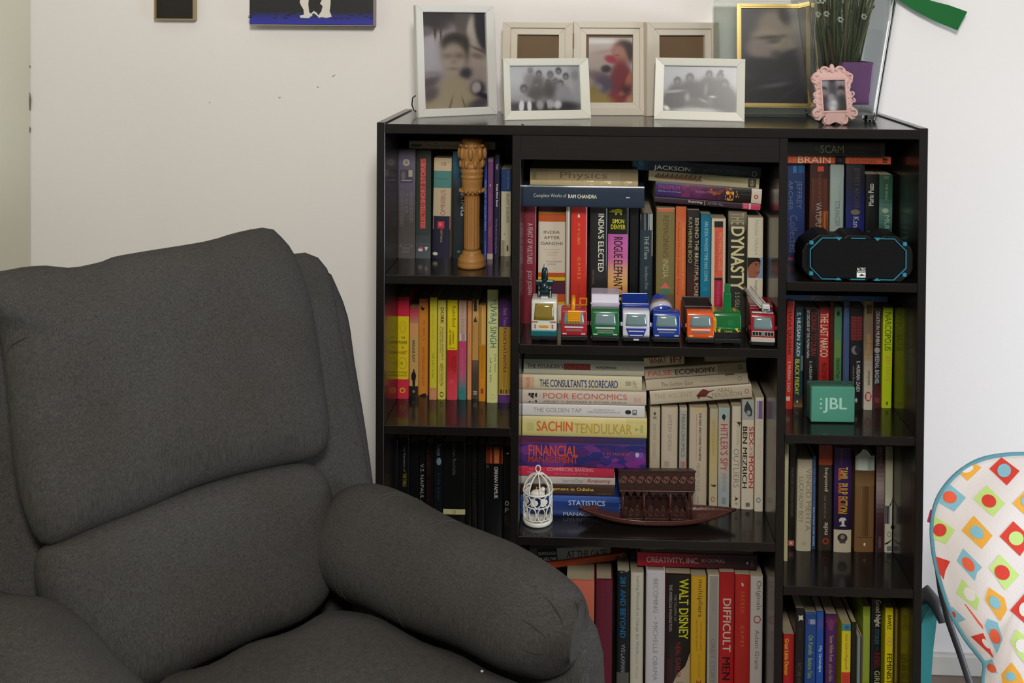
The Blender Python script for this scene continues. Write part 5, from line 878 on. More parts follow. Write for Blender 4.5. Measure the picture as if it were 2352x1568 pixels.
def fl_(t, z):
    y = 1405-z/u_
    if 705 < y < 1240: return 1-.07*abs(math.sin(8*t))
    if 545 < y < 640: return 1+.015*math.sin(24*t)
    if 245 < y < 430: return 1+.07*math.sin(8*t)*math.sin((y-245)/185*PI*2)
    if 462 < y < 515: return 1+.02*math.sin(20*t)
    return 1
pil = empty('carved_pillar', c0, 'carved light brown wooden column ornament with fluted shaft, standing before the upper left books', 'ornament')
pr_ = []
for i in range(len(prof)-1):
    (r0, y0), (r1, y1) = prof[i], prof[i+1]; nn = max(1, int(abs(y1-y0)/25))
    for q in range(nn): pr_.append(((r0+(r1-r0)*q/nn)*u_, (1405-(y0+(y1-y0)*q/nn))*u_))
pr_.append((0.0001, (1405-155)*u_))
iA = next(i for i, (r, z) in enumerate(pr_) if z > (1405-1250)*u_); iB = next(i for i, (r, z) in enumerate(pr_) if z > (1405-698)*u_)
MB().lathe(pr_[:iA+1], wm, 96, rmod=fl_).build('base', pil); MB().lathe(pr_[iA:iB+1], wm, 96, rmod=fl_).build('fluted_shaft', pil); MB().lathe(pr_[iB:], wm, 96, rmod=fl_).build('capital', pil)
mb = MB()
for j in range(16):
    a = 2*PI*j/16; mb.sph((.0225*math.cos(a), .0225*math.sin(a), (1405-665)*u_), (.0028, .0028, .0032), wm, 8)
for j in range(8):
    a = 2*PI*(j+.5)/8; 
    mb.sph((.0215*math.cos(a), .0215*math.sin(a), (1405-400)*u_), (.004, .004, .008), wm, 10); mb.sph((.023*math.cos(a+.39), .023*math.sin(a+.39), (1405-300)*u_), (.005, .005, .012), wm, 10); mb.sph((.021*math.cos(a), .021*math.sin(a), (1405-225)*u_), (.005, .005, .004), wm, 8)
mb.build('carving', pil)
# white birdcage
b = atz(1233, 1214, H-c2); sc_ = 1/1290; rC = .0268
cg = empty('birdcage', (b.x, b.y+rC+.001, H-c2+.0003), 'small white metal birdcage ornament with leaf cutouts, left of the wooden boat', 'ornament')
wh = mat('b9b8ae', .45, k=1.5)
def cyr(z, r=rC, n=40): return [Vector((r*math.cos(2*PI*i/n), r*math.sin(2*PI*i/n), z)) for i in range(n)]
mb = MB(); mb.lathe([(.0001, 0), (rC*.98, 0), (rC+.001, .002), (rC+.001, .008), (rC-.0005, .009), (rC-.0005, .003), (.0001, .003)], wh, 40); mb.build('base', cg)
mb = MB()
for z, t in ((.012, .001), (.0355, .0011), (.058, .0018)): mb.tube(cyr(z), t, wh, 8, closed=True)
nE = 10
for j in range(nE):
    a = 2*PI*j/nE
    P = []
    for i in range(16):
        q = 2*PI*i/16; P.append(Vector((rC*math.cos(a+.26*math.cos(q)), rC*math.sin(a+.26*math.cos(q)), .023+.0125*math.sin(q))))
    mb.tube(P, .0011, wh, 6, closed=True)
for j in range(8):
    a = 2*PI*j/8
    for sgn in (1, -1):
        P = [Vector((rC*math.cos(a+sgn*.38*math.sin(t*PI)), rC*math.sin(a+sgn*.38*math.sin(t*PI)), .036+.022*t)) for t in [i/8 for i in range(9)]]
        mb.tube(P, .001, wh, 6)
mb.build('lattice_wall', cg)
for j in range(9):
    a = -1.2+2*PI*j/9*1.0+.1; mb = MB(); P = []
    for i in range(14):
        q = 2*PI*i/14; rr_ = .0075*(.75+.35*abs(math.cos(q*1.5))); P.append((a+rr_*math.cos(q)/rC, .046+rr_*math.sin(q)*1.0))
    vs = [(rr2*math.cos(p[0]), rr2*math.sin(p[0]), p[1]) for rr2 in (rC+.0006, rC-.0004) for p in P]
    mb.add(vs, [tuple(range(14)), tuple(range(14, 28))[::-1]]+[(i, (i+1) % 14, 14+(i+1) % 14, 14+i) for i in range(14)], wh)
    mb.build('leaf_plate', cg)
mb = MB()
for j in range(4):
    a = PI*j/4+.2
    P = [Vector((rC*math.cos(t)*math.cos(a), rC*math.cos(t)*math.sin(a), .058+.030*math.sin(t))) for t in [PI*i/24 for i in range(25)]]
    mb.tube(P, .0013, wh, 8)
mb.sph((0, 0, .089), (.005, .005, .002), wh, 12)
mb.build('dome', cg)
MB().tube([Vector((.0045*math.cos(2*PI*i/16), .001, .0965+.0065*math.sin(2*PI*i/16))) for i in range(16)], .0011, wh, 8, closed=True).build('hanging_loop', cg)
MB().sph((0, 0, .05), (.014, .009, .008), wh, 14).sph((.009, 0, .058), .005, wh, 10).build('perched_bird', cg)
# wooden boat with canopy
b = atz(1512, 1219, H-c2); bt0 = Vector((b.x, b.y+.03, H-c2+.0004))
boat = empty('wooden_boat', bt0, 'dark carved wooden houseboat model with fringed canopy on the centre shelf', 'ornament', rot=(0, 0, .03))
bm1 = mat('3c1c16', .35, k=1.6, bump=.3, bs=150, var=.3, coat=.2); bm2 = mat('2a1814', .4, k=1.6, bump=.5, bs=250, var=.3)
Lb = .146; RG = []
for i in range(31):
    t = -1+2*i/30; wy = .030*(1-abs(t)**2.4)+.0005; zt_ = .016+.009*abs(t)**2.2; zb_ = .022*abs(t)**2.5
    R_ = []
    for q in range(13):
        a = PI*q/12; R_.append(Vector((t*Lb, -wy*math.cos(a), zt_-(zt_-zb_)*math.sin(a)**.7)))
    for q in range(13):
        a = PI*q/12; R_.append(Vector((t*Lb, wy*.86*math.cos(a), zt_-(zt_-zb_)*.7*math.sin(a)**.7)))
    RG.append(R_)
MB().rings(RG, bm1).build('hull', boat)
mb = MB()
for sgn in (-1, 1):
    mb.tube([Vector((t*Lb, sgn*(.030*(1-abs(t)**2.4)+.0002), .0165+.009*abs(t)**2.2)) for t in [-1+i/15 for i in range(31)]], .0016, bm1, 6)
mb.build('gunwale', boat)
cx0, cx1 = -.072, .066
MB().bb(cx0+.004, cx1-.004, -.022, .022, .010, .018, bm2, .001).build('deck', boat)
ctop = .109
mb = MB(); 
roof = [(-.026, ctop-.0375), (-.027, ctop-.008), (-.022, ctop), (.022, ctop), (.027, ctop-.008), (.026, ctop-.0375)]
for sgn in (-1, 1):
    mb.bb(cx0, cx1, min(sgn*.026, sgn*.0235), max(sgn*.026, sgn*.0235), ctop-.0375, ctop-(.001 if sgn < 0 else .022), bm2, .0008)
mb.prism([(-.027, ctop), (.027, ctop-.021), (.027, ctop-.024), (-.027, ctop-.003)], cx0-.002, cx1+.002, bm2, .0006, 1)
for x in (cx0, cx1-.003): mb.prism([(-.024, ctop-.0375), (-.024, ctop-.002), (.024, ctop-.022), (.024, ctop-.0375)], x, x+.003, bm2)
mb.build('canopy_roof', boat)
mb = MB()
for i in range(9):
    x = cx0+.007+(cx1-cx0-.014)*i/8
    for a in (0, 1):
        mb.tube(spiral(0, 0, .007, PI*a, PI*a+5, 1, n=12, y=-.0272), [.0012]*13, mat('5a3a30', .35, k=1.5), 6)
        k_ = len(mb.v)-13*6
        for q in range(k_, len(mb.v)): v = mb.v[q]; mb.v[q] = (v[0]+x, v[1], v[2]+ctop-.017)
mb.tube([Vector((cx0, -.0275, ctop-.0375)), Vector((cx1, -.0275, ctop-.0375))], .0011, mat('6c5048', .35), 6)
mb.build('carved_scroll', boat)
for sgn in (-1, 1):
    for i in range(10):
        x = cx0+(cx1-cx0)*i/10; w_ = (cx1-cx0)/10
        if sgn < 0 or i % 2 == 0:
            o = MB().prism([(x, ctop-.0375), (x+w_, ctop-.0375), (x+w_/2, ctop-.0495)], sgn*.0245-.001, sgn*.0245+.001, bm2, axis='y').build('fringe_tooth', boat)
for x in (cx0+.006, cx0+.045, cx1-.045, cx1-.006):
    for sgn in (-1, 1): MB().tube([(x, sgn*.0225, .016), (x, sgn*.0225, .04), (x, sgn*.0225, .046), (x, sgn*.0225, ctop-.034)], [.0018, .0018, .0028, .0016], bm1, 8).build('post', boat)
mb = MB(); mb.bb(cx0+.010, cx1-.010, .006, .018, .018, .046, bm2, .002)
mb.bb(cx0+.008, cx0+.016, -.018, .018, .018, .036, bm2, .002); mb.bb(cx1-.016, cx1-.008, -.018, .018, .018, .036, bm2, .002)
for i in range(9):
    x = cx0+.016+(cx1-cx0-.032)*(i+.5)/9; hh_ = .016+.006*(i % 2)
    mb.prism([(x-.007, .018), (x+.007, .018), (x+.006, .018+hh_*.6), (x+.002, .018+hh_), (x-.002, .018+hh_), (x-.006, .018+hh_*.6)], -.019, -.016, bm2, .0006, 1, axis='y')
    mb.tube([Vector((x+.0045*math.cos(t), -.0196, .027+.005*math.sin(t))) for t in [2*PI*k/10 for k in range(10)]], .0008, bm1, 5, closed=True)
mb.build('carved_bench', boat)
# green cube speaker
b = (atz(1861, 972, H-s2)+atz(1965, 973, H-s2))/2
js = empty('green_speaker', (b.x, b.y, H-s2+.0004), 'small sea green square portable speaker in front of the red crime books', 'speaker', rot=(0, 0, .02))
gg = mat('42826c', .55, k=1.1, bump=.1, bs=900)
MB().box((0, .0145, .034), (.0827, .024, .068), mat('35604f', .55, k=1.0), .006, 3, smooth=True).build('body', js)
MB().box((0, .0035, .034), (.0800, .005, .0655), gg, .002, 2).build('front_grille', js)
MB().box((0, .0265, .034), (.0827, .006, .068), mat('2c5c50', .5, k=1), .0025, 2).build('rear_shell', js)
f = Flat(lambda s, a, L: ((a-.5)*.08, .001-.0001*L-.0002, .067*(1-s)), 1.5)
f.text('JBL', .30, .72, .27, .82, '84a494', 'h', 1.2); f.rect(.32, .36, .2, .245, '84a494'); f.rect(.44, .50, .2, .245, '84a494'); f.rect(.57, .61, .2, .245, '84a494')
f.build('logo_print', js, fix=False)
MB().box((.024, .015, .069), (.012, .006, .0012), mat('2c5c50', .5, k=1), .0004, 1).build('button', js); 
# rugged black speaker with blue trims
pL, pR = atz(1842, 646, H-s1), atz(2098, 650, H-s1); wS = (pR-pL).length; b = (pL+pR)/2
alt = empty('rugged_speaker', (b.x, max(b.y, .004), H-s1+.0004), 'chunky black rugged speaker with sky blue trim lines, in the upper right compartment', 'speaker')
hS = .083; dS = .062
def octo(w, h, c, zc, n=None): return [(-w/2+c, zc-h/2), (w/2-c, zc-h/2), (w/2, zc-h/2+c), (w/2, zc+h/2-c), (w/2-c, zc+h/2), (-w/2+c, zc+h/2), (-w/2, zc+h/2-c), (-w/2, zc-h/2+c)]
bk = mat('0a0b0d', .5, k=.6, spec=.3); 
hw = wS/2
body = [(-hw+.022, 0), (-.045, 0), (-.036, .004), (-.02, .004), (-.012, 0), (.012, 0), (.02, .004), (.036, .004), (.045, 0), (hw-.022, 0), (hw-.006, .014), (hw, .024), (hw, hS-.03), (hw-.006, hS-.018), (hw-.03, hS), (.046, hS), (.038, hS-.007), (.026, hS-.007), (.018, hS), (-.018, hS), (-.026, hS-.007), (-.038, hS-.007), (-.046, hS), (-hw+.03, hS), (-hw+.006, hS-.018), (-hw, hS-.03), (-hw, .024), (-hw+.006, .014)]
MB().prism(body, .002, dS, bk, .002, 2, axis='y').build('body', alt)
MB().prism(octo(wS-.034, hS-.014, .018, hS/2), -.001, .004, mat('0a0b0c', .8, bump=.6, bs=1500, spec=.2), .0012, 1, axis='y').build('front_grille', alt)
cyn = mat('2c7c90', .45, k=1.0); og = octo(wS-.028, hS-.010, .021, hS/2)
def seg(P, Q, t0, t1, th_=.0014):
    P, Q = Vector((P[0], -.0018, P[1])), Vector((Q[0], -.0018, Q[1])); A, B = P+(Q-P)*t0, P+(Q-P)*t1; d = (B-A).normalized(); n_ = Vector((-d.z, 0, d.x))*th_/2
    y = Vector((0, .003, 0)); return MB().add([A-n_, B-n_, B+n_, A+n_, A-n_+y, B-n_+y, B+n_+y, A+n_+y], [(0, 1, 2, 3), (7, 6, 5, 4), (0, 4, 5, 1), (1, 5, 6, 2), (2, 6, 7, 3), (3, 7, 4, 0)], cyn)
for (i, t0, t1) in ((0, 0, .2), (0, .4, .6), (0, .8, 1), (1, 0, 1), (2, 0, 1), (3, 0, 1), (4, 0, .2), (4, .4, .6), (4, .8, 1), (5, 0, 1), (6, 0, 1), (7, 0, 1)): seg(og[i], og[(i+1) % 8], t0, t1).build('trim_line', alt)
for (x, z, s_) in ((-.034, hS-.004, -1), (.034, hS-.004, -1), (-.034, .003, 1), (.034, .003, 1)): MB().prism([(x-.006, z), (x+.006, z), (x, z+s_*.005)], -.0012, .004, cyn, axis='y').build('blue_notch', alt)
for (x, z) in ((-hw+.016, .014), (hw-.016, .014), (-hw+.016, hS-.014), (hw-.016, hS-.014)): MB().box((x, .001, z), (.007, .005, .007), cyn, .001, 1).build('corner_accent', alt)
f = Flat(lambda s, a, L: (-.002+.0155*a, -.0011-.0001*L, .026-.0175*s), 1.6)
f.rect(.52, 1, 0, 1, 'b4b4b0'); f.text('ALTEC', 0, .28, 0, 1, 'b4b4b0', 'h', 1); f.text('LANSING', .32, .48, 0, 1, 'b4b4b0', 'h', 1); f.poly([(.85, .3), (.62, .5), (.62, .6), (.88, .9), (.8, .9)], '202020')
f.build('logo_print', alt, fix=False)
# ------------------------------------------------------------------ toy vehicles (front faces -Y)
GT = 'toy vehicles lined up on the centre shelf'
def plast(c, k=1.1, r=.25): return mat(c, r, k=k, coat=.4)
glassm = mat('70888a', .12, k=.9, coat=1); chrome = mat('b4b4b4', .2, metal=.7); tyre = mat('0c0c0c', .7)
def toy(name, label, px, pyb, wpx, hpx, col, L=.062, cabd=.026, nose=0, top=None, wheels=True, lights='a8a8a0', stripe=True, y=.016):
    b = atz(px, pyb, H-c1); Y = y
    wd = wpx/(FPX/(Y-CAM.y)); hh = hpx/(FPX/(Y-CAM.y)); c = at(px, pyb, Y)
    root = empty(name, (c.x, Y, H-c1+.0003), label, 'toy', GT)
    z0 = .011
    prof = [(0.001, z0), (-.001, z0+.006), (0, z0+.42*hh), (.0035, z0+hh-.004), (.008, z0+hh), (cabd, z0+hh), (cabd, z0)]
    MB().prism(prof, -wd/2, wd/2, plast(col), .0025, 3, smooth=True).build('cab', root)
    # windscreen on the slanted face
    a, b2 = Vector((0, 0, z0+.42*hh)), Vector((0, .0035, z0+hh-.004)); d = (b2-a); n_ = Vector((0, -d.z, d.y)).normalized()
    def F(s, t, o=.0005): q = a+d*t+n_*o; return Vector(((s-.5)*wd, q.y, q.z))
    gv = []; nS, nT = 8, 4
    for o_ in (0, 1):
        for j in range(nT+1):
            for i in range(nS+1):
                s_ = i/nS; t = .05+.87*j/nT; e_ = .10+.05*j/nT; bul = (1-(2*s_-1)**2)*.0016+(1-(2*j/nT-1)**2)*.0005
                gv.append(F(e_+(1-2*e_)*s_, t, (.0004+bul) if o_ == 0 else -.001))
    q_ = (nS+1)*(nT+1); gf = [(j*(nS+1)+i, j*(nS+1)+i+1, (j+1)*(nS+1)+i+1, (j+1)*(nS+1)+i) for j in range(nT) for i in range(nS)]
    bd = [i for i in range(nS)]+[j*(nS+1)+nS for j in range(nT)]+[nT*(nS+1)+i for i in range(nS, 0, -1)]+[j*(nS+1) for j in range(nT, 0, -1)]
    gf += [tuple(q_+k for k in f[::-1]) for f in gf[:nS*nT]]+[(bd[k], bd[(k+1) % len(bd)], q_+bd[(k+1) % len(bd)], q_+bd[k]) for k in range(len(bd))]
    MB().add(gv, gf, glassm, True).build('windscreen', root)
    for sgn in (-1, 1):
        MB().box((sgn*(wd/2+.0018), .002, z0+.5*hh), (.003, .003, .007), plast(col), .0008, 1).build('mirror', root)
        MB().box((sgn*wd*.36, -.0008, z0+.10*hh), (wd*.16, .002, .0022), mat(lights, .2, k=1.2), .0005, 1).build('headlight', root)
    if stripe:
        MB().box((0, -.0003, z0+.345*hh), (wd*.72, .0022, .0026), mat('b4b4b0', .3, k=1.3), .0005, 1).build('front_trim', root)
        MB().box((0, -.0012, z0+.235*hh), (wd*.6, .0014, .0028), mat('6c6c70', .3, k=1), .0005, 1).build('grille', root)
    MB().bb(-wd*.48, wd*.48, -.0012, L, .004, z0+.001, mat('121212', .5), .001).build('chassis', root)
    if wheels:
        for yy in (.010, L-.012):
            for sgn in (-1, 1):
                wl = MB().cyl((sgn*(wd/2-.007), 0, 0), (sgn*(wd/2), 0, 0), .0068, .0068, tyre, 20).build('wheel', root, (0, yy, .0068))
                MB().cyl((sgn*(wd/2-.001), 0, 0), (sgn*(wd/2+.0004), 0, 0), .0034, .003, chrome, 14).build('hub_cap', wl)
    return root, wd, hh, z0
# white excavator with dark arm
r, wd, hh, z0 = toy('toy_excavator', 'white and teal toy excavator with dark green raised arm, leftmost of the toys', 1249, 786, 59, 82, 'bdbdb4', L=.07, cabd=.045, wheels=False, stripe=False)
for ch in list(r.children):
    if ch.name.startswith('mirror') or ch.name.startswith('headlight'): bpy.data.objects.remove(ch)
    elif ch.name.startswith('windscreen'): ch.data.materials[0] = mat('6a5a20', .06, k=1.5, coat=1)
MB().bb(-wd/2-.0006, wd/2+.0006, -.002, .046, z0-.001, z0+.011, plast('14565a'), .002, 2).build('lower_skirt', r)
for sgn in (-1, 1):
    MB().bb(sgn*wd*.28-.007, sgn*wd*.28+.007, -.0, .066, 0, .0105, tyre, .004, 2).build('track', r)
    MB().box((sgn*wd*.34, -.0012, z0+.3*hh), (.003, .002, .003), plast('a04040'), .0006, 1).build('tail_lamp', r)
    MB().box((sgn*wd*.34, -.0012, z0+.24*hh), (.003, .002, .003), plast('a85040'), .0006, 1).build('tail_lamp', r)
    MB().box((sgn*wd*.36, -.0008, z0+.40*hh), (wd*.24, .002, .0022), plast('8c6c2c'), .0004, 1).build('side_stripe', r)
MB().box((0, -.0012, z0+.27*hh), (wd*.36, .0022, .0048), plast('c08c1c'), .0008, 1).build('number_plate', r)
dg = plast('0e2a2c', 1.0); zt = z0+hh
mb = MB(); mb.box((0, .02, zt+.008), (.026, .008, .022), dg, .002, 2)
mb.build('arm_bracket', r)
for sgn in (-1, 1): MB().cyl((sgn*.010, .015, zt-.001), (sgn*.0105, .016, zt+.013), .0011, .0011, chrome, 8).build('piston', r)
MB().tube([(0, .020, zt+.012), (0, .018, zt+.03)], [.011, .006], dg, 12).box((0, .017, zt+.028), (.034, .008, .010), dg, .002, 2).tube([(0, .018, zt+.03), (0, .016, zt+.052), (0, .016, zt+.056)], [.0065, .0055, .003], dg, 12).build('boom_arm', r)
MB().cyl((0, .016, zt+.055), (0, .016, zt+.062), .0028, .0018, chrome, 10).build('arm_tip', r)
MB().box((0, .012, zt+.001), (.014, .008, .006), mat('b4b4b0', .3), .0015, 2).build('arm_pivot', r)
# red loader with yellow shovel
r, wd, hh, z0 = toy('toy_loader', 'red toy truck with a yellow digger shovel over its windscreen', 1318, 781, 60, 62, '98202a', L=.06)
yl_ = plast('c8880c'); zt = z0+hh
mb = MB(); mb.box((0, -.002, z0+.78*hh), (wd*.5, .007, .020), yl_, .0015, 2)
for i in range(5): mb.box((0, -.0055, z0+.78*hh-.008+i*.004), (wd*.47, .0015, .0018), yl_, .0004, 1)
for i in range(5): mb.prism([(-wd*.23+i*wd*.105, z0+.78*hh-.010), (-wd*.23+i*wd*.105+.0036, z0+.78*hh-.010), (-wd*.23+i*wd*.105+.0018, z0+.78*hh-.0135)], -.004, -.001, yl_, axis='y')
mb.build('shovel', r)
MB().tube([(-.002, .0, z0+hh*.92), (-.001, .008, zt+.016), (-.001, .014, zt+.020)], [.0042, .0036, .0022], yl_, 10).build('boom_arm', r)
MB().tube([(-.001, .014, zt+.02), (-.004, .03, zt+.004)], [.003, .003], yl_, 10).bb(-wd*.4, wd*.42, .026, .055, z0, zt-.006, yl_, .002).build('rear_body', r)
rails(MB(), .014, .014, .0022, .0022, .0022, .0022, plast('b8801c'), .003).build('cabin_window', r, (wd*.2, .03, zt-.002))
# green truck with pale container
r, wd, hh, z0 = toy('toy_truck', 'green toy truck with tall lilac white container box', 1390, 783, 63, 61, '155a2e', L=.075)
MB().prism([(.028, .014), (.028, z0+hh+.006), (.036, z0+hh+.020), (.074, z0+hh+.020), (.074, .014)], -wd/2-.001, wd/2+.001, plast('a8a2b4'), .0015, 2).build('container', r)
MB().bb(-wd/2-.002, wd/2+.002, .0275, .030, z0+hh+.003, z0+hh+.006, plast('b4aec0')).build('container_rim', r)
f = Flat(lambda s, a, L: ((a-.5)*wd, -.0016-.0001*L, z0+hh*(1-s)), 1.3); f.text('SUPERSTALLION', .80, .85, .2, .8, '8c9c8c', 'h', 1); f.build('lettering', r, fix=False)
# white and blue truck
r, wd, hh, z0 = toy('toy_truck', 'white toy truck with blue grille and blue dump bed', 1461, 786, 62, 60, 'b8b8c4', L=.07, stripe=False)
blu = plast('1c3484')
MB().prism([(-wd*.38, z0+.36*hh), (wd*.38, z0+.36*hh), (wd*.26, z0+.03*hh), (-wd*.26, z0+.03*hh)], -.0022, .001, blu, .0006, 1, axis='y').build('grille', r)
MB().box((0, -.0028, z0+.26*hh), (wd*.58, .0012, .0022), plast('b8b8c4'), .0004, 1).box((0, -.0028, z0+.1*hh), (wd*.48, .0012, .0018), plast('b8b8c4'), .0004, 1).build('grille_bar', r)
MB().box((0, -.0014, .0075), (.010, .0012, .003), plast('b4b4b0'), .0004, 1).build('number_plate', r)
mb = MB(); zb = z0+hh; mb.bb(-wd*.52, wd*.52, .029, .033, .016, zb+.006, blu, .001); mb.bb(-wd*.52, -wd*.49, .030, .07, .016, zb+.004, blu); mb.bb(wd*.49, wd*.52, .030, .07, .016, zb+.004, blu); mb.bb(-wd*.5, wd*.5, .066, .07, .016, zb+.014, blu, .001); mb.bb(-wd*.5, wd*.5, .03, .07, .014, .018, blu)
mb.build('dump_bed', r)
# blue mixer
r, wd, hh, z0 = toy('toy_mixer_truck', 'cobalt blue toy cement mixer with white and gold striped drum', 1531, 783, 62, 58, '163488', L=.075)
mb = MB(); A = Vector((-.006, .034, z0+hh*.62)); Bq = Vector((-.011, .068, z0+hh+.014)); D = (Bq-A).normalized(); Q = D.to_track_quat('Z', 'Y').to_matrix().to_4x4(); Q.translation = A
PR = [(.0001, -.004), (.012, -.003), (.018, .004), (.0205, .012), (.0205, .020), (.019, .026), (.0165, .033), (.013, .039), (.010, .042), (.0001, .042)]
def part_l(pr, c, nm): m_ = MB().lathe(pr, plast(c), 28); m_.v = [tuple(Q @ Vector(v)) for v in m_.v]; m_.build(nm, r)
part_l(PR, '1c3a94', 'drum')
part_l([(.0208, .0105), (.0215, .011), (.0215, .0195), (.0208, .020)], 'b0acbc', 'white_stripe'); part_l([(.0206, .0205), (.0213, .021), (.0199, .0255), (.0192, .0255)], '7c6440', 'gold_stripe')
MB().tube([(-.009, .068, z0+hh+.012), (-.009, .074, z0+hh-.004), (-.009, .078, z0+.01)], [.005, .004, .004], plast('163488'), 8).build('chute', r)
# orange dump truck
r, wd, hh, z0 = toy('toy_dump_truck', 'bright orange toy dump truck with black brown bed', 1609, 788, 62, 60, 'c8501c', L=.072)
dk = plast('2c2422', 1.2); mb = MB(); zb = z0+hh
mb.bb(-wd*.56, wd*.5, .030, .033, .014, zb+.003, dk, .001); mb.bb(-wd*.56, -wd*.52, .030, .074, .014, zb+.005, dk, .001); mb.bb(wd*.46, wd*.5, .03, .074, .014, zb+.005, dk, .001); mb.bb(-wd*.56, wd*.5, .071, .074, .014, zb+.008, dk, .001); mb.bb(-wd*.54, wd*.48, .03, .074, .012, .016, dk)
for i in range(4): mb.bb(-wd*.585, -wd*.56, .034+i*.011, .037+i*.011, .016, zb+.002, dk)
mb.build('dump_bed', r)
# green and yellow crane
r, wd, hh, z0 = toy('toy_crane', 'green and yellow toy crane with tall upright green boom', 1671, 783, 64, 60, '0e5a28', L=.07, cabd=.04, wheels=False, stripe=False)
for ch in list(r.children):
    if ch.name.split('.')[0] in ('mirror', 'windscreen', 'headlight'): bpy.data.objects.remove(ch)
for ch in r.children:
    if ch.name.startswith('cab'):
        for v in ch.data.vertices:
            if v.co.z < z0+.014: v.co.z += .013
gr_ = plast('0e6430'); yo = plast('b8801c')
MB().bb(-wd*.5, wd*.44, .004, .066, .008, .024, mat('111111', .5), .002).build('turntable', r)
for sgn in (-1, 1): MB().bb(sgn*wd*.34-.008, sgn*wd*.34+.008, 0, .068, 0, .013, tyre, .004, 2).build('track', r)
zt = z0+hh
MB().prism([(-.001, z0+.30*hh), (-.001, z0+.75*hh), (.012, zt+.001), (.03, zt+.004), (.03, z0+.3*hh)], -wd*.52, -wd*.40, yo, .001, 1).build('side_panel', r)
MB().prism([(.004, z0+.6*hh), (.012, zt+.001), (.03, zt+.002), (.03, z0+.6*hh)], -wd*.12, -wd*.04, yo, .0008, 1).build('side_panel', r)
MB().prism([(.004, z0+.6*hh), (.012, zt+.0), (.03, zt+.001), (.03, z0+.6*hh)], wd*.24, wd*.36, yo, .0008, 1).build('side_panel', r)
MB().prism([(0.0, z0+.5*hh), (.004, zt-.004), (.012, zt-.003), (.012, z0+.5*hh)], -wd*.02, wd*.2, gr_, .001, 1).build('boom_mount', r)
MB().bb(wd*.03-.0075, wd*.03+.0055, .009, .016, zt-.006, zt+.034, gr_, .0008).bb(wd*.03-.006, wd*.03+.004, .010, .015, zt+.034, zt+.050, gr_, .0008).build('boom_arm', r)
f = Flat(lambda s, a, L: ((a-.5)*wd, -.0016-.0001*L, z0+hh*(1-s)), 1.3); f.text('CRANE', .66, .72, .38, .66, 'a89030', 'h', 1)
f.spots(.56, .72, .04, .24, ['b8a030'], 9, .03, .03, 2); f.spots(.56, .72, .76, .97, ['b8a030'], 9, .03, .03, 4); f.build('lettering', r, fix=False)
# fire engine
r, wd, hh, z0 = toy('toy_fire_engine', 'crimson toy fire engine with white ladder basket, rightmost of the toys', 1752, 792, 55, 62, '8c1620', L=.085, stripe=False, y=.008)
r.rotation_euler.z = -.06
MB().box((0, -.0014, z0+.055*hh+.001), (wd*.98, .004, .008), plast('a8a096'), .001, 1).build('bumper', r)
mb = MB(); mb.box((0, -.0012, z0+.30*hh), (wd*.9, .0016, .0085), plast('a09890'), .0005, 1)
for i in (-3, -2, -1, 1, 2, 3): mb.box((i*wd*.125, -.0024, z0+.30*hh), (wd*.10, .001, .006), mat('141414', .4), .0003, 1)
mb.build('grille', r)
MB().cyl((0, -.004, z0+.3*hh), (0, -.0018, z0+.3*hh), .0036, .0036, chrome, 16).build('badge', r)
MB().bb(-wd*.44, wd*.44, .006, .010, z0+hh, z0+hh+.0025, plast('b0b0ac'), .0006).build('light_bar', r); MB().bb(wd*.05, wd*.4, .005, .010, z0+hh+.0025, z0+hh+.006, plast('24387c'), .0008).build('blue_lamp', r)
MB().bb(-wd*.5, wd*.5, .028, .082, .012, z0+hh+.008, plast('6c1420'), .0015).build('rear_body', r)
a, b2 = Vector((.003, .012, z0+hh+.008)), Vector((-.020, .08, z0+hh+.022)); mb = MB(); ww = plast('b4b4b0')
for sgn in (-1, 1):
    for zz_ in (0, .005): mb.tube([a+Vector((sgn*.006, 0, zz_)), b2+Vector((sgn*.006, 0, zz_))], .0011, ww, 6)
for i in range(12):
    q = a+(b2-a)*(i+.5)/12; mb.tube([q+Vector((-.006, 0, 0)), q+Vector((.006, 0, 0))], .0009, ww, 6)
mb.add([a+Vector((-.006, 0, .001)), a+Vector((.006, 0, .001)), b2+Vector((.006, 0, .001)), b2+Vector((-.006, 0, .001))], [(0, 1, 2, 3)], ww)
mb.build('ladder', r); MB().box((.005, .004, z0+hh+.012), (.014, .010, .013), ww, .002, 2).box((.005, .0, z0+hh+.009), (.010, .004, .003), mat('4c4c4c', .4), .0005, 1).build('basket', r)
MB().cyl((.003, .008, z0+hh+.001), (.003, .008, z0+hh+.008), .004, .004, ww, 12).build('ladder_mount', r)
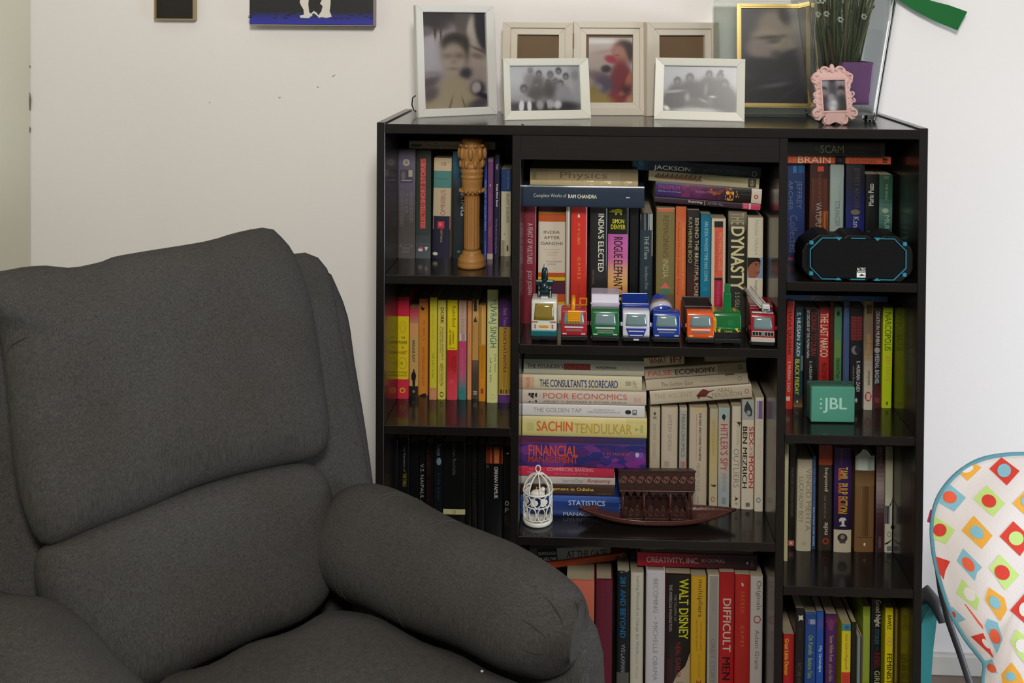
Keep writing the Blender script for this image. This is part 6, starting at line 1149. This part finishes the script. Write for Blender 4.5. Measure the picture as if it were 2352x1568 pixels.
# ------------------------------------------------------------------ armchair
def fabric():
    m = bpy.data.materials.new('heather_fabric'); m.use_nodes = True; nt = m.node_tree; b = nt.nodes['Principled BSDF']; L = nt.links.new
    tc = nt.nodes.new('ShaderNodeTexCoord')
    def noise(sc, scale3, det=2):
        mp = nt.nodes.new('ShaderNodeMapping'); mp.inputs['Scale'].default_value = scale3; n = nt.nodes.new('ShaderNodeTexNoise'); n.inputs['Scale'].default_value = sc; n.inputs['Detail'].default_value = det
        L(tc.outputs['Object'], mp.inputs[0]); L(mp.outputs[0], n.inputs[0]); return n.outputs[0]
    A = noise(760, (1, 1, .07), 4); B_ = noise(620, (.2, .2, 1.3), 3); D_ = noise(6, (1, 1, 1), 3)
    mx = nt.nodes.new('ShaderNodeMix'); mx.data_type = 'FLOAT'; mx.inputs[0].default_value = .3; L(A, mx.inputs[2]); L(B_, mx.inputs[3])
    cr = nt.nodes.new('ShaderNodeValToRGB'); cr.color_ramp.elements[0].position = .36; cr.color_ramp.elements[1].position = .66
    cr.color_ramp.elements[0].color = (.034, .033, .031, 1); cr.color_ramp.elements[1].color = (.070, .068, .064, 1); L(mx.outputs[0], cr.inputs[0])
    m2 = nt.nodes.new('ShaderNodeMix'); m2.data_type = 'RGBA'; m2.blend_type = 'MULTIPLY'; m2.inputs[0].default_value = .5
    c2_ = nt.nodes.new('ShaderNodeValToRGB'); c2_.color_ramp.elements[0].color = (.78, .72, .66, 1); c2_.color_ramp.elements[1].color = (1, 1, 1, 1); c2_.color_ramp.elements[0].position = .35; c2_.color_ramp.elements[1].position = .6
    L(D_, c2_.inputs[0]); L(cr.outputs[0], m2.inputs[6]); L(c2_.outputs[0], m2.inputs[7]); L(m2.outputs[2], b.inputs['Base Color'])
    b.inputs['Roughness'].default_value = .92; b.inputs['Specular IOR Level'].default_value = .2; b.inputs['Sheen Weight'].default_value = .0
    bu = nt.nodes.new('ShaderNodeBump'); bu.inputs['Strength'].default_value = .5; bu.inputs['Distance'].default_value = .001
    L(mx.outputs[0], bu.inputs['Height']); L(bu.outputs[0], b.inputs['Normal']); return m
fab = fabric()
ac = empty('armchair', (-.45, -.35, 0), 'large charcoal grey fabric recliner armchair left of the bookshelf', 'armchair')
def adopt(mb, name):
    o = mb.build(name, ac); o.location = (.45, .35, 0)      # vertices are in world space
    return o
# depth of the backrest plane
def bdep(px, py, off=0): return 1/(.7173-.000207*px+.000122*py)+off
def smooth_loop(P, N=96):
    n = len(P); out = []
    seg = [math.dist(P[i][:2], P[(i+1) % n][:2]) for i in range(n)]; tot = sum(seg)
    for k in range(N):
        d = tot*k/N; i = 0
        while d > seg[i]: d -= seg[i]; i += 1
        t = d/seg[i]; p0, p1, p2, p3 = P[i-1], P[i], P[(i+1) % n], P[(i+2) % n]
        out.append(tuple(.5*((2*b)+(-a+c)*t+(2*a-5*b+4*c-d_)*t*t+(-a+3*b-3*c+d_)*t**3) for a, b, c, d_ in zip(p0, p1, p2, p3)))
    return out
from mathutils import noise as mn
def pillow(P3, front, back, m, N=96, Rn=14, pw=2.6, wr=.004, ws=9, flip=1):
    """P3: outline of 3D points; a cushion bulging to the viewer and to the back"""
    c = sum(P3, Vector())/len(P3); nrm = Vector()
    for i in range(len(P3)): nrm += (P3[i]-c).cross(P3[(i+1) % len(P3)]-c)
    nrm.normalize()
    if nrm.dot(CAM-c) < 0: nrm = -nrm
    mb = MB(); R_ = []
    for side, hgt in ((1, front), (-1, back)):
        for k in range(Rn+1):
            t = k/Rn*.5*PI
            r = math.sin(t)**.75 if side == 1 else math.cos(t)**.75; z = max(0, 1-r**pw)**(1/2.2)
            if side == -1 and k == 0: continue
            ring = []
            for p in P3:
                q = c+(p-c)*max(r, .0005)
                dn = mn.noise(q*ws)*wr*(1-r**6) if side == 1 else 0
                ring.append(q+nrm*(side*hgt*z+dn))
            R_.append(ring)
    return mb.rings(R_, m)
def outl_b(P, off=0, N=96): return [pd(x, y, bdep(x, y, off)) for x, y in smooth_loop(P, N)]
from mathutils.bvhtree import BVHTree
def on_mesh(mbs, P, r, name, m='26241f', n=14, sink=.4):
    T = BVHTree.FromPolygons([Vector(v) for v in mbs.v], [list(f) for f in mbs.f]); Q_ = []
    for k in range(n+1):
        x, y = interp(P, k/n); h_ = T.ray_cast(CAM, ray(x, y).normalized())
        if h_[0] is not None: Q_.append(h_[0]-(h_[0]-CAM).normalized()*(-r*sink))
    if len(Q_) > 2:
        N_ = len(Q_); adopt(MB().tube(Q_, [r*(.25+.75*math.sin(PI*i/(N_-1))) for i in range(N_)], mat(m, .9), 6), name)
upper = [(-75, 665), (-30, 632), (20, 620), (55, 614), (100, 611), (160, 616), (230, 602), (258, 591), (330, 578), (470, 555), (540, 535), (612, 524), (645, 548), (668, 578), (690, 625), (712, 700), (728, 800), (742, 900), (751, 965), (747, 1020), (715, 1052), (640, 1070), (560, 1088), (440, 1122), (330, 1172), (200, 1222), (105, 1252), (62, 1190), (35, 1080), (22, 950), (10, 830), (-6, 750), (-50, 715)]
adopt(pillow(outl_b(upper), .055, .05, fab, 120, 22, pw=4, wr=.007, ws=8), 'head_cushion')
lumb = [(92, 1262), (180, 1215), (300, 1168), (430, 1120), (560, 1082), (680, 1062), (732, 1080), (756, 1130), (764, 1200), (760, 1300), (748, 1368), (690, 1425), (580, 1470), (470, 1520), (360, 1572), (250, 1590), (150, 1500), (92, 1380), (80, 1310)]
hm = pillow(outl_b(upper), .055, .05, fab, 120, 22, pw=4, wr=.007, ws=8)
on_mesh(hm, [(16, 808), (30, 792), (52, 779), (78, 770)], .0016, 'fold_crease')  # dark thread laid on the cushion as the fold's shade
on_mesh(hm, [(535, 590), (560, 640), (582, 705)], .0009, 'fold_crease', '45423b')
adopt(pillow(outl_b(lumb, .005), .055, .05, fab, 96, 18, pw=4, wr=.007, ws=7), 'lumbar_cushion')
shell = [(-90, 690), (0, 650), (200, 630), (400, 600), (600, 575), (672, 584), (712, 580), (740, 602), (760, 640), (778, 740), (800, 850), (822, 960), (845, 1080), (860, 1190), (858, 1300), (820, 1420), (600, 1500), (300, 1560), (60, 1500), (-90, 1350), (-120, 1000)]
adopt(pillow(outl_b(shell, .06), .022, .05, fab, 96, 14, pw=6, wr=.005, ws=7), 'back_shell')
shell2 = [(-90, 700), (0, 660), (300, 620), (600, 590), (735, 612), (768, 652), (797, 728), (812, 830), (832, 950), (848, 1060), (858, 1150), (866, 1300), (820, 1420), (600, 1500), (300, 1560), (60, 1500), (-90, 1350), (-120, 1000)]
adopt(pillow(outl_b(shell2, .10), .035, .04, fab, 96, 12, pw=8, wr=.003, ws=6), 'rear_panel')
# piping / creases between cushions
# right arm
def arm(PR, d0, d1, ht, name, e=2.5, N=40, wr=.004):
    n = len(PR); mids = []
    cd = [0]
    for i in range(1, n): cd.append(cd[-1]+math.dist([(a+b)/2 for a, b in zip(*PR[i])], [(a+b)/2 for a, b in zip(*PR[i-1])]))
    for i, (u, l) in enumerate(PR):
        t = cd[i]/cd[-1]; dep = d0+(d1-d0)*t; U_ = pd(*u, dep+.03); L_ = pd(*l, dep-.03); mids.append((U_, L_))
    ax = ((mids[-1][0]+mids[-1][1])-(mids[0][0]+mids[0][1])).normalized(); R_ = []
    for i, (U_, L_) in enumerate(mids):
        c = (U_+L_)/2; e1 = (U_-L_)/2; a = e1.length; e1n = e1.normalized(); e2 = ax.cross(e1n).normalized()
        if e2.dot(CAM-c) < 0: e2 = -e2
        hh_ = min(ht, a*1.05); ring = []
        for j in range(N):
            t = 2*PI*j/N; ct, st = math.cos(t), math.sin(t)
            q = c+e1n*(a*abs(ct)**(2/e)*(1 if ct > 0 else -1))+e2*(hh_*abs(st)**(2/e)*(1 if st > 0 else -1))
            q += (q-c).normalized()*mn.noise(q*11)*wr; ring.append(q)
        R_.append(ring)
    # dense interpolation between rings
    out = []
    for i in range(n-1):
        p0, p1, p2, p3 = R_[max(i-1, 0)], R_[i], R_[i+1], R_[min(i+2, n-1)]
        for k in range(6):
            t = k/6; out.append([.5*((2*b)+(c-a)*t+(2*a-5*b+4*c-d_)*t*t+(3*b-a-3*c+d_)*t**3) for a, b, c, d_ in zip(p0, p1, p2, p3)])
    out.append(R_[-1]); return MB().rings(out, fab), out
PR = [((805, 1150), (768, 1215)), ((818, 1133), (758, 1262)), ((870, 1117), (764, 1340)), ((930, 1132), (812, 1385)), ((985, 1163), (880, 1418)), ((1060, 1198), (965, 1455)), ((1160, 1243), (1075, 1500)), ((1250, 1290), (1165, 1540)), ((1310, 1335), (1215, 1553)), ((1334, 1366), (1244, 1542)), ((1345, 1396), (1268, 1520)), ((1346, 1420), (1292, 1490)), ((1338, 1436), (1312, 1468))]
mb, rg = arm(PR, 1.46, 1.17, .085, 'armrest'); adopt(mb, 'armrest'); arm_mb = mb
# seams across the armrest
def armseam(i, off=0, r=.0007, j0=0, j1=24, m='3f3d37'):
    P = [rg[i][j % 40] for j in range(j0, j1)]; return adopt(MB().tube(P, r, mat(m, .9), 6), 'seam')
for i in (19, 20, 30): armseam(i, j0=0, j1=40)
# front pleats of the armrest: dark threads laid on as their crease shade
for P, r in (([(1243, 1362), (1268, 1388), (1288, 1420), (1298, 1448)], .0016), ([(1318, 1376), (1328, 1396), (1325, 1422)], .0012), ([(1182, 1415), (1215, 1432), (1245, 1455), (1262, 1475)], .0012), ([(1197, 1490), (1225, 1500), (1252, 1503)], .001)):
    on_mesh(arm_mb, P, r, 'pleat_shade')
# side body below the armrest down to the floor
a0, a1 = pd(830, 1260, 1.43), pd(1285, 1450, 1.19); axd = Vector((a1.x-a0.x, a1.y-a0.y, 0)); Ln = axd.length; axd.normalize(); perp = Vector((-axd.y, axd.x, 0))
if perp.dot(Vector((0, 1, 0))) < 0: perp = -perp
cc = Vector(((a0.x+a1.x)/2, (a0.y+a1.y)/2, 0))+axd*.004+perp*.03
R_ = []
for (z, fx, fy) in ((.02, .98, .95), (.03, 1.0, 1.0), (.25, 1.02, 1.02), (.42, 1.0, 1.0), (.49, .985, .95), (.52, .95, .85), (.54, .88, .7), (.55, .75, .4)):
    R_.append([cc+axd*((Ln/2+.035)*fx*abs(math.cos(t))**.5*(1 if math.cos(t) > 0 else -1))+perp*(.05*fy*abs(math.sin(t))**.5*(1 if math.sin(t) > 0 else -1))+Vector((0, 0, z)) for t in [2*PI*j/40 for j in range(40)]])
adopt(MB().rings(R_, fab), 'side_panel')
# seat cushion
SP = [(330, 1572), (450, 1518), (560, 1466), (690, 1424), (760, 1392), (850, 1400), (960, 1452), (1080, 1502), (1200, 1556), (1330, 1640), (1250, 1850), (900, 2150), (500, 2100), (250, 1750)]
seat = [atz(x, y, .475) for x, y in smooth_loop(SP, 80)]
c = sum(seat, Vector())/80; R_ = []
for (f_, z) in ((.001, .50), (.3, .499), (.6, .496), (.8, .49), (.93, .478), (1.0, .455), (1.01, .40), (1.0, .33), (.97, .31), (.001, .31)):
    R_.append([Vector((c.x+(p.x-c.x)*f_, c.y+(p.y-c.y)*f_, z+mn.noise(Vector((p.x*f_, p.y*f_, 0))*14)*.006*(1 if f_ < .95 else 0))) for p in seat])
adopt(MB().rings(R_[::-1], fab), 'seat_cushion')
R_ = []
for (f_, z) in ((.9, .03), (.93, .04), (.93, .30), (.9, .31)): R_.append([Vector((c.x+(p.x-c.x)*f_, c.y+(p.y-c.y)*f_, z)) for p in seat])
adopt(MB().rings(R_, fab), 'seat_base')
p = atz(1108, 1540, .482)
# left arm
PR2 = [((-170, 1340), (-260, 1560)), ((-90, 1345), (-210, 1620)), ((10, 1362), (-120, 1660)), ((75, 1376), (-60, 1700)), ((140, 1420), (0, 1760)), ((215, 1492), (60, 1830)), ((300, 1575), (130, 1920)), ((380, 1650), (220, 1980)), ((430, 1720), (330, 1960))]
mb, rg2 = arm(PR2, 1.17, .92, .085, 'armrest'); adopt(mb, 'armrest')
# little feet
for k in (-1, 1):
    for q in (-1, 1):
        v = cc+axd*(k*Ln*.45)+perp*(0 if q > 0 else -.0); 
    adopt(MB().cyl((v.x, v.y, 0), (v.x, v.y, .025), .02, .02, mat('141414', .6), 16), 'foot')
# crumb on the seat
q = atz(1107, 1541, .487)
tag(MB().sph((0, 0, 0), (.0022, .0018, .0014), mat('b0aca0', .8), 8).build('crumb', loc=q), 'tiny pale crumb lying on the front of the armchair seat', 'crumb')
# ------------------------------------------------------------------ baby rocker
pk_ = empty('baby_rocker', (.98, -.12, 0), 'baby rocker with white pad of coloured diamonds and dots, right of the bookshelf', 'baby rocker')
RL_ = [(2352, 1042), (2300, 1045), (2250, 1056), (2205, 1082), (2170, 1118), (2148, 1160), (2140, 1215), (2145, 1275), (2158, 1330), (2172, 1375), (2190, 1420), (2220, 1470), (2245, 1502), (2262, 1528), (2258, 1570), (2265, 1650), (2300, 1760)]
PX = 2385
half_l = RL_; loopP = RL_+[(2*PX-x, y) for x, y in RL_[::-1]]
LP = smooth_loop(loopP, 150); cpx, cpy = PX-20, 1330
ang = sorted([(math.atan2(y-cpy, x-cpx), math.hypot(x-cpx, y-cpy)) for x, y in LP]); AA = [a for a, _ in ang]; RRr = [r for _, r in ang]
def rad(a): return float(np.interp(a, AA, RRr, period=2*PI))
def rdep(px, py):
    r = min(1, math.hypot(px-cpx, py-cpy)/rad(math.atan2(py-cpy, px-cpx)))
    wv = .004*math.sin((px*.9+py*.35)/34.)*(r if r < .9 else (1-r)*9)
    return 1.60-(py-1043)/525*.17-.035*(1-r**3.0)+wv
def rs_(px, py, off=0): return pd(px, py, rdep(px, py)-off)
padm = mat('cfc9c8', .8, k=1.3, bump=.25, bs=500)
off = Vector((-.98, .12, 0)); mb = MB(); R_ = []
for k in range(22):
    f_ = (k+.01)/21; f_ = f_ if f_ < 1 else 1; R_.append([rs_(cpx+(x-cpx)*f_, cpy+(y-cpy)*f_)+off for x, y in LP])
for (f_, o_) in ((1.0, .012), (.97, .02), (.6, .028), (.01, .03)): R_.append([pd(cpx+(x-cpx)*f_, cpy+(y-cpy)*f_, 1.60-(cpy+(y-cpy)*f_-1043)/525*.17+o_)+off for x, y in LP])
mb.rings(R_, padm).build('pad', pk_)
MB().tube([rs_(x, y)+off for x, y in LP], .0034, mat('5f98a8', .7, k=1.0, bump=.3, bs=600), 8, closed=True).build('blue_piping', pk_)
cols = {'r': 'c8382c', 'o': 'e0a03c', 'b': '7cb0c0', 'g': 'b4d07c', 'c': 'e05c3c', 'w': 'd8d2d0'}
PXs, PYs, pss = 2080, 1020, 2.861
def P_(x, y): return (PXs+x/pss, PYs+y/pss)
pats = [('r', [(630, 85), (750, 175), (665, 270), (550, 160)], 'b', (648, 172, 45, 45, 0)), ('o', [(350, 185), (450, 125), (500, 150), (408, 240)], 'w', (405, 160, 42, 26, -.3)),
 ('b', [(285, 258), (397, 350), (318, 442), (213, 380), (235, 300)], 'c', (290, 347, 48, 40, .3)), ('g', [(533, 268), (655, 388), (573, 475), (443, 355)], 'r', (548, 372, 50, 42, .5)), ('o', [(790, 300), (860, 400), (790, 470), (703, 388)], 'b', (795, 372, 35, 40, 0)),
 ('o', [(447, 467), (572, 600), (500, 688), (367, 565)], 'b', (468, 577, 50, 38, .7)), ('g', [(190, 470), (325, 560), (265, 655), (178, 620), (175, 520)], 'r', (225, 563, 45, 43, 0)), ('r', [(708, 505), (830, 620), (752, 735), (618, 605)], 'g', (727, 618, 50, 46, .4)),
 ('b', [(377, 682), (503, 808), (470, 840), (455, 898), (335, 765)], 'c', (412, 788, 55, 33, .9)), ('g', [(620, 723), (748, 858), (655, 962), (550, 810)], 'r', (635, 842, 54, 46, .7)), ('r', [(195, 735), (293, 768), (262, 830), (250, 890), (215, 830)], None, None),
 ('g', [(372, 880), (485, 1018), (470, 1092), (330, 975)], 'w', (420, 985, 52, 32, 1.0)), ('o', [(548, 938), (650, 1010), (668, 1085), (622, 1165), (520, 1020)], 'b', (587, 1040, 48, 32, 1.0)), ('r', [(800, 960), (900, 1080), (810, 1200), (687, 1090)], 'w', (790, 1085, 45, 50, 0)),
 ('b', [(300, 1062), (395, 1150), (330, 1175), (305, 1120)], 'r', (316, 1118, 22, 12, 1.2)), ('b', [(540, 1145), (605, 1170), (638, 1280), (600, 1375), (560, 1290), (520, 1190)], 'c', (588, 1262, 52, 33, 1.2)), ('r', [(428, 1262), (510, 1240), (545, 1320), (580, 1405)], 'w', (530, 1310, 40, 16, .9)),
 ('g', [(730, 1215), (800, 1270), (860, 1380), (790, 1450), (735, 1380), (688, 1290)], 'w', (765, 1325, 48, 40, 1.0)), ('b', [(512, 1420), (570, 1415), (605, 1505), (540, 1480)], 'c', (565, 1470, 35, 24, .7)), ('o', [(695, 1430), (755, 1510), (778, 1568), (640, 1590), (628, 1510)], 'b', (690, 1525, 34, 30, .5)),
 ('c', [(385, 1048), (395, 1050), (505, 1190), (512, 1218), (480, 1180)], None, None)]
mb = MB()
def dens(P, k=5):
    out = []
    for i in range(len(P)):
        a, b = P[i], P[(i+1) % len(P)]
        for j in range(k): out.append((a[0]+(b[0]-a[0])*j/k, a[1]+(b[1]-a[1])*j/k))
    return out
def patch(poly, c, offv):
    D_ = dens(poly); cx = sum(p[0] for p in D_)/len(D_); cy = sum(p[1] for p in D_)/len(D_); R2 = []
    for k in range(5): R2.append([rs_(cx+(x-cx)*max(k/4, .001), cy+(y-cy)*max(k/4, .001), offv)+off for x, y in D_])
    mb.rings(R2, mat(c, .8, k=1.25, bump=.25, bs=500), cap=False)
cyc = [('g', 'r'), ('o', 'b'), ('r', 'g'), ('b', 'c')]
for j in range(8):
    for i in range(1, 5):
        x, y = 795+250*i-90*j+60, 172+205*j+20*i
        q = P_(x, y)
        if x < 905 or (x < 1000 and y > 900) or math.hypot(q[0]-cpx, q[1]-cpy) > rad(math.atan2(q[1]-cpy, q[0]-cpx))-45: continue
        k_, k2_ = cyc[(i+j) % 4]; pats.append((k_, [(x-10, y-100), (x+105, y-5), (x+15, y+100), (x-100, y+5)], k2_, (x, y, 48, 42, .5)))
for c_, poly, dc, el in pats:
    patch([P_(*p) for p in poly], cols[c_], .0006)
    if el:
        x, y, a_, b_, ro = el; patch([P_(x+a_*math.cos(t)*math.cos(ro)-b_*math.sin(t)*math.sin(ro), y+a_*math.cos(t)*math.sin(ro)+b_*math.sin(t)*math.cos(ro)) for t in [2*PI*i/14 for i in range(14)]], cols[dc], .0011)
mb.build('printed_pattern', pk_)
p = pd(2141, 1175, 1.585)+off
MB().box((0, 0, 0), (.006, .002, .022), mat('c83c64', .6, k=1.2), .0005, 1).build('pink_tag', pk_, pd(2137, 1185, 1.58)+off, (0, .25, 0))
gt = mat('4c4c50', .45, k=1.1)
MB().tube([pd(x, y, d)+off for x, y, d in ((2165, 1180, 1.66), (2150, 1270, 1.66), (2162, 1360, 1.64), (2180, 1430, 1.62), (2205, 1500, 1.6), (2228, 1570, 1.58), (2260, 1680, 1.55))], .006, gt, 10).build('frame_tube', pk_)
MB().tube([pd(x, y, d)+off for x, y, d in ((2112, 1375, 1.72), (2130, 1362, 1.72), (2150, 1385, 1.7), (2165, 1430, 1.68))], [.010, .014, .012, .007], gt, 12).build('pivot_joint', pk_)
tl = mat('2c7476', .5, k=1.3)
QL = smooth_loop([(2125, 1412), (2142, 1394), (2152, 1405), (2150, 1440), (2143, 1500), (2139, 1580), (2142, 1680), (2100, 1680), (2108, 1560), (2112, 1460)], 40)
fr_ = [pd(x, y, 1.70)+off for x, y in QL]; bk_ = [v+Vector((0, .03, 0)) for v in fr_]
mb = MB(); mb.rings([fr_, bk_], tl, smooth=False); mb.build('teal_side', pk_)
MB().tube([Vector((1.03, -.33, .02))+off, Vector((1.05, -.1, .012))+off, Vector((1.06, .12, .03))+off], .012, tl, 10).build('rocker_runner', pk_)
MB().tube([pd(2120, 1640, 1.70)+off, Vector((1.04, -.1, .02))+off], .010, gt, 10).build('leg', pk_)
MB().tube([pd(2260, 1680, 1.55)+off, Vector((1.04, -.28, .02))+off], .007, gt, 10).build('leg', pk_)
